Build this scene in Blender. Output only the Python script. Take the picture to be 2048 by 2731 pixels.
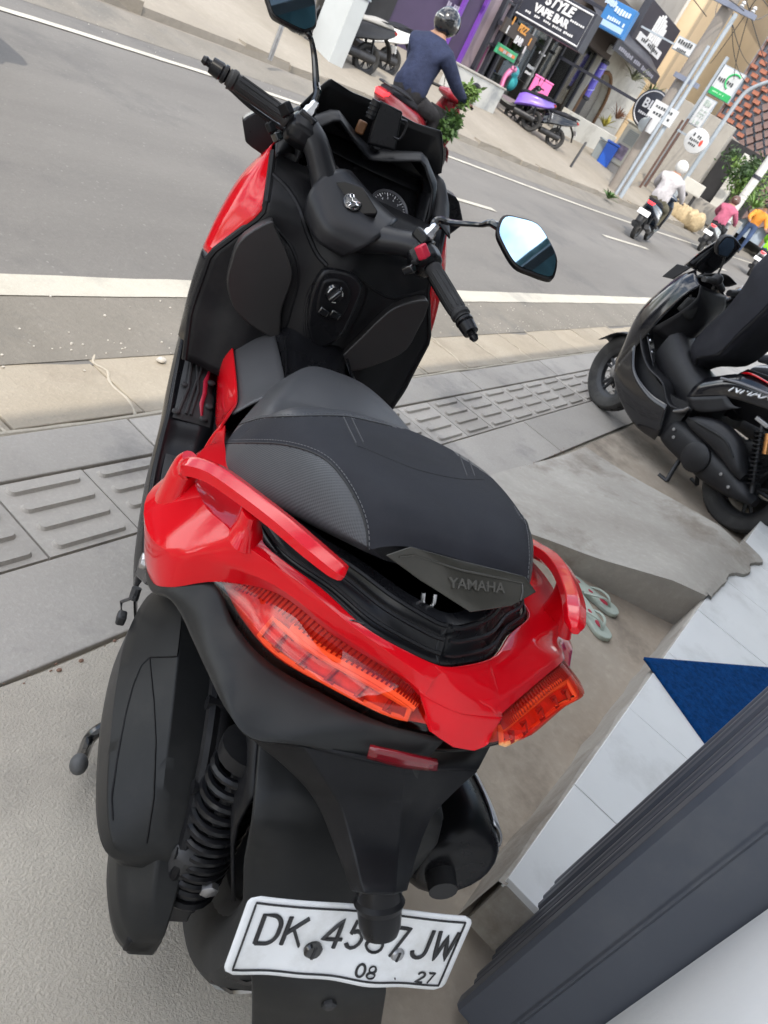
import bpy, bmesh, math, random
from math import sin, cos, pi, radians
from mathutils import Vector, Matrix
for _o in list(bpy.data.objects): bpy.data.objects.remove(_o)
SC = bpy.context.scene; COL = SC.collection
random.seed(7)
# ------------------------------------------------------------------ camera
V = Vector
CAM = V((0, 0, 1.42)); FPX = 2075.0; CX, CY = 1024.0, 1365.5      # photo pixels, 2048 x 2731
_vp = (2430.0, 820.0); _r = radians(31.0)                          # vanishing point of the street, camera roll
_t = FPX*FPX/((_vp[0]-CX)*sin(_r)-(_vp[1]-CY)*cos(_r))
_n = V((-_t*sin(_r), _t*cos(_r), FPX)).normalized()                # nadir, in camera axes (right, down, forward)
_x = V((_vp[0]-CX, _vp[1]-CY, FPX)); _x = (_x-_n*_x.dot(_n)).normalized()
_y = (-_n).cross(_x)
RC = Matrix((_x, _y, -_n))                                         # world = RC @ camera
cd = bpy.data.cameras.new('camera'); cam = bpy.data.objects.new('camera', cd); COL.objects.link(cam)
right, down, fwd = RC @ V((1, 0, 0)), RC @ V((0, 1, 0)), RC @ V((0, 0, 1))
m = Matrix((right, -down, -fwd)).transposed().to_4x4(); m.translation = CAM
cam.matrix_world = m
cd.sensor_fit = 'HORIZONTAL'; cd.sensor_width = 36; cd.lens = 36*FPX/2048; cd.clip_start = .05; cd.clip_end = 2000
cd.dof.use_dof = True; cd.dof.focus_distance = 1.35; cd.dof.aperture_fstop = 16
SC.camera = cam
# ------------------------------------------------------------------ light
SUN = V((-.60, -.24, .76)).normalized()                            # direction towards the sun
w = bpy.data.worlds.new('World'); SC.world = w; w.use_nodes = True
nt = w.node_tree; nt.nodes.clear()
out = nt.nodes.new('ShaderNodeOutputWorld'); bg = nt.nodes.new('ShaderNodeBackground')
sky = nt.nodes.new('ShaderNodeTexSky'); sky.sky_type = 'NISHITA'; sky.sun_disc = False
sky.sun_elevation = math.asin(SUN.z); sky.sun_rotation = math.atan2(SUN.x, SUN.y)
sky.air_density = 1.2; sky.dust_density = 1.5
tc = nt.nodes.new('ShaderNodeTexCoord'); mp = nt.nodes.new('ShaderNodeMapping'); mp.inputs['Scale'].default_value = (1.6, 1.6, 3.2)
no = nt.nodes.new('ShaderNodeTexNoise'); no.inputs['Scale'].default_value = 1.7; no.inputs['Detail'].default_value = 6; no.inputs['Roughness'].default_value = .56
cr = nt.nodes.new('ShaderNodeValToRGB'); cr.color_ramp.elements[0].position = .45; cr.color_ramp.elements[1].position = .62
mx = nt.nodes.new('ShaderNodeMixRGB'); mx.inputs[2].default_value = (16, 16, 16, 1)
L = nt.links.new
L(tc.outputs['Generated'], mp.inputs['Vector']); L(mp.outputs[0], no.inputs['Vector']); L(no.outputs[0], cr.inputs[0]); L(cr.outputs[0], mx.inputs[0])
L(sky.outputs[0], mx.inputs[1]); L(mx.outputs[0], bg.inputs['Color']); bg.inputs['Strength'].default_value = .14; L(bg.outputs[0], out.inputs['Surface'])
sl = bpy.data.lights.new('sun', 'SUN'); sl.energy = 2.0; sl.angle = radians(.6); sl.color = (1, .92, .80)
so = bpy.data.objects.new('sun', sl); COL.objects.link(so); so.rotation_euler = (-SUN).to_track_quat('-Z', 'Y').to_euler(); so.location = (0, 0, 30)
SC.view_settings.view_transform = 'Standard'; SC.view_settings.look = 'None'; SC.view_settings.gamma = 1; SC.view_settings.exposure = .95
# ------------------------------------------------------------------ pixels to places
def ray(p): return (RC @ V((p[0]-CX, p[1]-CY, FPX))).normalized()
def on(p, **k):                                                     # where the line of sight of a pixel meets the plane X=, Y= or Z=
    a, v = list(k.items())[0]; i = 'XYZ'.index(a); r = ray(p); return CAM+r*((v-CAM[i])/r[i])
def zm(x0, y0, s): return lambda u, v: (x0+s*u, y0+s*v)
z1 = zm(1200, 0, .3617); z2 = zm(1600, 0, .27); z3 = zm(1550, 350, .3); z4 = zm(700, 0, .3617)
# ------------------------------------------------------------------ mesh kit
def lerp(a, b, t): return a+(b-a)*t
def crv(pts, n, smooth=True, closed=False):                         # resample a polyline (Catmull-Rom by default)
    P = [V(p) for p in pts]; k = len(P); res = []
    segs = k if closed else k-1
    for i in range(n):
        s = i/(n if closed else n-1)*segs; j = min(int(s), segs-1); t = s-j
        g = (lambda q: P[q % k]) if closed else (lambda q: P[max(0, min(k-1, q))])
        a, b, c, d = g(j-1), g(j), g(j+1), g(j+2)
        if not smooth: res.append(b.lerp(c, t)); continue
        if not closed:
            if j == 0: a = b*2-c
            if j == segs-1: d = c*2-b
        res.append(.5*((2*b)+(c-a)*t+(2*a-5*b+4*c-d)*t*t+(3*b-a-3*c+d)*t*t*t))
    return res
class MB:
    def __init__(s, xf=None): s.v = []; s.f = []; s.xf = xf
    def add(s, vs, fs):
        o = len(s.v); s.v += [V(q) for q in vs]; s.f += [tuple(i+o for i in f) for f in fs]; return s
    def box(s, c, d, M=None, taper=1):
        c = V(c); x, y, z = d[0]/2, d[1]/2, d[2]/2; t = taper
        q = [V(p) for p in ((-x, -y, -z), (x, -y, -z), (x, y, -z), (-x, y, -z), (-x*t, -y*t, z), (x*t, -y*t, z), (x*t, y*t, z), (-x*t, y*t, z))]
        if M: q = [M @ p for p in q]
        return s.add([c+p for p in q], [(3, 2, 1, 0), (4, 5, 6, 7), (0, 1, 5, 4), (1, 2, 6, 5), (2, 3, 7, 6), (3, 0, 4, 7)])
    def b2(s, a, b):                                                # box from two corners
        return s.box([(a[i]+b[i])/2 for i in range(3)], [abs(b[i]-a[i]) for i in range(3)])
    def tube(s, pts, r, seg=10, closed=False, cap=True, flat=1.0):
        P = [V(p) for p in pts]; n = len(P); R = r if isinstance(r, (list, tuple)) else [r]*n
        up = None; vs = []
        for i in range(n):
            t = (P[(i+1) % n]-P[i-1]) if (closed or 0 < i < n-1) else (P[1]-P[0] if i == 0 else P[-1]-P[-2])
            t = t.normalized() if t.length > 1e-9 else V((0, 0, 1))
            if up is None:
                up = V((0, 0, 1)) if abs(t.z) < .9 else V((1, 0, 0))
            up = (up-t*up.dot(t)); up = up.normalized() if up.length > 1e-6 else t.orthogonal().normalized()
            sd = t.cross(up)
            for k in range(seg):
                a = 2*pi*k/seg; vs.append(P[i]+(sd*cos(a)+up*sin(a)*flat)*R[i])
        fs = []
        for i in range(n if closed else n-1):
            for k in range(seg):
                a, b = i*seg+k, i*seg+(k+1) % seg; c, d = ((i+1) % n)*seg+(k+1) % seg, ((i+1) % n)*seg+k
                fs.append((a, b, c, d))
        if cap and not closed: fs += [tuple(range(seg))[::-1], tuple((n-1)*seg+k for k in range(seg))]
        return s.add(vs, fs)
    def lathe(s, prof, seg=24, M=None, closed=False):               # (radius, height) about z
        M = M or Matrix(); vs = []; n = len(prof)
        for r, z in prof:
            for k in range(seg): a = 2*pi*k/seg; vs.append(M @ V((r*cos(a), r*sin(a), z)))
        fs = []
        for i in range(n if closed else n-1):
            for k in range(seg):
                j = (i+1) % n; fs.append((i*seg+k, i*seg+(k+1) % seg, j*seg+(k+1) % seg, j*seg+k))
        if not closed: fs += [tuple(range(seg))[::-1], tuple((n-1)*seg+k for k in range(seg))]
        return s.add(vs, fs)
    def prism(s, poly, vec):
        P = [V(p) for p in poly]; n = len(P); vec = V(vec)
        return s.add(P+[p+vec for p in P], [tuple(range(n))[::-1], tuple(range(n, 2*n))]+[(i, (i+1) % n, n+(i+1) % n, n+i) for i in range(n)])
    def grid(s, rows, wrap=False):
        n, mm = len(rows), len(rows[0]); vs = [p for r in rows for p in r]; fs = []
        for i in range(n-1):
            for j in range(mm if wrap else mm-1): fs.append((i*mm+j, i*mm+(j+1) % mm, (i+1)*mm+(j+1) % mm, (i+1)*mm+j))
        return s.add(vs, fs)
    def patch(s, curves, nu=16, nv=10, su=True, sv=True):           # surface through a family of curves
        C = [crv(c, nu, su) for c in curves]
        cols = [crv([c[i] for c in C], nv, sv) for i in range(nu)]
        return s.grid(cols)
    def loft(s, secs, n=24, m=None, sv=True, su=True, cap=True):    # closed sections -> body
        C = [crv(c, n, su, True) for c in secs]; m = m or len(secs)
        cols = [crv([c[i] for c in C], m, sv) for i in range(n)]
        rows = [[cols[i][j] for i in range(n)] for j in range(m)]
        o = len(s.v); s.grid(rows, True)
        if cap: s.f += [tuple(o+i for i in range(n))[::-1], tuple(o+(m-1)*n+i for i in range(n))]
        return s
    def ell(s, c, r, seg=16, rings=10, M=None):
        c = V(c); vs = []; fs = []
        for i in range(rings+1):
            a = pi*i/rings
            for k in range(seg):
                b = 2*pi*k/seg; p = V((r[0]*sin(a)*cos(b), r[1]*sin(a)*sin(b), r[2]*cos(a))); vs.append(c+(M @ p if M else p))
        for i in range(rings):
            for k in range(seg): fs.append((i*seg+k, i*seg+(k+1) % seg, (i+1)*seg+(k+1) % seg, (i+1)*seg+k))
        return s.add(vs, fs)
    def mesh(s, name):
        me = bpy.data.meshes.new(name); vs = [s.xf(p) for p in s.v] if s.xf else s.v
        me.from_pydata([tuple(p) for p in vs], [], s.f); bm = bmesh.new(); bm.from_mesh(me)
        bmesh.ops.remove_doubles(bm, verts=bm.verts, dist=1e-5); bmesh.ops.recalc_face_normals(bm, faces=bm.faces); bm.to_mesh(me); bm.free(); return me
def link(name, me, mat=None, parent=None, smooth=35, bevel=0, solid=0, sub=0, seg=2):
    o = bpy.data.objects.new(name, me); COL.objects.link(o)
    if mat and not me.materials: me.materials.append(mat)
    if smooth:
        me.shade_smooth(); me.set_sharp_from_angle(angle=radians(smooth))
    if parent: o.parent = parent
    if sub: q = o.modifiers.new('s', 'SUBSURF'); q.levels = q.render_levels = sub
    if solid: q = o.modifiers.new('t', 'SOLIDIFY'); q.thickness = abs(solid); q.offset = 0 if solid > 0 else -1
    if bevel: q = o.modifiers.new('b', 'BEVEL'); q.width = bevel; q.segments = seg; q.limit_method = 'ANGLE'; q.angle_limit = radians(40); q.harden_normals = False
    return o
def ob(name, mb, mat=None, parent=None, **k): return link(name, mb.mesh(name), mat, parent, **k)
def tag(o, label=None, cat=None, group=None, kind=None):
    for a, b in (('label', label), ('category', cat), ('group', group), ('kind', kind)):
        if b: o[a] = b
    return o
def emp(name, loc=(0, 0, 0), rz=0, label=None, cat=None, group=None):
    o = bpy.data.objects.new(name, None); COL.objects.link(o); o.location = loc; o.rotation_euler = (0, 0, rz); o.empty_display_size = .1
    return tag(o, label, cat, group)
KIDS = {}
def ctree(o, parent=None):
    c = o.copy(); COL.objects.link(c); c.parent = parent
    for ch in [q for q in bpy.data.objects if q.parent == o]: ctree(ch, c)
    return c
def text(name, s, size, M, mat, parent=None, ext=.002, align='CENTER', sx=1, thick=0, shear=0):
    cu = bpy.data.curves.new(name, 'FONT'); cu.body = s; cu.size = size; cu.extrude = ext; cu.align_x = align; cu.align_y = 'CENTER'; cu.offset = thick; cu.shear = shear; cu.resolution_u = 3
    t = bpy.data.objects.new(name, cu); COL.objects.link(t); dg = bpy.context.evaluated_depsgraph_get()
    me = bpy.data.meshes.new_from_object(t.evaluated_get(dg)); bpy.data.objects.remove(t)
    me.transform(Matrix.Diagonal((sx, 1, 1, 1))); me.transform(M); me.materials.clear()
    return link(name, me, mat, parent, smooth=0)
def frame(o, x, y):                                                 # 4x4 with given x and y axes, z = x cross y
    x = V(x).normalized(); z = x.cross(V(y)).normalized(); y = z.cross(x)
    m = Matrix((x, y, z)).transposed().to_4x4(); m.translation = V(o); return m
# ------------------------------------------------------------------ materials
MC = {}
def mat(name, col=(.5, .5, .5), rough=.5, metal=0, var=0, vs=6, bump=0, bs=80, coat=0, spec=.5, stain=None, ss=3, sw=.5, rvar=0, gen=False, detail=6):
    if name in MC: return MC[name]
    m_ = bpy.data.materials.new(name); m_.use_nodes = True; t = m_.node_tree; N = t.nodes; b = N['Principled BSDF']; MC[name] = m_
    if len(col) == 3: col = (*col, 1)
    b.inputs['Base Color'].default_value = col; b.inputs['Roughness'].default_value = rough; b.inputs['Metallic'].default_value = metal
    b.inputs['Coat Weight'].default_value = coat; b.inputs['Coat Roughness'].default_value = .04; b.inputs['Specular IOR Level'].default_value = spec
    if var or bump or stain or rvar:
        g = N.new('ShaderNodeTexCoord'); src = g.outputs['Object']
        if gen: q = N.new('ShaderNodeNewGeometry'); src = q.outputs['Position']
        def noise(sc, d=detail, ro=.6):
            n_ = N.new('ShaderNodeTexNoise'); n_.inputs['Scale'].default_value = sc; n_.inputs['Detail'].default_value = d; n_.inputs['Roughness'].default_value = ro; t.links.new(src, n_.inputs['Vector']); return n_.outputs[0]
        cur = None
        if var:
            r = N.new('ShaderNodeValToRGB'); r.color_ramp.elements[0].position = .3; r.color_ramp.elements[1].position = .7
            r.color_ramp.elements[0].color = [c*(1-var) for c in col[:3]]+[1]; r.color_ramp.elements[1].color = [min(1, c*(1+var)) for c in col[:3]]+[1]
            t.links.new(noise(vs), r.inputs[0]); cur = r.outputs[0]
        if stain:
            r = N.new('ShaderNodeValToRGB'); r.color_ramp.elements[0].position = .5; r.color_ramp.elements[1].position = .68
            t.links.new(noise(ss, 8, .65), r.inputs[0]); mm = N.new('ShaderNodeMixRGB'); mul = N.new('ShaderNodeMath'); mul.operation = 'MULTIPLY'; mul.inputs[1].default_value = sw
            t.links.new(r.outputs[0], mul.inputs[0]); t.links.new(mul.outputs[0], mm.inputs[0])
            if cur: t.links.new(cur, mm.inputs[1])
            else: mm.inputs[1].default_value = col
            mm.inputs[2].default_value = (*stain, 1); cur = mm.outputs[0]
        if cur: t.links.new(cur, b.inputs['Base Color'])
        if rvar:
            r = N.new('ShaderNodeMapRange'); r.inputs[3].default_value = max(.02, rough-rvar); r.inputs[4].default_value = min(1, rough+rvar); t.links.new(noise(vs*1.7), r.inputs[0]); t.links.new(r.outputs[0], b.inputs['Roughness'])
        if bump:
            bn = N.new('ShaderNodeBump'); bn.inputs['Strength'].default_value = 1; bn.inputs['Distance'].default_value = bump; t.links.new(noise(bs, 4), bn.inputs['Height']); t.links.new(bn.outputs[0], b.inputs['Normal'])
    return m_
def tinted(name, col, gloss=.12, rough=.03):                        # coloured clear plastic
    if name in MC: return MC[name]
    m_ = bpy.data.materials.new(name); m_.use_nodes = True; t = m_.node_tree; t.nodes.clear(); MC[name] = m_
    o = t.nodes.new('ShaderNodeOutputMaterial'); a = t.nodes.new('ShaderNodeBsdfTransparent'); a.inputs[0].default_value = (*col, 1)
    g = t.nodes.new('ShaderNodeBsdfGlossy'); g.inputs['Roughness'].default_value = rough; lw = t.nodes.new('ShaderNodeLayerWeight'); lw.inputs[0].default_value = .5; fr = t.nodes.new('ShaderNodeMath'); fr.operation = 'POWER'; fr.inputs[1].default_value = 4; t.links.new(lw.outputs['Facing'], fr.inputs[0])
    ad = t.nodes.new('ShaderNodeMath'); ad.operation = 'MULTIPLY_ADD'; ad.inputs[1].default_value = .7; ad.inputs[2].default_value = gloss*.3+.025
    x = t.nodes.new('ShaderNodeMixShader'); t.links.new(fr.outputs[0], ad.inputs[0]); t.links.new(ad.outputs[0], x.inputs[0]); t.links.new(a.outputs[0], x.inputs[1]); t.links.new(g.outputs[0], x.inputs[2]); t.links.new(x.outputs[0], o.inputs[0]); return m_
RED = mat('red_paint', (.60, .0018, .008), .35, coat=.8, var=.05, vs=3, spec=.04)
BLK = mat('black_plastic', (.0075, .0075, .0088), .40, spec=.2, stain=(.05, .048, .044), ss=7, sw=.22, var=.25, vs=7, bump=.0002, bs=900, rvar=.1)
BLK2 = mat('satin_black_plastic', (.007, .007, .0083), .28, spec=.26, var=.2, vs=6, rvar=.08)
GREYP = mat('dark_grey_plastic', (.0155, .0158, .016), .38, spec=.22, stain=(.05, .048, .043), ss=6, sw=.28, var=.15, vs=9, rvar=.08, bump=.0001, bs=1200)
GLOSSB = mat('gloss_black', (.008, .008, .009), .12, coat=.6)
RUB = mat('rubber', (.014, .014, .015), .72, stain=(.06, .056, .05), ss=10, sw=.25, var=.3, vs=14, bump=.0004, bs=500)
TYRE = mat('tyre_rubber', (.024, .023, .022), .75, var=.35, vs=10, stain=(.09, .085, .075), ss=5, sw=.35, bump=.0005, bs=300)
STEEL = mat('bright_steel', (.55, .55, .56), .25, metal=1, var=.1, vs=20)
ALU = mat('dull_aluminium', (.38, .38, .39), .42, metal=1, var=.15, vs=12)
DMET = mat('dark_cast_metal', (.034, .034, .036), .46, metal=.3, var=.25, vs=10, bump=.0003, bs=400)
CHROME = mat('chrome', (.8, .8, .82), .08, metal=1)
WHITEP = mat('white_paint', (.6, .6, .58), .45, var=.06, vs=4)
# ================================================================== near ground
def gmat(name, c1, c2, fine=60, coarse=1.2, bump=.002, rough=.85, spot=None, spotw=.6, ss=.9, speck=None, aniso=None, rnd=0):
    m_ = bpy.data.materials.new(name); m_.use_nodes = True; t = m_.node_tree; N = t.nodes; b = N['Principled BSDF']; b.inputs['Roughness'].default_value = rough
    b.inputs['Specular IOR Level'].default_value = .3
    g = N.new('ShaderNodeNewGeometry'); src = g.outputs['Position']
    if aniso:
        q = N.new('ShaderNodeMapping'); q.inputs['Scale'].default_value = aniso; t.links.new(src, q.inputs[0]); asrc = q.outputs[0]
    else: asrc = src
    def noise(sc, d=6, ro=.6, s_=None):
        n_ = N.new('ShaderNodeTexNoise'); n_.inputs['Scale'].default_value = sc; n_.inputs['Detail'].default_value = d; n_.inputs['Roughness'].default_value = ro; t.links.new(s_ or src, n_.inputs['Vector']); return n_.outputs[0]
    def ramp(i, a, c):
        r = N.new('ShaderNodeValToRGB'); r.color_ramp.elements[0].position = a; r.color_ramp.elements[1].position = c; t.links.new(i, r.inputs[0]); return r.outputs[0]
    def mix(f_, a, c, w=1):
        x = N.new('ShaderNodeMixRGB'); k = N.new('ShaderNodeMath'); k.operation = 'MULTIPLY'; k.inputs[1].default_value = w; t.links.new(f_, k.inputs[0]); t.links.new(k.outputs[0], x.inputs[0])
        for i, q in ((1, a), (2, c)):
            if isinstance(q, tuple): x.inputs[i].default_value = (*q, 1)
            else: t.links.new(q, x.inputs[i])
        return x.outputs[0]
    cur = mix(ramp(noise(coarse, 7, .62, asrc), .3, .7), c1, c2)
    if spot: cur = mix(ramp(noise(ss, 9, .68), .52, .66), cur, spot, spotw)
    f1 = noise(fine, 3, .7); cur = mix(ramp(f1, .25, .75), mix(f1, cur, (.02, .02, .02), .55), cur)
    if speck:
        v_ = N.new('ShaderNodeTexVoronoi'); v_.inputs['Scale'].default_value = fine*2.2; t.links.new(src, v_.inputs['Vector']); cur = mix(ramp(v_.outputs['Color'], .90, .97), cur, speck, .4)
    if rnd:                                                         # each slab its own shade
        oi = N.new('ShaderNodeObjectInfo'); mr = N.new('ShaderNodeMapRange'); mr.inputs[3].default_value = 1-rnd; mr.inputs[4].default_value = 1+rnd; t.links.new(oi.outputs['Random'], mr.inputs[0]); hs = N.new('ShaderNodeHueSaturation'); t.links.new(mr.outputs[0], hs.inputs['Value']); t.links.new(cur, hs.inputs['Color']); cur = hs.outputs[0]
    t.links.new(cur, b.inputs['Base Color'])
    bn = N.new('ShaderNodeBump'); bn.inputs['Distance'].default_value = bump; bn.inputs['Strength'].default_value = 1; t.links.new(f1, bn.inputs['Height']); t.links.new(bn.outputs[0], b.inputs['Normal'])
    return m_
ASPH = gmat('asphalt', (.148, .140, .130), (.190, .180, .166), 45, .7, .004, .9, spot=(.125, .12, .115), spotw=.75, ss=.8, speck=(.34, .33, .30), aniso=(.35, 1.6, 1))
SHOULD = gmat('dusty_asphalt', (.18, .165, .14), (.235, .215, .185), 38, 1.6, .005, .92, spot=(.14, .135, .125), spotw=.7, ss=1.3, speck=(.42, .40, .36))
CONC = gmat('rough_concrete', (.47, .42, .35), (.62, .56, .47), 170, 1.6, .0045, .9, spot=(.30, .27, .23), spotw=.5, ss=1.3, speck=None)
CONC2 = gmat('worn_concrete', (.36, .29, .22), (.48, .415, .335), 26, 2.2, .002, .88, spot=(.20, .165, .13), spotw=.75, ss=2.0)
RAMPM = gmat('trowelled_cement', (.36, .325, .28), (.50, .465, .41), 34, 1.8, .003, .88, spot=(.22, .18, .14), spotw=.75, ss=2.2, aniso=(1.6, 1.0, 1))
PAVE = gmat('grey_paver', (.375, .345, .305), (.475, .44, .395), 85, 1.1, .0016, .85, spot=(.22, .21, .20), spotw=.6, ss=2.3, rnd=.10)
KERB = gmat('sandy_kerb', (.33, .285, .22), (.40, .355, .285), 70, 1.5, .003, .9, spot=(.27, .23, .18), spotw=.6, ss=2.1, rnd=.08)
MORT = gmat('pale_mortar', (.40, .36, .29), (.48, .43, .35), 60, 3, .003, .9)
DIRT = gmat('sandy_dirt', (.24, .21, .17), (.32, .28, .23), 12, .5, .01, .95, spot=(.22, .20, .17), spotw=.7, ss=.5)
LINE = gmat('road_paint', (.46, .43, .36), (.55, .52, .45), 90, 1.5, .002, .7, spot=(.36, .34, .30), spotw=.75, ss=2.6)
def sheet(name, pts, m_, kind='structure', parent=None):
    mb = MB(); mb.add(pts, [tuple(range(len(pts)))]); o = ob(name, mb, m_, parent, smooth=0)
    if kind: o['kind'] = kind
    return o
def strip(name, rails, m_, kind='structure', parent=None):          # surface between polylines with the same number of points
    mb = MB(); mb.grid([[V(p) for p in r] for r in rails]); o = ob(name, mb, m_, parent, smooth=0)
    if kind: o['kind'] = kind
    return o
sheet('ground', [(-250, -250, -.14), (400, -250, -.14), (400, 400, -.14), (-250, 400, -.14)], DIRT)
# carriageway: the far edge bends slightly towards us further up the street
FAR = [(-30, 6.3), (-8, 6.35), (2, 6.38), (5, 6.5), (8, 6.58), (11, 6.4), (14, 6.1), (17.5, 5.82), (24, 5.55), (34, 5.2), (60, 4.2), (110, 1.5), (200, -6)]
NEARX = [(x, 1.9 if x < 20 else 1.9-(x-20)*.045) for x, _ in FAR]
ZR = -.012
road = strip('road', [[(x, y, ZR) for x, y in NEARX], [(x, y+.55, ZR) for x, y in FAR]], ASPH)
sheet('road_shoulder', [(-30, 1.93, ZR+.004), (20, 1.93, ZR+.004), (20, 2.345, ZR+.004), (-30, 2.345, ZR+.004)], SHOULD)
def wavy(n, x0, x1, y, a=.004): return [(lerp(x0, x1, i/n), y+random.uniform(-a, a), ZR+.008) for i in range(n+1)]
strip('near_edge_line', [wavy(160, -10, 20, 2.335), wavy(160, -10, 20, 2.485)], LINE)
fl = crv([(x, y, 0) for x, y in FAR], 120)
strip('far_edge_line', [[(p.x, p.y-.055+random.uniform(-.006, .006), ZR+.008) for p in fl], [(p.x, p.y+.055+random.uniform(-.006, .006), ZR+.008) for p in fl]], LINE)
for xa, ya, xb, yb in ((-.5, 4.62, 2.2, 4.62), (8.0, 4.60, 9.45, 4.47), (13.75, 4.47, 15.95, 4.30), (20.2, 4.1, 22.4, 4.0), (27, 3.85, 29.5, 3.75)):
    sheet('lane_dash', [(xa, ya-.05, ZR+.008), (xb, yb-.05, ZR+.008), (xb, yb+.05, ZR+.008), (xa, ya+.05, ZR+.008)], LINE)
# footway on our side: kerb slabs, plain pavers and ribbed guide tiles, each its own piece
side = sheet('sidewalk', [(-12, .80, -.016), (22, .80, -.016), (22, 1.97, -.016), (-12, 1.97, -.016)], MORT)
random.seed(3)
def slab(name, x0, x1, y0, y1, zt, m_, g=.004, z1_=None, j=.002, parent=side):
    zb = -.05; z1_ = zt if z1_ is None else z1_; a = [random.uniform(-j, j) for _ in range(4)]
    mb = MB(); mb.add([(x0+g, y0+g, zb), (x1-g, y0+g, zb), (x1-g, y1-g, zb), (x0+g, y1-g, zb), (x0+g, y0+g, zt+a[0]), (x1-g, y0+g, zt+a[1]), (x1-g, y1-g, z1_+a[2]), (x0+g, y1-g, z1_+a[3])],
        [(3, 2, 1, 0), (4, 5, 6, 7), (0, 1, 5, 4), (1, 2, 6, 5), (2, 3, 7, 6), (3, 0, 4, 7)])
    return ob(name, mb, m_, parent, smooth=0, bevel=.004, seg=2)
for k in range(-8, 14):
    x = 1.67+1.16*k
    slab('paver', x, x+1.16, .835, 1.118, 0, PAVE, .004); slab('paver', x, x+1.16, 1.408, 1.592, .0, PAVE, .004)
for k in range(-18, 34):
    x = 1.28+.478*k; slab('kerb_slab', x, x+.478, 1.606, 1.965, .0, KERB, .003, -.012, .003)
# mortar smeared proud of the kerb joints
for k in range(-3, 14):
    x = 1.28+.478*k; w_ = random.uniform(.004, .008); pts = [(x+random.uniform(-.02, .02)+(t-.5)*.07, 1.60+.36*t, -.009+.010*(1-t)) for t in [i/7 for i in range(8)]]
    mb = MB(); mb.tube(crv(pts, 22), [w_*random.uniform(.6, 1.2) for _ in range(22)], 6, flat=.28); ob('mortar_joint', mb, MORT, side)
mb = MB(); mb.tube(crv([(x_, 1.599+random.uniform(-.004, .004), -.004) for x_ in [-4+.25*i for i in range(60)]], 180), [random.uniform(.008, .013) for _ in range(180)], 6, flat=.6); ob('mortar_joint', mb, MORT, side)
tile = MB(); T_ = .284; tile.box((T_/2, T_/2, -.027), (T_-.007, T_-.007, .05))
tme = None
def rib_tile(parent):
    mb = MB(); mb.box((T_/2, T_/2, -.0285), (T_-.006, T_-.006, .049))
    for i in range(4):
        yc = T_*(i+.5)/4; hw, L2 = .0185, .112
        for z_, e in ((-.004, 0), (.0025, .004)):
            pass
        lo = []; hi = []
        for k in range(16):
            a = 2*pi*k/16; cxx = L2-hw if cos(a) > 0 else -(L2-hw)
            lo.append((T_/2+cxx+cos(a)*hw, yc+sin(a)*hw, -.005)); hi.append((T_/2+cxx+cos(a)*(hw-.006), yc+sin(a)*(hw-.006), .0065))
        n = 16; mb.add(lo+hi, [tuple(range(n, 2*n))]+[(q, (q+1) % n, n+(q+1) % n, n+q) for q in range(n)])
    return ob('guide_tile', mb, PAVE, parent, smooth=0)
rt = rib_tile(side); rt.location = (1.372-T_*12, 1.121, 0)
for k in range(-11, 40):
    c = rt.copy(); COL.objects.link(c); c.location = (1.372+T_*k, 1.121, random.uniform(-.0015, .0015)); c.rotation_euler = (0, 0, random.uniform(-.004, .004))
# forecourt concrete, left part rough, right part a worn strip at the step
mb = MB(); random.seed(5)
edge = [(x_, .829+random.uniform(-.007, .004)) for x_ in [-8+.12*i for i in range(90)]]
P_ = [(x_, y_, 0) for x_, y_ in edge]; strip('forecourt', [[(x_, -.62, 0) for x_, _ in edge], [(x_, .2, 0) for x_, _ in edge], P_, [(x_, y_, -.03) for x_, y_ in edge]], CONC)
strip('forecourt_strip', [[(.72, -.62, .004), (2.79, -.62, .004), (9, -.62, .004)], [(.84, .2, .004), (2.79, .2, .004), (9, .2, .004)], [(1.38, .812, .004), (2.79, .815, .004), (9, .815, .004)]], CONC2)
# cement ramp slab up to the shop floor
random.seed(11)
def jit(p, a=.01): return (p[0]+random.uniform(-a, a), p[1]+random.uniform(-a, a), p[2])
nx, ny = 26, 22; rows = []
for i in range(ny+1):
    t = i/ny; row = []
    for j in range(nx+1):
        s = j/nx; xl = lerp(2.62, 3.16, t)+.008*sin(t*7)+.004*sin(t*19); xr = lerp(4.28, 3.98, t)
        z_ = lerp(.004, .19, min(1, t*1.15)**1.1)+.004*sin(s*9+t*7)
        row.append(V((lerp(xl, xr, s), lerp(.835, -.155, t)+(.03*sin(s*5) if i == 0 else 0), z_)))
    rows.append(row)
mb = MB(); mb.grid(rows)
mb.grid([[V((r[0].x+.012, r[0].y, -.02)) for r in rows], [r[0] for r in rows]]); mb.grid([[r[-1] for r in rows], [V((r[-1].x+.02, r[-1].y, -.02)) for r in rows]])
rmp = ob('cement_ramp', mb, RAMPM, smooth=45); tag(rmp, 'rough grey cement ramp slab beside the sandals, between both near scooters', 'ramp')
lipx = [(3.18, .004), (3.30, .010), (3.42, .022), (3.52, .018), (3.60, .045), (3.66, .10), (3.74, .125), (3.82, .10), (3.88, .115), (3.94, .16), (4.0, .15), (4.04, .03)]
lp_ = crv([(a, -.155-b_*.62-.012, .195) for a, b_ in lipx], 60); lp_ = [p+V((0, random.uniform(-.003, .003), 0)) for p in lp_]
mb = MB(); mb.grid([[V((p.x, -.14, .200)) for p in lp_], [p+V((0, .02, .003)) for p in lp_], lp_, [V((p.x, p.y-.006, .1815)) for p in lp_]]); ob('cement_lip', mb, RAMPM, rmp)
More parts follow.
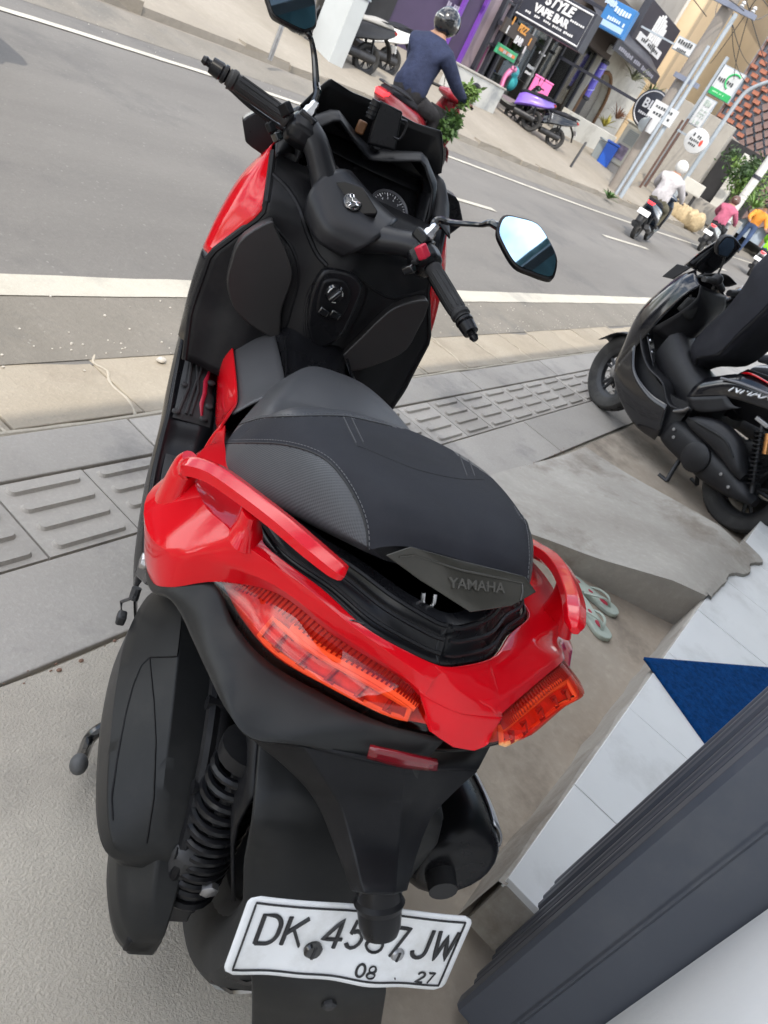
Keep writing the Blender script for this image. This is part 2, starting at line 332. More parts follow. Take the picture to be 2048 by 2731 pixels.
# shop floor: white tiles on a cement step
ZT = .18
terr = MB(); terr.b2((1.27, -6, -.1), (9, -.158, ZT-.012)); te = ob('shop_floor', terr, RAMPM, smooth=0, bevel=.01); te['kind'] = 'structure'
mb = MB(); mb.grid([[V((1.262+i*.1, -.135+random.uniform(-.006, .006), .0)) for i in range(21)], [V((1.262+i*.1, -.150+random.uniform(-.004, .004), ZT-.016)) for i in range(21)], [V((1.262+i*.1, -.165, ZT-.010)) for i in range(21)]]); ob('cement_edge', mb, RAMPM, te)
TILE = mat('white_tile', (.80, .80, .785), .16, var=.04, vs=3, spec=.5, stain=(.40, .385, .35), ss=3.5, sw=.35, gen=True)
random.seed(2)
tx = [1.27, 1.66]+[1.66+.4555*i for i in range(1, 14)]
for r in range(5):
    for a, b in zip(tx[:-1], tx[1:]):
        y1_ = -.156-.455*r; mb = MB(); mb.b2((a+.0018, y1_-.455+.0018, ZT-.03), (b-.0018, y1_-.0018, ZT+random.uniform(-.0005, .0008))); ob('floor_tile', mb, TILE, te, smooth=0, bevel=.0015)
# shop walls, canopy and back room (mostly above and behind the camera)
WALL = mat('white_wall_paint', (.78, .78, .77), .7, var=.04, vs=2, bump=.0015, bs=25)
wl = MB(); wl.b2((-5, -.62, -.1), (1.072, -.396, 3.9)); o = ob('shop_wall', wl, WALL, smooth=0, bevel=.004); tag(o, 'white painted shop wall at the lower right, beside the grey folding gate', 'wall')
wl = MB(); wl.b2((1.27, -5.2, ZT-.004), (9, -5.0, 3.9)); wl.b2((9, -5.2, ZT-.004), (9.2, -.16, 3.9)); wl.b2((.95, -5.2, 0), (1.07, -.625, 3.9)); o = ob('shop_back_wall', wl, WALL, smooth=0); tag(o, 'white back wall of the shop behind the white tiled floor', 'wall')
CORR = mat('teal_roof_sheet', (.10, .20, .23), .45, var=.15, vs=2)
cn = MB(); cols = []
for i in range(0, 421): x_ = -4.5+i*.033; cols.append((x_, .012*sin(x_*2*pi/.13)))
cn.grid([[V((x_, .40, 4.02+z_)) for x_, z_ in cols], [V((x_, -.7, 4.12+z_)) for x_, z_ in cols], [V((x_, -5.3, 4.2+z_)) for x_, z_ in cols]])
cp = ob('canopy', cn, CORR, smooth=60, solid=.006); tag(cp, 'corrugated teal sheet canopy above the shop front, seen in the mirrors', 'canopy')
rb = MB()
for x_ in [-4+1.6*i for i in range(9)]: rb.b2((x_-.025, -5.2, 3.90), (x_+.025, .36, 3.97))
rb.b2((-4.5, .32, 3.88), (9.4, .37, 3.99)); ob('canopy_frame', rb, DMET, cp, smooth=0)
# folding gate stacked beside the opening: leaf behind leaf
GATE = mat('grey_gate_paint', (.075, .083, .102), .42, var=.08, vs=2, spec=.5, rvar=.08, stain=(.16, .16, .16), ss=5, sw=.22)
gt = emp('folding_gate', (1.08, -.25, 0), 0, 'slate grey steel folding gate, its leaves stacked upright beside the tiled floor', 'gate')
for i, dx in enumerate((0, .075, .15, .215, .27)):
    mb = MB(); y0, y1_ = (.012, -.155) if i == 0 else (.006+.004*(i % 2), -.15)
    prof = [(dx, y0), (dx+.012, y0+.008), (dx+.028, y0+.006), (dx+.036, y0-.006), (dx+.03, y0-.02), (dx+.03, y1_), (dx, y1_)] if i else \
           [(0, y0-.004), (.008, y0+.006), (.03, y0+.008), (.042, y0-.004), (.04, y1_), (0, y1_), (0, -.074), (-.004, -.072), (-.004, -.066), (0, -.064)]
    mb.prism([(a, b, .03+.004*i) for a, b in prof], (0, 0, 2.6)); ob('leaf', mb, GATE, gt, smooth=30, bevel=.003)
    if i:
        mb = MB(); mb.tube([(dx-.012, y0-.004, .05), (dx-.012, y0-.004, 2.6)], .012, 10); ob('hinge_tube', mb, GATE, gt)
# blue mat lying across the tile edge
BLUE = mat('blue_carpet', (.004, .045, .16), .95, var=.35, vs=60, bump=.004, bs=260, spec=.1)
mc = [on((1720, 1749), Z=ZT+.012), on((2048, 1776), Z=ZT+.012), on((1886, 1980), Z=ZT+.012)]
e1 = mc[1]-mc[0]; e2 = mc[2]-mc[0]; A_ = mc[0]; e1 = e1.normalized()*.95; e2 = e2.normalized()*.60
me_ = MB(); n_ = 70; rows = [[A_+e1*(i/n_)+e2*(j/n_)+V((0, 0, random.uniform(-.0015, .0015) if 0 < i < n_ and 0 < j < n_ else -.006)) for i in range(n_+1)] for j in range(n_+1)]
me_.grid(rows); bm_ = ob('door_mat', me_, BLUE, smooth=60, solid=-.01); tag(bm_, 'blue carpet door mat lying askew on the white tiles', 'mat')
# sandals
SGRN = mat('pale_green_sandal', (.42, .47, .40), .6, var=.12, vs=20); SRED = mat('red_sandal_print', (.45, .03, .06), .6)
def sandal(p0, p1, label, flip):
    d = (p1-p0); L_ = .235; ang = math.atan2(d.y, d.x); r = emp('sandal', (p0.x, p0.y, .005), ang, label, 'sandal', 'pair of sandals beside the ramp')
    w = [(0, .030), (.04, .036), (.09, .032), (.14, .036), (.19, .042), (.22, .034), (.235, .012)]
    up = crv([(a, b, 0) for a, b in w], 20); poly = [(-.008, 0, 0)]+[tuple(p) for p in up]+[(p.x, -p.y, 0) for p in reversed(up)]
    mb = MB(); mb.prism(poly, (0, 0, .018)); ob('sole', mb, SGRN, r, bevel=.004)
    for cx_, l_ in ((.03, .02), (.165, .022), (.1, .012)):
        mb = MB(); mb.lathe([(.001, .0185), (l_*.6, .0188), (l_*.6, .0195)], 12, Matrix.Translation((cx_, 0, 0)) @ Matrix.Diagonal((1.6, 1, 1, 1))); ob('print', mb, SRED, r)
    for s in (1, -1):
        mb = MB(); mb.tube(crv([(.195, 0, .016), (.165, .016*s, .040), (.12, .036*s, .030), (.085, .034*s, .012)], 12), .0055, 8, flat=.8); ob('strap', mb, SGRN, r)
    return r
E8 = zm(1200, 1400, .602)
sandal(on(E8(530, 225), Z=.02), on(E8(745, 395), Z=.02), 'pale green flip-flop sandal with red prints, nearer the cement step', 1)
sandal(on(E8(560, 300), Z=.02), on(E8(675, 470), Z=.02), 'pale green flip-flop sandal with red prints, nearer the red scooter', -1)
# pebbles and grit
random.seed(4); PEB = mat('pale_pebble', (.5, .47, .42), .8, var=.2, vs=30)
def pebble(x, y, r, lab):
    mb = MB(); mb.ell((0, 0, r*.5), (r*1.3, r, r*.65), 10, 7); [setattr(v, 'x', v.x+random.uniform(-.1, .1)*r) for v in mb.v]; o = ob('pebble', mb, PEB); o.location = (x, y, -.006); o.rotation_euler = (0, 0, random.uniform(0, 3)); tag(o, lab, 'pebble')
p_ = on((430, 961), Z=0); pebble(p_.x, p_.y, .016, 'pale pebble lying on the sunlit kerb slabs left of the scooter')
gr = MB()
for i in range(420):
    x_, y_ = random.uniform(-.5, 9), random.choice([random.gauss(1.98, .05), random.uniform(1.95, 2.33), random.gauss(2.1, .12), random.uniform(6.7, 7.4)]); r = random.uniform(.002, .006)
    gr.ell((x_, y_, ZR+.004+r*.4), (r, r*random.uniform(.6, 1), r*.7), 5, 3)
o = ob('grit', gr, PEB); o['kind'] = 'stuff'
gr = MB()
for i in range(150):
    x_ = random.uniform(.3, 4.2); y_ = random.gauss(.832, .012); r = random.uniform(.0015, .0042)*(1 if random.random() < .9 else 1.6)
    gr.ell((x_, y_, r*.3), (r*1.2, r*random.uniform(.5, 1), r*.6), 8, 5)
o = ob('brick_crumbs', gr, mat('brick_crumb', (.22, .13, .09), .9, var=.4, vs=40)); o['kind'] = 'stuff'
# ================================================================== the red scooter (x forward, y left, z up, origin under the rear wheel)
BK = emp('red_scooter', (.8614, .2381, .0204), 0, 'large red and black scooter with its seat unlatched, filling the foreground', 'scooter')
_A = Matrix(((1, 0, 0), (0, cos(.0108), sin(.0108)), (0, -sin(.0108), cos(.0108))))
_B = Matrix(((cos(-.0336), 0, -sin(-.0336)), (0, 1, 0), (sin(-.0336), 0, cos(-.0336))))
RBK = Matrix.Rotation(.8349, 3, 'Z') @ _B @ _A
BK.rotation_euler = RBK.to_euler()
CLB = RBK.transposed() @ (CAM-V((.8614, .2381, .0204)))
za = zm(500, 150, .6317); zb = zm(350, 850, .7233); zc = zm(150, 1450, .7535); zd = zm(0, 0, 1.23448)
def T(p, **k):                                                      # photo pixel -> scooter coordinates on a plane x=, y=, z=
    a, v = list(k.items())[0]; i = 'xyz'.index(a); r = RBK.transposed() @ ray(p); return CLB+r*((v-CLB[i])/r[i])
from mathutils.bvhtree import BVHTree
def hitter(mb):                                                     # line of sight of a pixel -> first point on a part's surface
    t = BVHTree.FromPolygons([tuple(p) for p in mb.v], mb.f)
    def h(p, lift=.001):
        r = RBK.transposed() @ ray(p); q = t.ray_cast(CLB, r); return None if q[0] is None else V(q[0])-r*lift
    return h
def trace(mb, pts, n=40, lift=.001, smooth=True):
    h = hitter(mb); P = crv([(a, b, 0) for a, b in pts], n, smooth); o = [h((p.x, p.y), lift) for p in P]; return [q for q in o if q is not None]
def pxl(P):
    q = RC.transposed() @ (RBK @ V(P)+V((.8614, .2381, .0204))-CAM); return CX+FPX*q.x/q.z, CY+FPX*q.y/q.z
def mir(p, c=0.0): p = V(p); return V((p.x, 2*c-p.y, p.z))
def part(name, mb, m_, parent=None, **k): return ob(name, mb, m_, parent or BK, **k)
TC = -.018                                                          # centre plane of the tail pieces
# ---- wheels
def wheel(name, c, R_, wd, rim_r, parent, spokes=5, m_=None, yaw=None, twist=0, tread=True, rimm=None, hubw=.05):
    M = Matrix.Translation(V(c)) @ (yaw or Matrix()) @ Matrix.Rotation(pi/2, 4, 'X')
    w_ = wd/2; t = MB(); prof = [(rim_r, -w_*.62), (rim_r+.012, -w_*.80), (lerp(rim_r, R_, .45), -w_), (lerp(rim_r, R_, .78), -w_*.93), (lerp(rim_r, R_, .93), -w_*.7), (R_, -w_*.28), (R_+.002, 0)]
    prof += [(r, -z) for r, z in reversed(prof[:-1])]
    t.lathe(prof, 44, M, closed=True); wo = ob(name, t, m_ or TYRE, parent)
    if tread:
        g = MB()
        for k in range(26):
            a = 2*pi*k/26
            for s in (1, -1):
                pp = []
                for j in range(5):
                    u = j/4; aa = a+.16*u+(.06 if s < 0 else 0); zz = s*w_*(.12+.66*u); rr = R_*(1.0015)-(.0 if u < .5 else (u-.5)*.030*R_/.27)
                    pp.append(M @ V((rr*cos(aa), rr*sin(aa), zz)))
                g.tube(pp, .0035, 4)
        ob('tread_groove', g, GLOSSB, wo)
    r = MB(); r.lathe([(rim_r+.004, -w_*.66), (rim_r+.010, -w_*.70), (rim_r-.004, -w_*.60), (rim_r-.022, -w_*.30), (rim_r-.024, w_*.30), (rim_r-.004, w_*.60), (rim_r+.010, w_*.70), (rim_r+.004, w_*.66)], 40, M, closed=True)
    r.lathe([(.035, -hubw), (.045, -hubw*.6), (.045, hubw*.6), (.035, hubw)], 18, M)
    for k in range(spokes):
        for dk in (-.16, .16):
            a = 2*pi*k/spokes+twist; p0 = V((.03*cos(a), .03*sin(a), 0)); p1 = V(((rim_r-.015)*cos(a+dk), (rim_r-.015)*sin(a+dk), 0)); r.tube([M @ p0, M @ p1], [.014, .010], 6)
    ob('rim', r, rimm or DMET, wo, bevel=0); return wo
wheel('rear_wheel', (0, 0, .288), .286, .150, .185, BK)
# ---- engine, swing arm, drive cover
mb = MB(); mb.loft([[(x, .075+a, z+b) for a, b in ((0, 0), (.08, .01), (.10, .06), (.08, .13), (0, .14), (-.03, .07))] for x, z in ((.34, .20), (.15, .20), (.02, .215), (-.06, .23))], 18, 10); part('swing_arm', mb, DMET)
sec = lambda x, yo, zt, zb_, yi=.15: [(x, yi, zb_), (x, lerp(yi, yo, .82), zb_), (x, yo, lerp(zb_, zt, .30)), (x, yo-.003, lerp(zb_, zt, .62)), (x, lerp(yi, yo, .50), zt), (x, yi, zt-.006)]
mb = MB(); mb.loft([sec(.36, .20, .36, .20), sec(.30, .235, .40, .17), sec(.18, .245, .41, .16), sec(.05, .245, .405, .17), sec(-.06, .245, .39, .175), sec(-.13, .240, .345, .165), sec(-.185, .222, .29, .165), sec(-.215, .195, .235, .172)], 24, 26, su=False); cvt = part('drive_cover', mb, GREYP, bevel=.012, seg=3)
mb = MB(); mb.loft([sec(.33, .23, .43, .36, .14), sec(.29, .265, .485, .30, .145), sec(.20, .290, .500, .262, .15), sec(.08, .298, .495, .258, .15), sec(-.03, .292, .460, .262, .15), sec(-.10, .280, .410, .268, .145), sec(-.142, .262, .365, .285, .14), sec(-.155, .235, .335, .30, .14)], 30, 34, su=False); ab = part('airbox_cover', mb, GREYP, bevel=.010, seg=3)
abm = mb
for pth in ([(448, 200), (440, 300), (428, 400), (330, 402), (300, 432), (272, 500), (245, 600), (215, 760), (195, 900), (200, 980)], [(330, 405), (345, 560), (352, 700), (345, 900), (320, 1060)]):
    q = trace(abm, [zc(*p) for p in pth], 60, .0006, False)
    if len(q) > 4: mb = MB(); mb.tube(q, .0014, 5); ob('lid_seam', mb, BLK, ab)
mb = MB(); fl_ = [(.25, .158, .480), (.16, .158, .502), (.045, .160, .500), (-.063, .160, .457), (-.12, .158, .394), (-.158, .157, .326), (-.16, .158, .27)]
FC = crv(fl_, 34); mb.grid([[p+V((0, .004, .004)) for p in FC], [p+V((0, -.030, .0)) for p in FC]]); mb.tube([p+V((0, .004, .002)) for p in FC], .006, 8)
ob('flange', mb, BLK, ab, solid=.010)
for q in crv(fl_, 6)[1:]:
    mb = MB(); mb.tube([q+V((0, .016, .004)), q+V((0, -.034, .002))], .011, 8); ob('bolt_boss', mb, BLK, ab)
mb = MB(); mb.b2((-.215, .148, .178), (-.10, .200, .215)); part('rear_bracket', mb, BLK, bevel=.006)
mb = MB(); mb.b2((-.17, .10, .21), (.12, .178, .36)); part('gear_case', mb, DMET, bevel=.02)
mb = MB(); mb.lathe([(.014, 0), (.014, .01), (.009, .012)], 6, Matrix.Translation((-.175, .108, .30)) @ Matrix.Rotation(-pi/2, 4, 'Y')); part('filler_bolt', mb, ALU)
# ---- shock absorbers: body, coil spring, clevis
def shock(y, top, bot):
    t, b = V((top[0], y, top[1])), V((bot[0], y, bot[1])); ax = (t-b); Ls = ax.length; ax.normalize()
    mb = MB(); mb.tube([b+ax*.03, b+ax*(Ls*.5)], .016, 12); mb.tube([b+ax*(Ls*.5), t], .010, 10); s_ = part('shock_absorber', mb, DMET)
    e1 = ax.orthogonal().normalized(); e2 = ax.cross(e1); pts = []; n = 13
    for i in range(n*20+1):
        u = i/(n*20); a = 2*pi*n*u; h = .055+(Ls-.085)*(u**1.0*.75+.25*u*u); rr = .040 if u > .06 else lerp(.026, .040, u/.06)
        pts.append(b+ax*h+(e1*cos(a)+e2*sin(a))*rr)
    mb = MB(); mb.tube(pts, .0066, 7); ob('coil_spring', mb, BLK2, s_)
    mb = MB(); mb.lathe([(.043, -.006), (.046, 0), (.043, .008), (.02, .012)], 18, Matrix.Translation(b+ax*.05) @ ax.to_track_quat('Z', 'Y').to_matrix().to_4x4()); ob('spring_seat', mb, BLK, s_); mb = MB(); mb.lathe([(.036, 0), (.044, .006), (.044, .028), (.022, .035)], 18, Matrix.Translation(t-ax*.035) @ ax.to_track_quat('Z', 'Y').to_matrix().to_4x4()); ob('spring_seat', mb, BLK, s_)
    mb = MB(); mb.box(b+ax*.005, (.045, .030, .055), ax.to_track_quat('Z', 'Y').to_matrix()); mb.tube([b+V((0, .028, 0)), b-V((0, .028, 0))], .012, 10); ob('clevis', mb, DMET, s_, bevel=.004)
shock(.125, (-.105, .545), (-.150, .200)); shock(-.15, (-.105, .545), (-.150, .215))
# ---- muffler on the right
mb = MB(); ms = []
for x, r, z in ((.30, .05, .30), (.24, .074, .33), (.10, .088, .375), (-.08, .092, .412), (-.16, .086, .428), (-.195, .070, .434), (-.200, .04, .434)): ms.append([(x, -.235+r*.92*cos(a), z+r*sin(a)*(1.08 if sin(a) > 0 else 1)) for a in [2*pi*k/14 for k in range(14)]])
mb.loft(ms, 22, 22); mf = part('muffler', mb, BLK2)
mb = MB(); g = []
for x, r, z in ((.20, .086, .345), (.05, .0945, .382), (-.10, .0965, .414), (-.165, .091, .425)): g.append([(x, -.237-r*.92*cos(a), z+r*1.06*sin(a)) for a in (.35, .62, .88, 1.12)])
mb.patch(g, 10, 14); ob('heat_shield', mb, mat('brushed_silver', (.62, .63, .65), .35, metal=.85, var=.1, vs=15), mf, solid=.004)
mb = MB(); mb.tube([(-.19, -.215, .425), (-.228, -.212, .425)], [.025, .022], 16); ob('outlet', mb, DMET, mf)
mb = MB(); mb.tube(crv([(.5, -.05, .2), (.42, -.16, .17), (.32, -.225, .27), (.26, -.235, .32)], 14), .02, 12); part('exhaust_pipe', mb, DMET)
mb = MB(); mb.b2((.1, -.10, .17), (.62, .10, .42)); part('engine_block', mb, DMET, bevel=.03)
# ---- centre stand with its foot lever
mb = MB()
for s in (1, -1): mb.tube(crv([(.33, .11*s, .19), (.27, .16*s, .09), (.20, .19*s, -.012)], 10), .015, 10)
mb.tube([(.27, .16, .09), (.27, -.16, .09)], .012, 8); cs = part('centre_stand', mb, BLK2)
q0, q1 = T(zc(165, 665), y=.262), T(zc(78, 790), y=.290)
k_ = [T(zc(190, 640), y=.24), T(zc(140, 668), y=.262), T(zc(112, 700), y=.272), T(zc(95, 745), y=.281), T(zc(80, 780), y=.288)]
mb = MB(); mb.tube(crv(k_, 18), [.0125]*18, 10); ob('foot_lever', mb, GLOSSB, cs)
mb = MB(); mb.ell(k_[-1], (.021, .017, .019), 14, 9); ob('lever_tip', mb, mat('dusty_rubber', (.07, .07, .07), .6, var=.3, vs=30), cs)
# ---- hugger / inner mudguard block and flap behind the plate
def hrow(v, xl=-.312):
    a, b = T(zc(692, v), x=xl), T(zc(1165-(v-1560)*.15, v+30), x=xl); return [a, a.lerp(b, .33)+V((-.012, 0, 0)), a.lerp(b, .67)+V((-.012, 0, 0)), b]
HB1, HB2 = hrow(1540), hrow(1800)
mb = MB(); pr = lambda x, w_, z: [(x, w_, z), (x, w_*.35, z+.012), (x, -w_*.35, z+.012), (x, -w_, z)]
mb.patch([[(-.06, .13, .595), (-.06, .08, .62), (-.06, -.08, .62), (-.06, -.14, .585)], [(-.205, .138, .565), (-.215, .075, .592), (-.215, -.075, .592), (-.205, -.14, .565)], [(-.228, .135, .545), (-.235, .07, .56), (-.235, -.07, .56), (-.228, -.138, .54)], [(-.235, .118, .47), (-.262, .06, .475), (-.262, -.06, .475), (-.235, -.13, .47)], [(-.27, .095, .40), (-.30, .04, .39), (-.30, -.05, .39), (-.27, -.115, .40)], HB1, HB2], 10, 26, su=False, sv=False); hgo = part('hugger', mb, GREYP, solid=.008, bevel=.004)
q = T(zc(965, 1625), x=-.328); mb = MB(); mb.lathe([(.011, 0), (.011, .005), (.007, .008), (.001, .0085)], 6, Matrix.Translation(q) @ Matrix.Rotation(-pi/2, 4, 'Y')); ob('hugger_bolt', mb, DMET, hgo)
mb = MB(); mb.patch([[(-.06, .13, .595), (-.06, .135, .5), (-.06, .10, .38)], [(-.205, .138, .565), (-.20, .13, .47), (-.24, .10, .38)]], 6, 6); mb.patch([[(-.06, -.14, .585), (-.06, -.145, .5), (-.06, -.11, .38)], [(-.205, -.14, .565), (-.20, -.14, .47), (-.24, -.115, .38)]], 6, 6); part('hugger_side', mb, BLK, solid=.006)
# ---- under-tail and plate hanger
HL = [T(zc(700, 692), x=-.195), T(zc(820, 790), x=-.228), T(zc(915, 895), x=-.250), T(zc(985, 1050), x=-.292), T(zc(1052, 1228), x=-.352)]
HM = [T(zc(880, 715), x=-.235), T(zc(945, 820), x=-.258), T(zc(1010, 930), x=-.278), T(zc(1050, 1070), x=-.315), T(zc(1090, 1238), x=-.372)]
HN = [T(zc(1230, 790), x=-.262), T(zc(1225, 860), x=-.272), T(zc(1215, 950), x=-.284), T(zc(1205, 1090), x=-.318), T(zc(1195, 1242), x=-.372)]
HR = [T(zc(1490, 800), x=-.215), T(zc(1400, 880), x=-.238), T(zc(1325, 965), x=-.252), T(zc(1275, 1090), x=-.292), T(zc(1236, 1228), x=-.352)]
HLi = [p+V((.07, -.012, -.02)) for p in HL]; HRi = [p+V((.07, .012, -.02)) for p in HR]
mb = MB(); mb.patch([list(r) for r in zip(HLi, HL, HM, HN, HR, HRi)], 21, 18, su=False); hg = part('plate_hanger', mb, BLK, solid=.005, bevel=.004)
mb = MB(); mb.patch([[(-.10, .20, .655), (-.15, .1, .66), (-.15, -.1, .66), (-.10, -.22, .665)], [HL[0], HM[0], HN[0], HR[0]]], 10, 6); ob('hanger_root', mb, BLK, hg, solid=.005)
c0, c1 = T(zc(1143, 1236), x=-.350), T(zc(1146, 1400), x=-.380); axc = (c1-c0).normalized()
mb = MB(); mb.lathe([(.022, -.02), (.0265, .0), (.0265, .015), (.0245, .038), (.021, .048), (.010, .051)], 26, Matrix.Translation(c0) @ axc.to_track_quat('Z', 'Y').to_matrix().to_4x4()); ob('plate_lamp', mb, BLK2, hg)
mb = MB(); mb.lathe([(.026, .004), (.030, .010), (.026, .018)], 26, Matrix.Translation(c0) @ axc.to_track_quat('Z', 'Y').to_matrix().to_4x4(), closed=True); ob('lamp_collar', mb, BLK, hg)
# ---- number plate: pressed white sheet with bent rim
PTL, PTR, PBL, PBR = T((666, 2388), x=-.340), T((1265, 2445), x=-.352), T((591, 2592), x=-.374), T((1182, 2644), x=-.386)
pn = (PTR-PTL).cross(PBL-PTL).normalized()
if pn.x > 0: pn = -pn
def PP(u, v, h=0): return PTL.lerp(PTR, u).lerp(PBL.lerp(PBR, u), v)+pn*h
PL = mat('plate_white', (.78, .79, .80), .38, var=.03, vs=20, stain=(.50, .49, .46), ss=14, sw=.45); INK = mat('plate_ink', (.012, .012, .014), .5)
def dent(u, v): return .0016*sin(u*9+v*2)+.0012*sin(u*21+1)*v+(.004*(v-.8)*sin(u*12) if v > .8 else 0)-.004*max(0, 1-abs(u-.55)*7)*max(0, 1-abs(v-.55)*4)
def rnd(u, v, r=.035):                                             # rounded outline
    return u, v
mb = MB(); NU, NV = 60, 26; rows = []
for j in range(NV+1):
    v = j/NV; row = []
    ins = 0
    e_ = min(v, 1-v)*.42
    if e_ < .045: ins = .045-math.sqrt(max(0, .045**2-(.045-e_)**2))
    for i in range(NU+1):
        u = lerp(ins, 1-ins, i/NU); row.append(PP(u, v, dent(u, v)))
    rows.append(row)
mb.grid(rows); pl_ = part('number_plate', mb, PL, solid=-.0016)
fr_ = []
for (ua, va, ub, vb) in ((.035, .07, .965, .07), (.965, .07, .965, .93), (.965, .93, .035, .93), (.035, .93, .035, .07)):
    for k in range(24): fr_.append((lerp(ua, ub, k/24), lerp(va, vb, k/24)))
mb = MB(); mb.tube([PP(u, v, dent(u, v)+.0012) for u, v in fr_], .0013, 5, closed=True); ob('border_line', mb, INK, pl_)
wP, hP = (PTR-PTL).length, (PBL-PTL).length
# narrow single-stroke lettering: polylines in a unit box (x 0..1, y 0..1, y up)
def arc(cx, cy, rx, ry, a0, a1, n=9): return [(cx+rx*cos(radians(lerp(a0, a1, i/n))), cy+ry*sin(radians(lerp(a0, a1, i/n)))) for i in range(n+1)]
GL = {'D': [[(0, 0), (0, 1), (.45, 1)]+arc(.45, .6, .55, .4, 90, 0)+arc(.45, .4, .55, .4, 0, -90)+[(0, 0)]],
 'K': [[(0, 0), (0, 1)], [(1, 1), (.02, .42)], [(.35, .60), (1, 0)]], 'J': [[(.9, 1), (.9, .3)]+arc(.45, .28, .45, .28, 0, -170)],
 'W': [[(0, 1), (.22, 0), (.5, .85), (.78, 0), (1, 1)]], '4': [[(.72, 0), (.72, 1), (0, .30), (1, .30)]],
 '5': [[(.92, 1), (.15, 1), (.08, .55)]+arc(.45, .33, .5, .33, 120, -150)], '8': [arc(.5, .74, .40, .26, 270, -90, 16), arc(.5, .25, .5, .25, 90, 450, 16)],
 '7': [[(0, 1), (1, 1), (.35, 0)]], '0': [arc(.5, .5, .5, .5, 0, 360, 20)], '2': [arc(.5, .72, .48, .28, 170, -35)+[(0, 0), (1, 0)]], '.': [[(.4, .06), (.6, .06)]]}
def stroke(s, u, v, wu, hv, r, shear=0):
    mb = MB()
    for line in GL[s]:
        pts = [PP(u+wu*(x+shear*y), v-hv*y, dent(u+wu*x, v-hv*y)+.001) for x, y in line]
        if len(pts) < 8: pts = crv(pts, 4*(len(pts)-1)+1, False)
        mb.tube(pts, r, 6, flat=.6)
    return mb
for s, u, v, wu, hv in (('D', .085, .57, .08, .37), ('K', .195, .57, .075, .37), ('4', .36, .57, .085, .37), ('5', .47, .57, .065, .37), ('8', .56, .575, .07, .37), ('7', .65, .58, .075, .37), ('J', .77, .575, .07, .37), ('W', .865, .575, .09, .37)):
    ob('character', stroke(s, u, v, wu, hv, .0029), INK, pl_)
for s, u, v, wu, hv in (('0', .555, .885, .036, .155), ('8', .605, .887, .036, .155), ('.', .735, .875, .015, .05), ('2', .845, .90, .032, .14), ('7', .893, .90, .030, .14)): ob('character', stroke(s, u, v, wu, hv, .0017), INK, pl_)
for u, v, r, m_ in ((.335, .60, .0115, GLOSSB), (.708, .55, .009, ALU)):
    M = Matrix.Translation(PP(u, v, .0)) @ pn.to_track_quat('Z', 'Y').to_matrix().to_4x4(); mb = MB(); mb.lathe([(r, -.004), (r, .003), (r*.75, .006), (.001, .0065)], 16, M); ob('plate_screw', mb, m_, pl_)
    mb = MB(); mb.box(PP(u, v, .0066), (.003, r*1.5, .0012), pn.to_track_quat('Z', 'Y').to_matrix()); ob('screw_slot', mb, INK, pl_)
# ---- red tail cowl, left and right
ROWS = [  # front to rear; each from the seat side over the crest to the lower edge
 [(.46, .215, .700), (.45, .226, .690), (.445, .232, .66), (.44, .225, .60)],
 [(.36, .228, .730), (.35, .245, .720), (.345, .255, .69), (.33, .245, .62)],
 [(.29, .236, .752), (.285, .264, .748), (.275, .292, .705), (.25, .280, .635)],
 [(.18, .238, .775), (.175, .294, .772), (.165, .338, .712), (.14, .318, .640)],
 [(.07, .225, .800), (.06, .280, .792), (.075, .332, .715), (.055, .308, .652)],
 [(.01, .216, .811), (.012, .256, .803), (.012, .300, .738), (.005, .290, .690)],
 [(-.04, .206, .820), (-.03, .237, .812), (-.012, .262, .765), (-.02, .243, .738)],
 [(-.10, .146, .827), (-.095, .170, .824), (-.078, .190, .800), (-.062, .178, .776)],
 [(-.157, .098, .831), (-.152, .115, .828), (-.142, .124, .808), (-.134, .113, .790)],
 [(-.19, .035, .833), (-.200, .048, .828), (-.196, .052, .812), (-.190, .042, .800)],
 [(-.198, .00, .833), (-.215, .018, .824), (-.222, .020, .810), (-.219, .017, .800)]]
def both(fn, c_=-.040):
    for s in (1, -1): fn((lambda p: V(p)) if s > 0 else (lambda p: mir(p, c_)), s)
UPR = [V((-.02, -.300, .745)), T(zb(1592, 1262), z=.800), T(zb(1520, 1325), z=.803), T(zc(1610, 575), z=.804), T(zc(1562, 622), z=.803)]
def red_side(F, s):
    mb = MB(); rows = [[V(p) if s > 0 else mir(p, lerp(.008 if ri > 4 else 0, -.040, k/3*min(1, max(0, (9-ri)/3)))) for k, p in enumerate(r)] for ri, r in enumerate(ROWS)]; 
    if s < 0:                                                      # the right side meets its own lamp
        for ri, tt in ((6, 0), (7, .25), (8, .5), (9, .75), (10, 1)):
            q = crv(UPR, 41)[int(40*tt)]+V((0, .001, .003)); rows[ri][3] = q; rows[ri][2] = rows[ri][1].lerp(q, .75)+V((0, -.004, .004))
    mb.patch(rows, 16, 44, su=False); r_ = part('side_cowl', mb, RED, solid=.004, bevel=.007, seg=4, smooth=50); 
    # panel joint lines
    mb = MB(); mb.tube(crv([F(p) for p in ((-.152, .099, .833), (-.148, .116, .830), (-.140, .126, .808), (-.133, .114, .791))], 12), .0012, 4)
    if s > 0: ob('panel_joint', mb, GLOSSB, r_)
both(red_side)
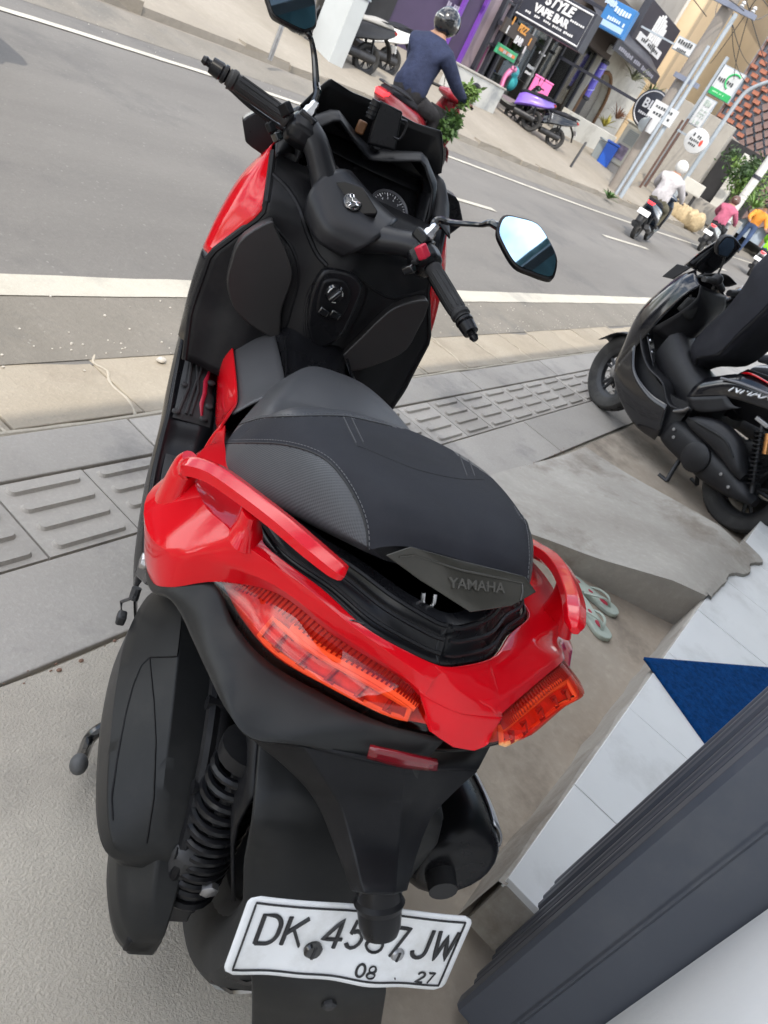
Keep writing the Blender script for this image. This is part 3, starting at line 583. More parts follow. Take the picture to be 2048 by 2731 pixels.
# centre of the tail: deck and pointed rear face
tp = [T(zc(1290, 540), z=.803), T(zc(1330, 672), z=.792), T(zc(1440, 727), z=.782), T(zc(1525, 712), z=.792), T(zc(1560, 620), z=.803)]
ck = T(zc(1440, 600), z=.806)
mb = MB(); dk = [(-.188, .036, .8325), (-.197, .008, .8335), (-.192, -.030, .8335), (-.168, -.072, .8325)]
fr2 = [tp[0]+V((0, .004, .004)), ck+V((-.002, .014, .002)), ck+V((-.002, -.014, .002)), tp[4]+V((0, -.004, .004))]
mb.patch([dk, [V(a).lerp(b, .6)+V((0, 0, .003)) for a, b in zip(dk, fr2)], fr2], 10, 8, sv=False); mb.patch([fr2, [tp[0].lerp(tp[1], .5), ck.lerp(tp[2], .5)+V((-.006, .012, 0)), ck.lerp(tp[2], .5)+V((-.006, -.012, 0)), tp[4].lerp(tp[3], .5)], [tp[1], tp[2]+V((0, .014, .001)), tp[2]+V((0, -.014, .001)), tp[3]], [tp[1]+V((.03, 0, -.005)), tp[2]+V((.05, .01, -.01)), tp[2]+V((.05, -.01, -.01)), tp[3]+V((.03, 0, -.005))]], 10, 12, sv=False, su=False)
part('tail_cap', mb, RED, solid=.004, bevel=.002)
# ---- tail lamps: tinted lens over an orange reflector with ribs and a light guide
LENS = tinted('red_lens', (1, .40, .30), .10); REFL = mat('orange_reflector', (.66, .07, .028), .28, spec=.7, var=.25, vs=60); GUIDE = mat('orange_guide', (1, .50, .20), .2, coat=.5); REFD = mat('dark_red_reflector', (.34, .022, .016), .22, coat=.5)
UP = [(-.018, .246, .738), (-.062, .181, .777), (-.136, .116, .790), (-.190, .045, .800), (-.226, .012, .795)]
LO = [(-.016, .246, .728), (-.068, .214, .717), (-.128, .175, .722), (-.178, .118, .738), (-.224, .055, .756), (-.246, .006, .776)]
LOR = [V((-.02, -.312, .740)), T(zb(1648, 1378), z=.792), T(zb(1560, 1432), z=.788), T(zc(1620, 685), z=.787), T(zc(1530, 712), z=.786)]
def lamp(F, s):
    if s < 0: F = lambda p: mir(p)
    u = crv(UP if s > 0 else [mir(p) for p in UPR], 30); l = crv(LO if s > 0 else [mir(p) for p in LOR], 30); mid = [a.lerp(b, .5)+V((-.020, .016, 0)) *min(1, 3*min(i/29, 1-i/29)+.15) for i, (a, b) in enumerate(zip(u, l))]
    mb = MB(); mb.patch([[F(p) for p in u], [F(p) for p in mid], [F(p) for p in l]], 30, 10); ln = part('tail_lamp', mb, LENS)
    off = V((.018, -.014, -.004)) if s > 0 else V((.004, 0, -.007)); u2 = [p+off*.8 for p in u]; l2 = [p+off*.8 for p in l]; m2 = [p+off*1.6 for p in mid]
    mb = MB(); mb.patch([[F(p) for p in u2], [F(p) for p in m2], [F(p) for p in l2]], 30, 10); ob('reflector', mb, REFL, ln, solid=.003)
    mb = MB(); mb.tube([F(u2[i].lerp(l2[i], .30)+(V((-.012, .010, 0)) if s > 0 else V((-.004, .003, .002)))) for i in range(11, 28)], .0062 if s > 0 else .0035, 8); ob('light_guide', mb, GUIDE, ln)
    mb = MB(); ring = [u2[i].lerp(l2[i], .42)+V((-.011, .010, 0))*(1 if s > 0 else .3) for i in range(9, 27)]+[u2[i].lerp(l2[i], .86)+V((-.006, .006, 0)) for i in range(26, 8, -1)]; mb.tube([F(p) for p in ring], .0038, 6, closed=True); ob('guide_loop', mb, GUIDE, ln)
    for i in range(11, 26, 3):                                     # stepped inner bezels
        a, b = u2[i].lerp(l2[i], .48), u2[i].lerp(l2[i], .80); mb = MB(); mb.tube([F(q+V((-.008, .007, 0))) for q in (a.lerp(b, .02)+(u2[i+1]-u2[i])*.9, a, b, b+(l2[i+1]-l2[i])*.8)], .0036, 5); ob('bezel', mb, REFD, ln)
    mb = MB()
    for i in range(46):                                            # fine ribs along the upper edge
        t = .10+.86*i/46; k = t*29; j = int(k); a = u[j].lerp(u[min(29, j+1)], k-j); b = l[j].lerp(l[min(29, j+1)], k-j)
        mb.tube([F(a.lerp(b, .05)+off*.30), F(a.lerp(b, .24)+off*.30+V((-.008, .006, 0)))], .0013, 4)
    ob('lens_rib', mb, REFD, ln)['kind'] = 'stuff'
both(lamp)
# ---- dark lower cowl under the lamps
def cowl(F, s):
    top = [(.16, .316, .642), (.055, .306, .654), (.004, .288, .692), (-.018, .245, .730), (-.068, .215, .715), (-.128, .176, .720), (-.178, .119, .736), (-.224, .056, .754), (-.250, -.018, .772)]
    low = [(.16, .300, .625), (.055, .290, .637), T(zc(440, 200), y=.272), T(zc(490, 330), y=.250), T(zc(555, 470), y=.228), T(zc(620, 600), y=.212), T(zc(700, 690), y=.185), T(zc(900, 712), x=-.235), (-.255, -.018, .705)]
    mid = [V(a).lerp(V(b), .55)+V((-.006, .012, 0)) for a, b in zip(top, low)]; inn = [V(p)+V((.05, -.05, -.012)) for p in low]
    if s < 0:
        top = [p+V((.002, .001, -.003)) for p in crv(LOR, 8)]; mid = [p+V((.012, .018, -.030)) for p in top]; low = [p+V((.035, .050, -.062)) for p in top]; inn = [p+V((.06, .10, -.070)) for p in top]; F = lambda p: V(p)
    mb = MB(); mb.patch([[F(p) for p in q] for q in (top, mid, low, inn)], 36, 16, sv=True); part('lower_cowl', mb, GREYP, solid=.004)
both(cowl)
mb = MB(); mb.patch([[T(zc(1110, 718), x=-.262), T(zc(1230, 745), x=-.272), T(zc(1350, 770), x=-.274)], [T(zc(1100, 752), x=-.262), T(zc(1225, 785), x=-.270), T(zc(1345, 797), x=-.272)]], 8, 4); part('reflector_strip', mb, mat('dark_red_reflector_strip', (.16, .006, .012), .2, coat=.5), solid=.006)
# ---- storage tub below the open seat
OUT = [(.30, .232, .742), (.18, .236, .772), (.07, .223, .797), (-.04, .204, .817), (-.10, .144, .824), (-.157, .096, .828), (-.188, .034, .830), (-.196, .008, .831)]
RIM = [(.30, .205, .765), (.18, .205, .80), (.07, .195, .825), (-.03, .165, .850), (-.085, .112, .862), (-.130, .070, .868), (-.160, .025, .871), (-.164, .008, .872)]
INR = [(.30, .19, .765), (.18, .19, .80), (.07, .18, .825), (-.02, .150, .850), (-.070, .100, .862), (-.112, .060, .868), (-.138, .02, .871), (-.142, .008, .872)]
FLR = [(.30, .15, .55), (.18, .15, .55), (.07, .14, .55), (.0, .11, .55), (-.03, .07, .55), (-.06, .04, .55), (-.08, .02, .55), (-.08, .008, .55)]
mb = MB()
for F in ((lambda p: V(p)), (lambda p: mir(p, .008))):
    mid_ = [(a[0]*.5+b[0]*.5+.004, a[1]*.5+b[1]*.5-.006, lerp(a[2], b[2], .35)) for a, b in zip(OUT, RIM)]
    mb.patch([[F(p) for p in q] for q in (OUT, mid_, RIM)], 34, 8); mb.patch([[F(p) for p in q] for q in (RIM, INR, FLR)], 34, 6, sv=False); mb.patch([[F(p) for p in FLR], [V((p[0], TC, .55)) for p in FLR]], 34, 3)
mb.patch([[(.30, .232, .742), (.30, 0, .70), (.30, -.22, .742)], [(.30, .16, .55), (.30, 0, .55), (.30, -.16, .55)]], 8, 4)
tb = part('storage_tub', mb, BLK2, solid=.003)
mb = MB()
for k, (h, f_) in enumerate(((.0, .35), (.004, .62), (.003, .95))):
    for F in ((lambda p: V(p)), (lambda p: mir(p, .008))): mb.tube([F(V(a).lerp(V(b), f_)+V((-.004, .003, h))) for a, b in zip(crv(OUT, 40)[8:], crv(RIM, 40)[8:])], .0028, 5)
ob('tub_ridge', mb, BLK, tb)
# ---- grab rails
def rail(F, s):
    c = [T(zb(183, 566), z=.802), T(zb(205, 554), z=.810), T(zb(235, 548), z=.819), T(zb(320, 580), z=.836), T(zb(440, 665), z=.856), T(zb(560, 758), z=.873), T(zb(670, 852), z=.885), T(zb(765, 930), z=.893), T(zb(785, 945), z=.893)]
    if s < 0: c = [(.262, .262, .752), (.235, .272, .776), (.18, .268, .800), (.10, .244, .838), (.02, .214, .866), (-.06, .180, .885), (-.10, .160, .892), (-.13, .146, .894), (-.146, .138, .894)]
    w_ = [(.014, .009), (.024, .014), (.026, .015), (.022, .014), (.0195, .0125), (.0185, .012), (.018, .0115), (.0155, .010), (.007, .006)]
    P = crv(c, 30); mb = MB(); secs = []
    for i, p in enumerate(P):
        t = (P[min(29, i+1)]-P[max(0, i-1)]).normalized(); sd = V((0, 0, 1)).cross(t).normalized(); up = t.cross(sd); k = i/29*(len(w_)-1); j = min(int(k), len(w_)-2); a = lerp(w_[j][0], w_[j+1][0], k-j); b = lerp(w_[j][1], w_[j+1][1], k-j)
        secs.append([F(p+sd*a*cos(q)*(1 if abs(cos(q)) < .9 else .92)+up*b*sin(q)) for q in [2*pi*(n+.5)/6 for n in range(6)]])
    mb.loft(secs, 24, 30, sv=False, su=False); r_ = part('grab_rail', mb, RED, bevel=.006, seg=4, smooth=60)
    mb = MB(); top, bot = (T(zb(445, 690), z=.850), T(zb(425, 805), z=.812)) if s > 0 else (V((-.005, .216, .862)), V((-.012, .228, .800))); q = []
    for h, (a, b) in ((0, (.030, .014)), (.5, (.027, .016)), (1, (.034, .024))): q.append([F(bot.lerp(top, 1-h)+V((a*cos(n)-.2*a*sin(n), b*sin(n), 0))) for n in [2*pi*e/10 for e in range(10)]])
    mb.loft(q, 16, 8); ob('rail_post', mb, RED, r_)
both(rail, TC)
mb = MB(); q_ = T(zb(190, 580), z=.775); mb.loft([[q_+V((a*cos(n), b_*sin(n), dz)) for n in [2*pi*e/12 for e in range(12)]] for dz, a, b_ in ((-.05, .044, .026), (-.02, .036, .023), (.008, .031, .020), (.022, .027, .017), (.032, .018, .011))], 18, 8); part('rail_foot', mb, RED)
# ---- seat: lofted cushion, cut into front vinyl, black cloth and ribbed side panels
ST = [  # x, bottom half width, bottom z, shoulder half width, shoulder z, top z
 (.730, .020, .735, .014, .748, .752), (.690, .075, .722, .050, .765, .778), (.640, .118, .712, .080, .782, .796), (.56, .155, .706, .110, .792, .803), (.47, .190, .703, .140, .795, .804),
 (.39, .216, .708, .165, .797, .806), (.33, .232, .720, .180, .808, .820), (.285, .240, .733, .190, .835, .852), (.235, .242, .750, .190, .868, .890), (.18, .236, .772, .182, .888, .911), (.10, .220, .802, .174, .904, .926), (.03, .192, .836, .162, .914, .937), (-.035, .155, .866, .136, .916, .941), (-.075, .128, .884, .114, .914, .934), (-.097, .108, .894, .098, .909, .920)]
def seat_sec(x, wb, zb_, ws, zs, zt):
    arcx = lambda y: .05*(1-(y/.2)**2) if .2 < x < .40 else 0      # the step between the two seats bows forward in the middle
    half = [(wb-.020, zb_-.004), (wb, zb_+.006), (lerp(wb, ws, .45)+.006, lerp(zb_, zs, .5)), (ws, zs), (ws*.75, lerp(zs, zt, .75)), (ws*.35, zt), (0, zt)]
    full = half+[(-y, z) for y, z in reversed(half[:-1])]
    return [V((x+arcx(y)*(1 if z > zb_+.03 else .3), y, z)) for y, z in full]
NS, NP = 200, 120
rows0 = [crv(seat_sec(*s), NP+1) for s in ST]; cols = [crv([r[i] for r in rows0], NS+1) for i in range(NP+1)]
SEATG = mat('grey_vinyl', (.040, .041, .045), .42, var=.12, vs=5, rvar=.06, bump=.0002, bs=700); SEATK = mat('black_seat_cloth', (.0135, .014, .019), .78, var=.3, vs=5, stain=(.05, .05, .055), ss=6, sw=.18, bump=.0005, bs=1400, spec=.3)
def side_mat():
    m_ = mat('ribbed_side_vinyl', (.038, .039, .043), .5, var=.08, vs=6); t = m_.node_tree; N = t.nodes; b = N['Principled BSDF']; g = N.new('ShaderNodeTexCoord'); mp_ = N.new('ShaderNodeMapping'); mp_.inputs['Rotation'].default_value = (0, .35, .2)
    wv = N.new('ShaderNodeTexWave'); wv.inputs['Scale'].default_value = 130; wv.bands_direction = 'Z'; wv2 = N.new('ShaderNodeTexWave'); wv2.inputs['Scale'].default_value = 70; wv2.bands_direction = 'X'; ad = N.new('ShaderNodeMath'); bn = N.new('ShaderNodeBump'); bn.inputs['Distance'].default_value = .00022
    t.links.new(g.outputs['Object'], mp_.inputs[0]); t.links.new(mp_.outputs[0], wv.inputs[0]); t.links.new(mp_.outputs[0], wv2.inputs[0]); t.links.new(wv.outputs[1], ad.inputs[0]); t.links.new(wv2.outputs[1], ad.inputs[1]); t.links.new(ad.outputs[0], bn.inputs['Height']); t.links.new(bn.outputs[0], b.inputs['Normal']); return m_
SEATS = side_mat()
SIDEC = [zb(*p) for p in ((330, 458), (350, 460), (450, 458), (560, 464), (660, 490), (730, 530), (790, 600), (840, 690), (868, 780), (873, 870))]
FRONTC = [zb(*p) for p in ((300, 520), (345, 452), (380, 402), (440, 378), (500, 365), (620, 360), (780, 360), (900, 383), (960, 398), (1010, 408))]
def below(c, p):                                                   # is pixel p under the traced curve c
    for (xa, ya), (xb, yb) in zip(c[:-1], c[1:]):
        if xa <= p[0] <= xb: return p[1] > lerp(ya, yb, (p[0]-xa)/max(1e-6, xb-xa))
    return False
def zone(i, j):                                                    # i across (0..NP), j along (0..NS)
    il = min(i, NP-1-i); pl_c = (cols[il][j]+cols[il+1][j+1])/2; p = pxl(pl_c); c = (cols[i][j]+cols[i+1][j+1])/2
    pc = pxl(c) if i < NP*.62 else None
    if c.x > .40 or (c.x > .20 and (not below(FRONTC, pc if pc else p)) and (pc is None or pc[0] < FRONTC[-1][0])): return 'front'
    if il < NP*.31 and p[0] < SIDEC[-1][0] and below(SIDEC, p): return 'side_l' if i < NP/2 else 'side_r'
    return 'top'
zs_ = {'front': MB(), 'top': MB(), 'side_l': MB(), 'side_r': MB()}
for i in range(NP):
    for j in range(NS): zs_[zone(i, j)].add([cols[i][j], cols[i+1][j], cols[i+1][j+1], cols[i][j+1]], [(0, 1, 2, 3)])
st_ = part('seat', zs_['top'], SEATK, smooth=80); ob('seat_front', zs_['front'], SEATG, st_, smooth=80); ob('side_panel', zs_['side_l'], SEATS, st_, smooth=80); ob('side_panel', zs_['side_r'], SEATS, st_, smooth=80)
mb = MB(); bt = [[cols[0][j], V((cols[0][j].x, 0, cols[0][j].z-.012)), cols[NP][j]] for j in range(NS+1)]; mb.grid(bt); mb.add([cols[i][NS] for i in range(NP+1)], [tuple(range(NP+1))]); ob('seat_base', mb, BLK, st_)
THR = mat('grey_thread', (.12, .12, .125), .8)
smb = MB()
for i in range(NP):
    for j in range(NS): smb.add([cols[i][j], cols[i+1][j], cols[i+1][j+1], cols[i][j+1]], [(0, 1, 2, 3)])
def stitch(P, step=.0075):
    mb = MB(); d = [0]
    for a, b in zip(P[:-1], P[1:]): d.append(d[-1]+(b-a).length)
    def at(s):
        for k in range(len(d)-1):
            if d[k+1] >= s: return P[k].lerp(P[k+1], (s-d[k])/max(1e-9, d[k+1]-d[k]))
        return P[-1]
    for k in range(int(d[-1]/step)): mb.tube([at(k*step), at(k*step+step*.62)], .0007, 4)
    return mb
def seam(pts, both_=False, st2=True, r=.0013):
    P = trace(smb, pts, 60, .0004)
    for F in ((lambda p: p), (lambda p: mir(p))) if both_ else ((lambda p: p),):
        mb = MB(); mb.tube([F(p) for p in P], r*.7, 5); ob('seam', mb, RUB, st_, smooth=0)
    if st2:
        Q = trace(smb, [(a+4, b-9) if both_ else (a, b-6) for a, b in pts], 60, .0008)
        for F in ((lambda p: p), (lambda p: mir(p))) if both_ else ((lambda p: p),): ob('stitching', stitch([F(p) for p in Q]), THR, st_, smooth=0)
seam(SIDEC[1:], True, r=.0022); seam(FRONTC[1:-1], False, r=.002)
for du in (0, 28): seam([zb(780+du, 362), zb(800+du, 405), zb(832+du, 470)], r=.0008); seam([zb(1205+du, 492), zb(1222+du, 540), zb(1240+du, 590)], r=.0008)
seam([zb(835, 470), zb(860, 478), zb(960, 520), zb(1050, 555), zb(1150, 580), zb(1230, 592), zb(1300, 592)], st2=False, r=.0009)
seam([zb(1412, 700), zb(1440, 745), zb(1490, 800), zb(1520, 850)], r=.0008)
# rear trim with raised lettering, hinge hook
TRIM = mat('satin_grey_trim', (.040, .037, .030), .27, var=.08, vs=12, metal=.2)
tq = lambda u, v, y: T(zb(u, v), y=y)
A_, B_, C_, D_, E_ = tq(938, 872, .100), tq(1030, 840, .072), tq(1200, 888, .004), tq(1450, 950, -.088), tq(1492, 1008, -.110)
H_, G_, F_ = tq(1060, 962, .048), tq(1250, 1082, -.012), tq(1400, 1060, -.074)
iu = [A_+V((.03, -.01, -.004)), B_+V((.035, 0, -.006)), C_+V((.05, 0, -.006)), D_+V((.035, 0, -.006)), E_+V((.03, .01, -.004))]; il = [A_+V((.03, -.01, -.004)), H_+V((.05, 0, .006)), G_+V((.07, 0, .006)), F_+V((.05, 0, .006)), E_+V((.03, .01, -.004))]
mb = MB(); mb.patch([[A_, B_, C_, D_, E_], [A_, H_, G_, F_, E_]], 17, 6, su=False, sv=False); tr_ = ob('rear_trim', mb, TRIM, st_, solid=.003, bevel=.0025)
fx = ((D_-C_)+(F_-G_)).normalized(); fy = ((C_-G_)+(D_-F_)).normalized(); ntr = fx.cross(fy).normalized(); cen = (C_+D_+F_+G_)/4
mb = MB(); ln_ = [A_.lerp(H_, .25).lerp(B_, .25), B_.lerp(H_, .28), C_.lerp(G_, .22), D_.lerp(F_, .24), D_.lerp(F_, .55).lerp(E_, .25), F_.lerp(E_, .35)]; mb.tube([p+ntr*.0022 for p in crv(ln_, 26, False)], .0016, 5); ob('trim_bead', mb, TRIM, tr_)
text('raised_lettering', 'YAMAHA', .0185, frame(cen+ntr*.0026+fx*-.022, fx, fy), mat('trim_letter', (.085, .08, .07), .25, metal=.2), tr_, .0014, sx=1.02, thick=.0003, shear=.12)
hk = [T(zb(1078, 1010), x=-.128), T(zb(1075, 1045), x=-.132), T(zb(1090, 1068), x=-.135), T(zb(1112, 1055), x=-.133), T(zb(1120, 1015), x=-.128)]
mb = MB(); mb.tube(crv(hk, 18), .0028, 8); ob('latch_hook', mb, STEEL, st_)
# ---- front of the red scooter: floor, tunnel, leg shield, fairing
def sym(fn):
    for s in (1, -1): fn((lambda p: V(p)) if s > 0 else (lambda p: mir(p)), s)
OE = [(1.25, .270, .70), (1.137, .272, .590), (.968, .274, .526), (.838, .274, .490), (.775, .275, .445), (.68, .276, .405), (.52, .272, .375), (.40, .262, .37)]
def floor(F, s):
    inn = [(x, .165, z+.004) for x, _, z in OE]; mb = MB(); mb.patch([[F(p) for p in OE], [F((x, y-.012, z-.006)) for x, y, z in OE], [F(p) for p in inn]], 34, 6, sv=False); fl_ = part('footboard', mb, BLK2, solid=.006)
    low = [(x, y-.03, z-.17 if x < 1.1 else z-.24) for x, y, z in OE]; mid = [(x, y+.004, z-.06) for x, y, z in OE]; mb = MB(); mb.patch([[F(p) for p in OE], [F(p) for p in mid], [F(p) for p in low]], 30, 8); ob('side_skirt', mb, BLK2, fl_, solid=.004)
    o1, i1 = crv(OE, 60), crv(inn, 60)
    def fp(u, v, h=.0): k = u*59; j = min(58, int(k)); a = o1[j].lerp(o1[j+1], k-j); b = i1[j].lerp(i1[j+1], k-j); return F(a.lerp(b, v)+V((-.15*h, 0, h)))
    mb = MB(); rows = [[fp(lerp(.16, .455, i/20), lerp(lerp(.16, .10, i/20), lerp(.70, .90, i/20) if i < 12 else .90, j/8), .010 if 0 < i < 20 and 0 < j < 8 else .003) for j in range(9)] for i in range(21)]; mb.grid(rows); mt = ob('rubber_mat', mb, RUB, fl_)
    for vv in ((.22, .30, .18), (.45, .42, .34), (.36, .52, .44)):
        mb = MB(); mb.tube([fp(u, v, .013) for u, v in ((.19, vv[0]), (.27, vv[0]+.06), (.34, vv[1]), (.44, vv[2]))], .0038, 6); ob('mat_rib', mb, RUB, mt)
    mb = MB(); mb.grid([[fp(u, v, .0125), fp(u, v+w_, .0125)] for u, v, w_ in ((.235, .70, .02), (.275, .66, .06), (.30, .60, .10), (.34, .62, .09), (.385, .58, .09), (.44, .66, .04))]); ob('red_inlay', mb, mat('red_inlay', (.32, .006, .025), .4), mt, solid=.003)
    for u, v in ((.175, .24), (.22, .60), (.30, .78), (.33, .22), (.385, .80), (.44, .14), (.44, .72)):
        mb = MB(); c = fp(u, v, .010); mb.lathe([(.010, 0), (.010, .004), (.007, .0065), (.001, .007)], 12, Matrix.Translation(c)); ob('mat_rivet', mb, RUB, mt)
    mb = MB(); rows = [[fp(lerp(.62, .92, i/10), lerp(.15, .8, j/5), .008 if 0 < i < 10 and 0 < j < 5 else .002) for j in range(6)] for i in range(11)]; mb.grid(rows); m2 = ob('rubber_mat', mb, RUB, fl_)
    for v in (.25, .42, .6): 
        mb = MB(); mb.tube([fp(u, v+.08*sin(u*30), .011) for u in (.65, .72, .79, .88)], .0035, 6); ob('mat_rib', mb, RUB, m2)
sym(floor)
# tunnel
mb = MB(); mb.loft([[(x, -w1, zb_), (x, -w2, lerp(zb_, zt, .6)), (x, -w2*.62, zt-.01), (x, 0, zt), (x, w2*.62, zt-.01), (x, w2, lerp(zb_, zt, .6)), (x, w1, zb_), (x, 0, zb_-.1)] for x, w1, w2, zb_, zt in ((.42, .22, .20, .42, .70), (.55, .19, .165, .44, .712), (.68, .178, .14, .46, .71), (.80, .170, .125, .49, .715), (.92, .170, .12, .52, .735), (1.05, .17, .13, .56, .78))], 28, 22); tn = part('tunnel', mb, BLK2)
GT = mat('grey_tunnel_panel', (.05, .05, .053), .45, var=.1, vs=6)
def tside(F, s):
    bt = [(.44, .226, .705), (.56, .196, .680), (.66, .174, .658), (.80, .170, .648), (.93, .170, .640), (1.02, .168, .634)]
    mb = MB(); mb.patch([[F((x, y-.004, z-.006)) for x, y, z in bt[1:]], [F((x, y-.04, z+.04)) for x, y, z in bt[1:]], [F((x, y-.078, z+.072)) for x, y, z in bt[1:]]], 16, 8); ob('tunnel_panel', mb, GT, tn, solid=.004)
    mb = MB(); mb.patch([[F(p) for p in bt], [F((x, y+.010, z-.04)) for x, y, z in bt], [F(p) for p in ((.44, .238, .615), (.56, .202, .600), (.66, .178, .572), (.77, .174, .532), (.94, .172, .535), (1.10, .172, .548))]], 24, 8); ob('red_side_blade', mb, RED, tn, solid=.006, bevel=.002)
    mb = MB(); mb.tube([F(p) for p in crv([(.60, .097, .713), (.75, .085, .724), (.90, .08, .735)], 10)], .003, 5); ob('tunnel_seam', mb, GLOSSB, tn)
sym(tside)
# leg shield
def LSX(y, z): return .985-.055*math.exp(-(y/.085)**2)*(1 if z < .93 else max(0, 1-(z-.93)/.10))-.02*max(0, 1-abs(abs(y)-.15)/.08)*(1 if z < .9 else .3)+.012*max(0, (abs(y)-.19)/.08)+(.10*max(0, z-.98)/.08)-.10*max(0, .72-z)
def LSW(z): return lerp(.262, .285, (z-.56)/.12) if z < .68 else (.284 if z < .82 else (lerp(.284, .208, (z-.82)/.13) if z < .95 else lerp(.208, .222, (z-.95)/.11)))
rows = []
for k in range(25):
    z = lerp(.56, 1.06, k/24); wd = LSW(z); rows.append([V((LSX(wd*(2*j/40-1), z), wd*(2*j/40-1), z)) for j in range(41)])
mb = MB(); mb.grid(rows); lsm = mb; ls = part('leg_shield', mb, BLK, solid=.006, smooth=80)
for pth, rr in (([(360, 500), (420, 560), (470, 640), (505, 740), (545, 830), (590, 885)], .007), ([(585, 890), (520, 985), (495, 1080), (500, 1180), (520, 1230)], .005), ([(690, 905), (745, 955), (750, 1010), (720, 1090), (665, 1180)], .005), ([(745, 955), (810, 1000), (880, 1020), (1000, 990)], .006), ([(345, 690), (440, 810), (470, 930), (440, 1060), (405, 1180)], .005), ([(330, 1000), (430, 960)], .002)):
    q = trace(lsm, [za(*p) for p in pth], 30, .0)
    if len(q) > 5: mb = MB(); mb.tube(q, rr, 8); ob('shield_ridge', mb, BLK, ls)
for s in (1, -1):
    e = [r[-1] if s > 0 else r[0] for r in rows]; mb = MB(); mb.tube([p+V((.004, 0, 0)) for p in e], .009, 8); ob('shield_edge', mb, BLK, ls)
def pad(name, pts, xo, th, m_, bev, parent):
    P = [T(za(*p), x=xo) for p in pts]; c = sum(P, V())/len(P); P2 = [p for p in P]; mb = MB(); mb.prism([p+V((.02, 0, 0)) for p in crv(P2, 36, True, True)], (-th, 0, 0)); return ob(name, mb, m_, parent, bevel=bev, seg=4, smooth=50)
gl = [(345, 690), (225, 765), (180, 870), (168, 975), (225, 1090), (375, 1180), (395, 1060), (440, 930), (425, 840), (370, 720)]
g1 = pad('glove_box_lid', gl, .955, .036, mat('dark_brown_black', (.018, .0165, .0165), .42, var=.2, vs=5), .012, ls)
gr_ = [(1005, 1020), (880, 1045), (800, 1105), (735, 1170), (640, 1265), (640, 1300), (710, 1318), (900, 1245), (965, 1150), (1000, 1080)]
g2 = pad('glove_box_lid', gr_, .952, .036, MC['dark_brown_black'], .012, ls)
ig = [(605, 895), (690, 912), (735, 965), (725, 1020), (655, 1170), (585, 1220), (535, 1222), (505, 1140), (520, 1000), (560, 915)]
i1 = pad('ignition_panel', ig, .930, .030, BLK2, .008, ls)
ri = [(585, 945), (660, 945), (690, 990), (680, 1050), (640, 1115), (560, 1100), (545, 1060), (560, 985)]
i2 = pad('ignition_recess', ri, .915, .020, BLK, .006, i1)
kc = T(za(620, 1000), x=.895); mb = MB(); mb.lathe([(.020, -.004), (.022, .006), (.018, .014), (.001, .015)], 20, Matrix.Translation(kc) @ Matrix.Rotation(-pi/2, 4, 'Y')); kn = ob('ignition_knob', mb, GLOSSB, i1)
mb = MB(); mb.box(kc+V((-.018, 0, 0)), (.012, .010, .036), Matrix.Rotation(.5, 3, 'X')); ob('knob_grip', mb, GLOSSB, i1, bevel=.003)
for a in range(3):
    mb = MB(); mb.tube([kc+V((-.014, .017*cos(q), .017*sin(q))) for q in [a*2.1+.2*i for i in range(5)]], .0014, 5); ob('knob_mark', mb, WHITEP, i1)
for du in (0, 48):
    mb = MB(); c = T(za(575+du, 1078+du*.25), x=.895); mb.box(c, (.012, .024, .018), Matrix.Rotation(.2, 3, 'X')); ob('ignition_button', mb, GLOSSB, i1, bevel=.003)
# outer fairing
def fairing(F, s):
    ed = lambda z, o=.003: (lambda w_: (LSX(w_, z)+.004, w_+o, z))(LSW(z))
    R_ = [[ed(1.06), (1.12, .225, 1.072), (1.28, .17, 1.08), (1.42, .05, 1.07)], [ed(.97), (1.09, .268, .975), (1.31, .215, .98), (1.49, .06, .96)], [ed(.88), (1.08, .290, .88), (1.34, .235, .87), (1.53, .06, .86)], [ed(.815), (1.08, .298, .81), (1.34, .24, .80), (1.54, .06, .79)]]
    mb = MB(); mb.patch([[F(p) for p in r] for r in R_], 20, 14); f_ = part('front_fairing', mb, RED, solid=.004)
    R2 = [R_[3], [ed(.72), (1.08, .296, .71), (1.33, .235, .69), (1.52, .06, .69)], [ed(.60), (1.08, .285, .58), (1.30, .215, .55), (1.47, .06, .56)]]
    mb = MB(); mb.patch([[F(p) for p in r] for r in R2], 20, 10); ob('lower_fairing', mb, BLK2, f_, solid=.004)
    pod = [(.175, 1.135), (.256, 1.130), (.300, 1.080), (.275, 1.035), (.19, 1.02)]; mb = MB(); mb.loft([[F((1.19, y, z)) for y, z in pod], [F((1.25, y*.985, z)) for y, z in pod], [F((1.34, y*.82, z-.01)) for y, z in pod]], 22, 8, su=False); ob('lamp_pod', mb, BLK2, f_, bevel=.004)
    sh = [[(1.03, .222, 1.062), (1.08, .19, 1.075), (1.12, .155, 1.07)], [(1.10, .225, 1.085), (1.14, .195, 1.12), (1.17, .160, 1.10)], [(1.18, .215, 1.125), (1.20, .19, 1.155), (1.22, .15, 1.14)], [(1.30, .17, 1.10), (1.30, .15, 1.13), (1.30, .10, 1.15)]]
    mb = MB(); mb.patch([[F(p) for p in r] for r in sh], 10, 14); ob('cowl_shoulder', mb, BLK, f_, solid=.005)
sym(fairing)
mb = MB(); mb.patch([[(1.33, -.2, 1.08), (1.42, -.06, 1.09), (1.42, .06, 1.09), (1.33, .2, 1.08)], [(1.45, -.14, .98), (1.53, -.04, .98), (1.53, .04, .98), (1.45, .14, .98)], [(1.47, -.14, .80), (1.56, -.04, .80), (1.56, .04, .80), (1.47, .14, .80)], [(1.42, -.1, .60), (1.48, -.04, .60), (1.48, .04, .60), (1.42, .1, .60)]], 12, 14); part('nose', mb, RED, solid=.004)
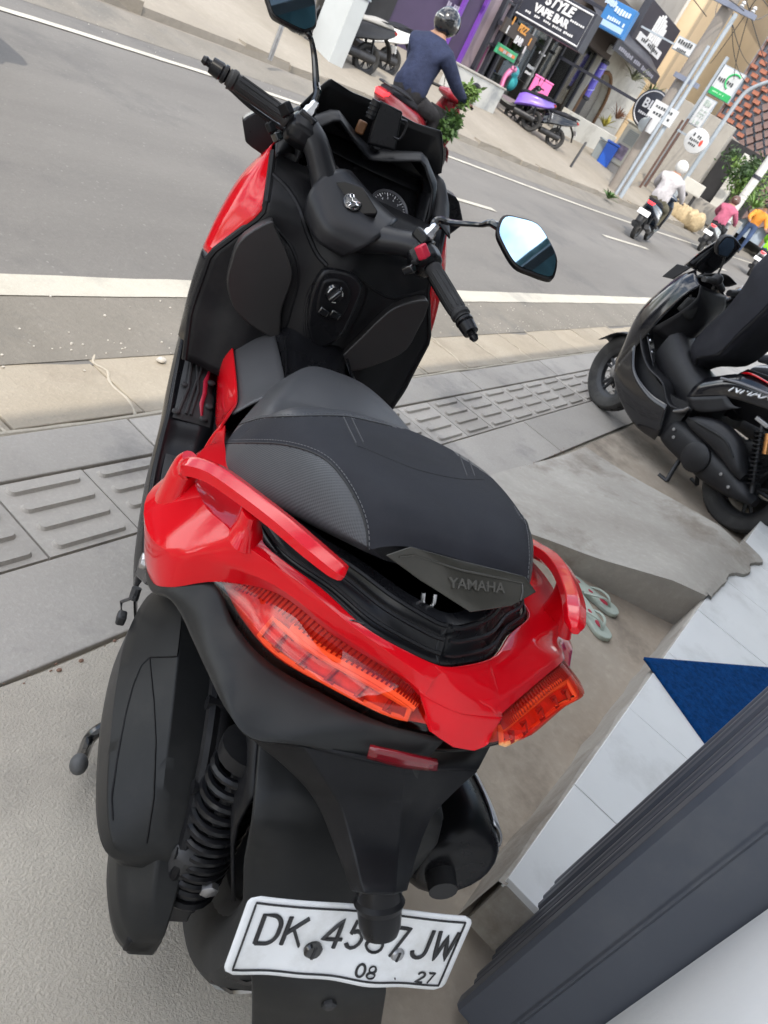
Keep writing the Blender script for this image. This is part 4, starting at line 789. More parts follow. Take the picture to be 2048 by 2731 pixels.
# instrument binnacle
mb = MB(); mb.patch([[(1.075, .155, .99), (1.07, .0, .985), (1.075, -.155, .99)], [(1.137, .165, 1.042), (1.137, 0, 1.040), (1.137, -.165, 1.042)], [(1.195, .15, 1.10), (1.20, 0, 1.095), (1.195, -.15, 1.10)]], 14, 10, sv=False); ip = part('instrument_panel', mb, GLOSSB, solid=.006)
vis = [[(1.085, .170, 1.04), (1.08, .168, 1.075), (1.11, .158, 1.13), (1.125, .110, 1.178), (1.145, .04, 1.142), (1.15, 0, 1.126), (1.145, -.04, 1.142), (1.125, -.110, 1.178), (1.11, -.158, 1.13), (1.08, -.168, 1.075), (1.085, -.170, 1.04)],
       [(1.12, .182, 1.035), (1.12, .182, 1.085), (1.15, .170, 1.145), (1.17, .115, 1.190), (1.19, .04, 1.155), (1.195, 0, 1.142), (1.19, -.04, 1.155), (1.17, -.115, 1.190), (1.15, -.170, 1.145), (1.12, -.182, 1.085), (1.12, -.182, 1.035)],
       [(1.22, .18, 1.03), (1.24, .185, 1.085), (1.25, .16, 1.13), (1.26, .11, 1.15), (1.27, .04, 1.14), (1.27, 0, 1.135), (1.27, -.04, 1.14), (1.26, -.11, 1.15), (1.25, -.16, 1.13), (1.24, -.185, 1.085), (1.22, -.18, 1.03)]]
mb = MB(); mb.patch(vis, 40, 10, su=False); part('instrument_hood', mb, BLK, solid=.007, bevel=.003)
mb = MB(); lt = rows[-1]; mb.patch([[lt[j] for j in range(0, 41, 5)], [V((1.11, .19-.38*j/8, 1.055)) for j in range(8, -1, -1)], [V((1.13, .185-.37*j/8, 1.035)) for j in range(8, -1, -1)]], 18, 6); mb.patch([[V((1.085, y, 1.04)) for y in (-.17, 0, .17)], [V((1.10, y, 1.0)) for y in (-.2, 0, .2)], [V((1.3, y, .98)) for y in (-.2, 0, .2)]], 8, 6); mb.patch([vis[2], [(p[0]+.10, p[1]*.9, p[2]-.04) for p in vis[2]], [(p[0]+.16, p[1]*.7, p[2]-.07) for p in vis[2]]], 24, 6); mb.patch([[(1.195, .16, 1.10), (1.20, 0, 1.095), (1.195, -.16, 1.10)], [(1.25, .165, 1.128), (1.27, 0, 1.132), (1.25, -.165, 1.128)]], 10, 4); mb.patch([[(1.075, .16, .99), (1.08, .17, 1.04)], [(1.195, .155, 1.10), (1.11, .16, 1.125)]], 4, 4); mb.patch([[(1.075, -.16, .99), (1.08, -.17, 1.04)], [(1.195, -.155, 1.10), (1.11, -.16, 1.125)]], 4, 4); part('dash_filler', mb, BLK, solid=.004)
INKW = mat('gauge_print', (.75, .75, .76), .5)
for yc in (-.085, .085):
    ctr = V((1.135, yc, 1.042)); fxx = V((0, -1, 0)); fyy = V((.62, 0, .58)).normalized(); M = frame(ctr, fxx, fyy)
    mb = MB(); mb.lathe([(.0485, .004), (.052, .007), (.050, .010), (.046, .005)], 40, M, closed=True); dl = ob('dial', mb, mat('dial_ring', (.10, .10, .11), .35), ip)
    mb = MB(); mb.lathe([(.001, .0035), (.046, .0035), (.046, .002)], 36, M); ob('dial_face', mb, mat('dial_face', (.022, .022, .026), .5), ip)
    for k in range(28):
        a = radians(225-270*k/27); r0 = .040 if k % 3 else .036; mb = MB(); mb.tube([M @ V((r0*cos(a), r0*sin(a), .0048)), M @ V((.044*cos(a), .044*sin(a), .0048))], .00075 if k % 3 else .0012, 4); ob('tick', mb, INKW, ip, smooth=0)
    for k in range(9):
        a = radians(225-270*k/9); text('numeral', str(k+1), .0085, M @ Matrix.Translation((.030*cos(a), .030*sin(a), .0045)), INKW, ip, .0002)
    mb = MB(); mb.tube([M @ V((-.006, .004, .006)), M @ V((.028, -.022, .006))], .0012, 5); ob('needle', mb, mat('needle_red', (.5, .03, .02), .4), ip)
# windscreen: dark smoked sheet
SMOKE = mat('smoked_screen', (.006, .006, .0065), .3, spec=.18)
top = [(1.205, .188, 1.160), (1.21, .168, 1.20), (1.222, .143, 1.238), (1.235, .085, 1.232), (1.25, 0, 1.238), (1.235, -.085, 1.236), (1.222, -.150, 1.248), (1.21, -.176, 1.205), (1.205, -.190, 1.165)]
bot = [(1.215, .165, 1.135), (1.23, .15, 1.125), (1.245, .12, 1.115), (1.265, .07, 1.11), (1.275, 0, 1.105), (1.265, -.07, 1.11), (1.245, -.12, 1.115), (1.23, -.15, 1.125), (1.215, -.168, 1.138)]
mb = MB(); mb.patch([top, bot], 48, 8, su=False); part('windscreen', mb, SMOKE, solid=.004, smooth=60)
# phone holder clipped in front of the screen
ph = [T(za(*p), x=1.165) for p in ((805, 185), (905, 235), (872, 402), (752, 372))]; n_ = V((-1, 0, .25)).normalized()
mb = MB(); mb.prism([p for p in ph], n_*.014); po = part('phone_holder', mb, BLK2, bevel=.006, seg=4)
for a, b, w_ in ((0, .28, .016), ):
    mb = MB(); c = ph[0].lerp(ph[3], .18); mb.tube([c+n_*.010+V((0, .006, .014)), c+n_*.010+V((0, .006, -.026))], .012, 12); ob('clamp_jaw', mb, BLK2, po)
    for dz in (-.018, -.008, .002): mb = MB(); mb.lathe([(.0125, -.0015), (.0135, 0), (.0125, .0015)], 14, Matrix.Translation(c+n_*.010+V((0, .006, dz))), closed=True); ob('jaw_ring', mb, BLK, po)
c = ph[1].lerp(ph[2], .45); mb = MB(); mb.tube(crv([c+n_*.012+V((0, .006, .02)), c+n_*.02+V((0, -.008, .018)), c+n_*.02+V((0, -.008, -.018)), c+n_*.012+V((0, .006, -.02))], 12), .003, 8); ob('spring_clip', mb, BLK2, po)
mb = MB(); c = ph[3].lerp(ph[0], .22); mb.box(c+V((.012, .020, .006)), (.012, .022, .03)); ob('side_block', mb, mat('brown_plastic', (.12, .05, .015), .5), po, bevel=.004)
mb = MB(); mb.tube([(1.175, -.005, 1.16), (1.22, 0, 1.12)], .012, 10); ob('holder_arm', mb, BLK, po)
# ---- steered parts: built straight ahead, then turned right about the raked steering axis
RK = radians(26.5); AXS = V((-sin(RK), 0, cos(RK))); PVS = V((1.05, 0, 1.0)); STEER = -radians(35.2)
RS = Matrix.Rotation(STEER, 3, AXS)
def st(p): return PVS+RS @ (V(p)-PVS)
def U(p, **k):                                                      # photo pixel -> straight-ahead coordinates
    a, v = list(k.items())[0]; i = 'xyz'.index(a); c0_ = PVS+RS.transposed() @ (CLB-PVS); r = RS.transposed() @ (RBK.transposed() @ ray(p)); return c0_+r*((v-c0_[i])/r[i])
def spart(name, mb, m_, parent=None, **k): mb.xf = st; return ob(name, mb, m_, parent or BK, **k)
fwM = Matrix.Translation(PVS) @ RS.to_4x4() @ Matrix.Translation(-PVS)
c_ = V((1.545, 0, .285)); wo = wheel('front_wheel', (0, 0, 0), .275, .122, .195, BK)
for o_ in [wo]: o_.matrix_local = fwM @ Matrix.Translation(c_)
mb = MB(); mb.patch([[(1.545+.305*cos(a), y, .285+.305*sin(a)-abs(y)*.25) for y in (-.075, -.045, 0, .045, .075)] for a in [radians(q) for q in (10, 40, 70, 100, 130, 160)]], 10, 18); spart('front_mudguard', mb, BLK2, solid=.004)
mb = MB()
for s in (1, -1): mb.tube([(1.545, .095*s, .285), (1.37, .095*s, .62)], [.024, .027], 12)
mb.box((1.36, 0, .64), (.06, .24, .04)); spart('front_fork', mb, DMET)
GB = mat('bar_cover_grey', (.016, .016, .018), .36, spec=.3, var=.15, vs=8, rvar=.06)
CV = [[(.925, .060, .955), (.905, 0, .945), (.925, -.060, .955)], [(.918, .082, 1.00), (.900, 0, .985), (.918, -.082, 1.00)], [(.945, .092, 1.045), (.930, 0, 1.025), (.945, -.092, 1.045)], [(1.0, .082, 1.075), (1.0, 0, 1.066), (1.0, -.082, 1.075)], [(1.06, .07, 1.07), (1.07, 0, 1.065), (1.06, -.07, 1.07)], [(1.09, .05, 1.02), (1.10, 0, 1.01), (1.09, -.05, 1.02)]]
mb = MB(); mb.patch(CV, 18, 22); hc = spart('handlebar_cover', mb, GB, solid=.006)
def arm(s):
    mb = MB(); secs = []
    for y, x, z, a, b in ((.055, .985, 1.005, .048, .046), (.10, .978, 1.038, .040, .038), (.145, .970, 1.070, .036, .033), (.185, .966, 1.085, .032, .030)): secs.append([(x+a*cos(q), s*y, z+b*sin(q)) for q in [2*pi*k/12 for k in range(12)]])
    mb.loft(secs, 18, 12); mb.xf = st; ob('cover_arm', mb, GB, hc)
for s in (1, -1): arm(s)
hexp = [U(za(*p), x=.968) for p in ((622, 548), (660, 545), (735, 572), (798, 672), (790, 688), (690, 690), (612, 655))]
mb = MB(); mb.prism([p for p in hexp], (-.014, 0, .012)); mb.xf = st; ep = ob('emblem_panel', mb, BLK2, hc, bevel=.006, seg=3)
ec = U(za(697, 617), x=.950); nE = V((-.75, 0, .66)).normalized(); ME = Matrix.Translation(ec) @ nE.to_track_quat('Z', 'Y').to_matrix().to_4x4()
mb = MB(); mb.lathe([(.001, -.004), (.021, -.004), (.021, .003), (.018, .004), (.001, .004)], 28, ME); mb.xf = st; ob('emblem_disc', mb, GLOSSB, hc)
mb = MB(); mb.lathe([(.0165, .003), (.018, .0055), (.0195, .003)], 32, ME, closed=True); mb.xf = st; ob('emblem_ring', mb, CHROME, hc)
for k in range(3):                                                  # three crossed tuning forks
    a = 2*pi*k/3+.4; mb = MB(); d, e = V((cos(a), sin(a), 0)), V((-sin(a), cos(a), 0))
    mb.tube([ME @ (d*-.002+V((0, 0, .005))), ME @ (d*.008+V((0, 0, .005)))], .0013, 5)
    mb.tube([ME @ (d*.0155+e*.004+V((0, 0, .005))), ME @ (d*.009+e*.0038+V((0, 0, .005))), ME @ (d*.0075+V((0, 0, .005))), ME @ (d*.009-e*.0038+V((0, 0, .005))), ME @ (d*.0155-e*.004+V((0, 0, .005)))], .0013, 5); mb.xf = st; ob('emblem_fork', mb, CHROME, hc)
def grip(s):
    a, b = V((.955, s*.195, 1.080)), V((.872, s*.352, 1.060)); d = (b-a).normalized(); M = Matrix.Translation(a) @ d.to_track_quat('Z', 'Y').to_matrix().to_4x4(); Lg = (b-a).length
    mb = MB(); mb.lathe([(.0165, -.02), (.0165, .03), (.0195, .034), (.0195, .04), (.0175, .044), (.0168, Lg*.5), (.0175, Lg-.02), (.021, Lg-.016), (.021, Lg-.008), (.0175, Lg-.004), (.0175, Lg)], 22, M); mb.xf = st; g = ob('grip', mb, RUB, BK)
    for k in range(10):
        q = 2*pi*k/10; mb = MB(); mb.tube([M @ V((.0172*cos(q), .0172*sin(q), .05)), M @ V((.0176*cos(q), .0176*sin(q), Lg-.025))], .0016, 4); mb.xf = st; ob('grip_rib', mb, RUB, g)
    mb = MB(); mb.lathe([(.013, Lg), (.0195, Lg+.004), (.0195, Lg+.010), (.0165, Lg+.013), (.0185, Lg+.016), (.0165, Lg+.038), (.008, Lg+.040), (.008, Lg+.046), (.010, Lg+.050), (.007, Lg+.058)], 20, M); mb.xf = st; ob('bar_end_weight', mb, BLK2, g)
    mb = MB(); mb.tube(crv([(1.0, s*.19, 1.055), (.985, s*.24, 1.045), (.955, s*.31, 1.035), (.935, s*.36, 1.035), (.93, s*.372, 1.034)], 16), [.009]*14+[.011, .010], 8, flat=.7); mb.xf = st; ob('brake_lever', mb, BLK2, BK)
    return M
for s in (1, -1): MG = grip(s)
def swbox(s):
    c = V((.958, s*.192, 1.078)); d = V((-.083, s*.157, -.02)).normalized(); M = frame(c, d, V((0, 0, 1)))
    mb = MB(); secs = []
    for t, a, b in ((-.038, .022, .024), (-.030, .036, .036), (.0, .040, .042), (.026, .036, .038), (.034, .022, .024)): secs.append([M @ V((t, b*sin(q)*(1 if abs(sin(q)) < .8 else .92)-.004, a*cos(q))) for q in [2*pi*(k+.5)/8 for k in range(8)]])
    mb.loft(secs, 24, 12, su=False, sv=False); mb.xf = st; h = ob('switch_housing', mb, BLK2, BK, bevel=.006, seg=3)
    return h, M
hl, ML = swbox(1); hr, MR = swbox(-1)
def button(name, p, xx, sz, m_, parent, th=.012, rot=None):
    c = U(za(*p), x=xx); mb = MB(); mb.box(c, (th, sz[0], sz[1]), Matrix.Rotation(-.5, 3, 'Y') @ Matrix.Rotation(.5, 3, 'X')); mb.xf = st; ob(name, mb, m_, parent, bevel=.004, seg=3)
button('kill_switch', (992, 826), .912, (.030, .022), mat('red_button', (.55, .02, .05), .35), hr, .022)
button('starter_button', (935, 900), .905, (.018, .030), GLOSSB, hr, .018); button('hazard_switch', (960, 870), .905, (.012, .016), BLK, hr)
button('beam_switch', (415, 225), .918, (.026, .030), BLK, hl, .018); button('turn_switch', (352, 300), .900, (.022, .014), BLK, hl, .02); button('horn_button', (378, 340), .905, (.020, .018), GLOSSB, hl, .02)
MIRR = mat('mirror_glass', (.44, .64, .82), .02, metal=1)
def mirror(s, head, stem, xh, lab):
    c = sum([U(p, x=xh) for p in head], V())/len(head); sm = [U(p, x=x_) for p, x_ in stem]
    cw = RBK @ st(c)+V((.8614, .2381, .0204)); vw = (cw-CAM).normalized(); rw = (V((cw.x-.5, lab, 4.0))-cw).normalized()   # aimed so the rider's side sees sky and canopy edge
    nM = (RS.transposed() @ (RBK.transposed() @ (rw-vw))).normalized()
    def UP_(p):
        c0_ = PVS+RS.transposed() @ (CLB-PVS); r = RS.transposed() @ (RBK.transposed() @ ray(p)); return c0_+r*((c-c0_).dot(nM)/r.dot(nM))
    H = [UP_(p) for p in head]
    mb = MB(); outl = crv(H, 40, True, True)
    secs = [[c+(p-c)*k+nM*o_ for p in outl] for k, o_ in ((.985, .003), (1.03, .001), (1.02, -.012), (.80, -.026), (.4, -.034))]
    mb.loft(secs, 40, 5, sv=False, su=False); mb.xf = st; r = ob('mirror', mb, BLK2, BK)
    mb = MB(); mb.add([c+(p-c)*.95+nM*.0045 for p in outl], [tuple(range(40))]); mb.xf = st; ob('mirror_glass', mb, MIRR, r, smooth=0)
    mb = MB(); mb.tube(crv(sm+[c-nM*.02], 24), [lerp(.009, .0055, min(1, abs(i-4)/10)) if i < 16 else lerp(.0055, .012, (i-16)/8) for i in range(24)], 10); mb.xf = st; ob('mirror_stem', mb, GLOSSB, r)
    b0 = sm[0]; mb = MB(); mb.lathe([(.012, -.016), (.014, -.012), (.014, .004), (.010, .010), (.010, .018), (.007, .024)], 6, Matrix.Translation(b0)); mb.xf = st; ob('mirror_nut', mb, STEEL, r)
    mb = MB(); mb.box(b0+V((.0, -s*.006, -.016)), (.034, .040, .024), Matrix.Rotation(.2*s, 3, 'Z')); mb.xf = st; ob('mirror_clamp', mb, BLK2, r, bevel=.005)
mirror(-1, [za(*p) for p in ((1335, 678), (1400, 684), (1478, 712), (1530, 790), (1556, 855), (1548, 920), (1525, 940), (1450, 915), (1382, 882), (1330, 800), (1308, 738))], [(za(1022, 748), .955), (za(1040, 705), .962), (za(1062, 690), .967), (za(1110, 702), .97), (za(1180, 708), .965), (za(1240, 712), .955), (za(1300, 712), .945)], .930, .42)
mirror(1, [z4(*p) for p in ((30, -40), (45, 30), (75, 110), (130, 150), (285, 225), (335, 225), (388, 195), (392, 100), (380, 0), (330, -130), (200, -170), (80, -120))], [(z4(350, 820), .955), (z4(400, 690), .962), (z4(395, 620), .965), (z4(385, 450), .965), (z4(368, 330), .960), (z4(350, 270), .952), (z4(330, 235), .945)], .925, .30)
# passenger peg bracket and lock at the left of the tail
pb = [zd(300, 1205), zd(332, 1185), zd(338, 1240), zd(310, 1262), zd(292, 1245)]
mb = MB(); mb.prism([T(p, y=.292) for p in pb], (0, -.04, 0)); pg = part('peg_bracket', mb, BLK2, bevel=.004)
mb = MB(); c = T(zd(312, 1212), y=.305); mb.lathe([(.012, -.02), (.014, .0), (.012, .006), (.001, .007)], 16, Matrix.Translation(c) @ Matrix.Rotation(-pi/2, 4, 'X')); ob('peg_bolt', mb, STEEL, pg)
mb = MB(); mb.tube([T(zd(296, 1270), y=.298), T(zd(288, 1295), y=.298)], .008, 10); ob('peg_spring', mb, DMET, pg)
mb = MB(); mb.tube([T(p, y=.30) for p in (zd(290, 1290), zd(262, 1300), zd(262, 1325))], .003, 6); ob('helmet_hook', mb, DMET, pg); mb = MB(); mb.box(T(zd(262, 1335), y=.30), (.02, .016, .022)); ob('hook_pad', mb, DMET, pg, bevel=.004)
# ================================================================== black scooter parked at the right
def nmax():
    B = emp('black_scooter', (4.67, -.10, 0), radians(67.8), 'gloss black scooter with lifted seat and gold-bodied shock, parked at the right edge', 'scooter')
    def p(name, mb, m_, parent=None, **k): return ob(name, mb, m_, parent or B, **k)
    GB_ = mat('gloss_black_paint', (.007, .007, .009), .16, coat=.6); KP = mat('worn_black_plastic', (.014, .014, .016), .42, spec=.35, var=.3, vs=8, rvar=.1)
    wheel('rear_wheel', (.11, 0, .262), .266, .135, .172, B, 5, hubw=.06, twist=.3)
    fwm = Matrix.Translation((1.27, 0, .245)) @ Matrix.Rotation(radians(-12), 4, 'Z')
    w_ = wheel('front_wheel', (0, 0, 0), .248, .105, .165, B, 5, hubw=.05, twist=.1); w_.matrix_local = fwm
    mb = MB(); mb.lathe([(.06, .028), (.105, .028), (.105, .032), (.06, .032)], 30, fwm @ Matrix.Rotation(pi/2, 4, 'X'), closed=True); p('brake_disc', mb, STEEL)
    mb = MB(); mb.patch([[(1.27+.27*cos(a), y, .245+.27*sin(a)-abs(y)*.3) for y in (-.065, -.04, 0, .04, .065)] for a in [radians(q) for q in (25, 55, 85, 115, 150, 175)]], 9, 16); p('front_mudguard', mb, KP, solid=.005)
    for s in (1, -1): mb = MB(); mb.tube([(1.27, .075*s, .245), (1.17, .075*s, .52)], [.02, .024], 12); p('fork_leg', mb, DMET)
    mb = MB(); mb.ell((1.245, .085, .27), (.04, .02, .05), 12, 8); p('brake_caliper', mb, ALU)
    def side(s):
        F = (lambda q: V(q)) if s > 0 else mir
        # outer front panel from belly up to the headlamp
        R_ = [[(1.34, .06, .50), (1.36, .06, .72), (1.30, .05, .92), (1.22, .04, 1.02)], [(1.27, .155, .44), (1.30, .165, .66), (1.24, .145, .90), (1.18, .11, 1.02)], [(1.20, .205, .34), (1.21, .215, .60), (1.17, .185, .88), (1.12, .14, .99)], [(1.16, .205, .27), (1.13, .210, .60), (1.10, .18, .86), (1.07, .14, .97)]]
        mb = MB(); mb.patch([[F(q) for q in r] for r in R_], 18, 14); p('front_panel', mb, GB_, solid=.005)
        R_ = [[(1.16, .205, .27), (1.02, .21, .19), (.82, .205, .135), (.66, .19, .145)], [(1.17, .215, .34), (1.03, .226, .26), (.83, .224, .20), (.66, .205, .215)], [(1.15, .220, .50), (1.03, .232, .385), (.86, .230, .345), (.72, .215, .355), (.62, .205, .42)][:4]]
        mb = MB(); mb.patch([[F(q) for q in r] for r in R_], 20, 10); p('belly_panel', mb, GB_, solid=.005)
        fo = [(1.20, .215, .60), (1.10, .222, .505), (.98, .222, .445), (.84, .222, .43), (.72, .215, .36), (.60, .205, .40)]; fi = [(x, .115, z+.012) for x, _, z in fo]
        mb = MB(); mb.patch([[F(q) for q in fo], [F(q) for q in fi]], 24, 5); f_ = p('footboard', mb, KP, solid=.006)
        q1 = [(1.15, .20, .575), (1.15, .14, .585), (1.03, .14, .48), (.97, .20, .455)]; mb = MB(); mb.prism([F(V(q)+V((-.004, 0, .006))) for q in q1], (-.004, 0, .006)); ob('foot_plate', mb, GB_, f_, bevel=.004)
        for x, z in ((1.11, .552), (1.05, .505)):
            mb = MB(); mb.ell(F((x, .175, z+.012)), (.011, .011, .009), 10, 7); ob('plate_bolt', mb, CHROME, f_)
        # side cover under the seat to the tail
        R_ = [[(.66, .15, .60), (.50, .165, .73), (.32, .17, .785), (.08, .15, .83), (-.14, .11, .875), (-.33, .04, .90)], [(.67, .19, .535), (.50, .205, .665), (.30, .205, .725), (.08, .18, .775), (-.14, .13, .83), (-.33, .05, .87)], [(.66, .205, .46), (.46, .205, .595), (.25, .195, .67), (.06, .165, .73), (-.14, .12, .79), (-.31, .05, .845)]]
        mb = MB(); mb.patch([[F(q) for q in r] for r in R_], 26, 12); sc_ = p('side_cover', mb, GB_, solid=.005)
        mb = MB(); mb.tube([F(q) for q in crv([(.50, .176, .735), (.44, .184, .765), (.30, .19, .785), (.16, .18, .80)], 14)], [.003, .008, .012, .013, .013, .013, .012, .011, .010, .009, .008, .007, .006, .004], 8, flat=.5); ob('red_accent', mb, RED, sc_)
        mb = MB(); mb.tube([F(q) for q in crv([(.56, .212, .655), (.44, .216, .70), (.28, .213, .742), (.10, .19, .785)], 14)], .008, 8); ob('grey_accent', mb, mat('grey_accent', (.16, .16, .17), .3), sc_)
        mb = MB(); mb.patch([[F(q) for q in ((.66, .21, .455), (.56, .214, .53), (.47, .21, .60))], [F(q) for q in ((.58, .207, .43), (.50, .21, .48), (.40, .205, .585))], [F(q) for q in ((.52, .20, .45), (.45, .20, .51), (.36, .198, .60))]], 8, 8); ob('cover_insert', mb, KP, sc_, solid=.004)
        if s > 0: text('badge_lettering', 'NMAX', .072, frame((.37, .2115, .690), (-.135, -.004, .058), (.058, -.11, .13)), mat('badge_silver', (.75, .75, .75), .35, metal=.3), sc_, .004, sx=1.15, shear=.35)
        mb = MB(); secs = [[F((1.0+.02*cos(a)+dx, y, 1.005+dz+.02*sin(a))) for a in [2*pi*k/8 for k in range(8)]] for y, dx, dz in ((.04, .0, .0), (.14, -.01, .03), (.19, -.02, .035))]; mb.loft(secs, 10, 6); p('handlebar', mb, KP)
        mb = MB(); mb.tube([F((.985, .18, 1.04)), F((.94, .34, 1.03))], .017, 14); g_ = p('grip', mb, RUB); mb = MB(); mb.tube([F((.94, .34, 1.03)), F((.93, .372, 1.028))], .015, 12); ob('bar_end', mb, DMET, g_)
        mb = MB(); mb.ell(F((.985, .175, 1.045)), (.035, .035, .035), 12, 8); ob('switch_housing', mb, KP, g_)
        mb = MB(); mb.tube([F(q) for q in crv([(1.03, .17, 1.03), (1.03, .25, 1.02), (1.0, .34, 1.015)], 10)], .007, 8); ob('brake_lever', mb, DMET, g_)
        mb = MB(); mb.tube([F(q) for q in crv([(1.0, .17, 1.06), (1.01, .20, 1.15), (1.02, .26, 1.20)], 10)], .006, 8); ms = p('mirror_stem', mb, KP)
        hd = [(.19, 1.17), (.28, 1.16), (.335, 1.20), (.325, 1.255), (.25, 1.27), (.195, 1.235)]
        mb = MB(); mb.loft([[F((1.02-.012, y, z)) for y, z in hd], [F((1.02+.012, y, z)) for y, z in hd], [F((1.045, .26+(y-.26)*.6, 1.215+(z-1.215)*.6)) for y, z in hd]], 20, 6); ob('mirror_shell', mb, KP, ms)
        mb = MB(); mb.add([F((1.0065, .262+(y-.262)*.93, 1.215+(z-1.215)*.93)) for y, z in hd], [tuple(range(6))]); ob('mirror_glass', mb, MIRR, ms, smooth=0)
    for s in (1, -1): side(s)
    mb = MB(); mb.patch([[(1.07, y, .97) for y in (-.15, 0, .15)], [(1.03, -.16, .90), (1.0, 0, .88), (1.03, .16, .90)], [(1.06, -.18, .78), (.99, 0, .76), (1.06, .18, .78)], [(1.14, -.20, .62), (1.02, 0, .60), (1.14, .20, .62)]], 14, 14); p('inner_shield', mb, KP, solid=.006)
    mb = MB(); mb.patch([[(1.075, .17, .88), (1.04, .13, .90), (1.01, .10, .84)], [(1.085, .18, .80), (1.03, .14, .78), (1.01, .10, .78)]], 8, 6); p('pocket_edge', mb, GREYP, solid=.02)
    mb = MB(); mb.loft([[(x, -w, zb_), (x, -w*.8, zt-.03), (x, 0, zt), (x, w*.8, zt-.03), (x, w, zb_), (x, 0, zb_-.1)] for x, w, zb_, zt in ((.60, .17, .40, .60), (.74, .13, .42, .60), (.90, .12, .45, .64), (1.06, .12, .5, .72))], 22, 14); p('tunnel', mb, KP)
    mb = MB(); mb.patch([[(1.16, .10, .985), (1.19, 0, .99), (1.16, -.10, .985)], [(1.10, .15, 1.02), (1.12, 0, 1.04), (1.10, -.15, 1.02)], [(1.05, .13, 1.06), (1.06, 0, 1.08), (1.05, -.13, 1.06)]], 12, 8); p('dash_hood', mb, KP, solid=.006)
    mb = MB(); mb.patch([[(1.25, .13, 1.00), (1.30, .06, 1.0), (1.30, -.06, 1.0), (1.25, -.13, 1.00)], [(1.20, .14, 1.13), (1.25, .05, 1.15), (1.25, -.05, 1.15), (1.20, -.14, 1.13)], [(1.16, .10, 1.24), (1.19, .04, 1.26), (1.19, -.04, 1.26), (1.16, -.10, 1.24)]], 18, 12); p('windscreen', mb, mat('clear_dark_screen', (.012, .012, .014), .1, coat=.4), solid=.004)
    mb = MB(); mb.loft([[(x, -w, zb_), (x, w, zb_), (x, w*.9, zt), (x, -w*.9, zt)] for x, w, zb_, zt in ((1.20, .15, .36, .60), (1.05, .19, .22, .46), (.80, .19, .16, .40), (.62, .17, .18, .44))], 20, 10, su=False); p('inner_frame', mb, KP)
    # lifted seat, hinged at the nose
    hx, hz, an = .84, .60, radians(74); M = Matrix.Translation((hx, 0, hz)) @ Matrix.Rotation(an, 4, 'Y') @ Matrix.Translation((-hx, 0, -hz))
    S_ = [(.84, .07, .59, .66), (.78, .14, .585, .70), (.66, .175, .59, .715), (.50, .195, .60, .72), (.36, .20, .61, .76), (.26, .19, .63, .81), (.10, .15, .66, .83), (-.06, .12, .69, .835), (-.12, .06, .71, .80)]
    S_ = [(x, w, zb_-(.11 if .02 < x < .75 else .02), zt) for x, w, zb_, zt in S_]
    mb = MB(); mb.loft([[M @ V((x, y, z)) for y, z in ((-w, zb_), (-w*.96, lerp(zb_, zt, .6)), (-w*.6, zt-.004), (0, zt), (w*.6, zt-.004), (w*.96, lerp(zb_, zt, .6)), (w, zb_), (0, zb_-.01))] for x, w, zb_, zt in S_], 26, 26); se = p('seat', mb, SEATK)
    mb = MB(); mb.tube([M @ V((x, w+.003, zb_+.006)) for x, w, zb_, zt in S_], .006, 6); ob('seat_piping', mb, KP, se)
    mb = MB(); mb.patch([[(.62, -.15, .60), (.62, 0, .56), (.62, .15, .60)], [(.40, -.16, .70), (.40, 0, .52), (.40, .16, .70)], [(.05, -.14, .80), (.05, 0, .6), (.05, .14, .80)]], 10, 10); p('storage_tub', mb, KP, solid=.005)
    mb = MB(); mb.prism([(1.47, -.06, .86), (1.43, -.06, .97), (1.33, -.06, 1.0), (1.39, -.06, .885)], (0, .012, 0)); p('screen_visor', mb, KP, bevel=.004)
    mb = MB(); mb.patch([[(.70, -.17, .50), (.70, -.17, .64), (.66, -.16, .72)], [(.40, -.18, .55), (.40, -.18, .74), (.38, -.17, .80)], [(.10, -.16, .62), (.10, -.16, .80), (.08, -.15, .86)]], 8, 10); p('far_side_cover', mb, KP, solid=.01)
    mb = MB(); mb.tube(crv([(1.075, .165, .90), (1.04, .15, .86), (1.045, .155, .80), (1.07, .17, .76)], 14), .007, 8); p('pocket_lip', mb, GREYP)
    # drive unit
    def sc2(x, yo, zt, zb_, yi=.08): return [(x, yi, zb_), (x, lerp(yi, yo, .8), zb_+.005), (x, yo, lerp(zb_, zt, .3)), (x, yo-.006, lerp(zb_, zt, .75)), (x, lerp(yi, yo, .6), zt), (x, yi, zt-.01)]
    mb = MB(); mb.loft([sc2(.68, .16, .28, .17), sc2(.62, .19, .33, .155), sc2(.46, .195, .34, .15), sc2(.30, .195, .33, .15), sc2(.16, .19, .32, .17), sc2(.04, .18, .29, .20), sc2(-.02, .15, .27, .22)], 24, 22); dc = p('drive_cover', mb, KP)
    mb = MB(); mb.lathe([(.088, 0), (.088, .018), (.076, .026), (.001, .027)], 30, Matrix.Translation((.38, .190, .235)) @ Matrix.Rotation(-pi/2, 4, 'X')); ob('round_cap', mb, KP, dc)
    mb = MB(); mb.loft([sc2(.58, .19, .38, .34, .12), sc2(.52, .215, .425, .33, .12), sc2(.40, .222, .47, .33, .12), sc2(.26, .222, .46, .32, .12), sc2(.16, .215, .40, .30, .12), (sc2(.10, .19, .35, .295, .12))], 24, 20); ax_ = p('airbox', mb, KP)
    mb = MB(); mb.tube(crv([(.58, .19, .37), (.45, .228, .40), (.30, .230, .42), (.20, .226, .38)], 16), .006, 6); ob('airbox_ridge', mb, GREYP, ax_)
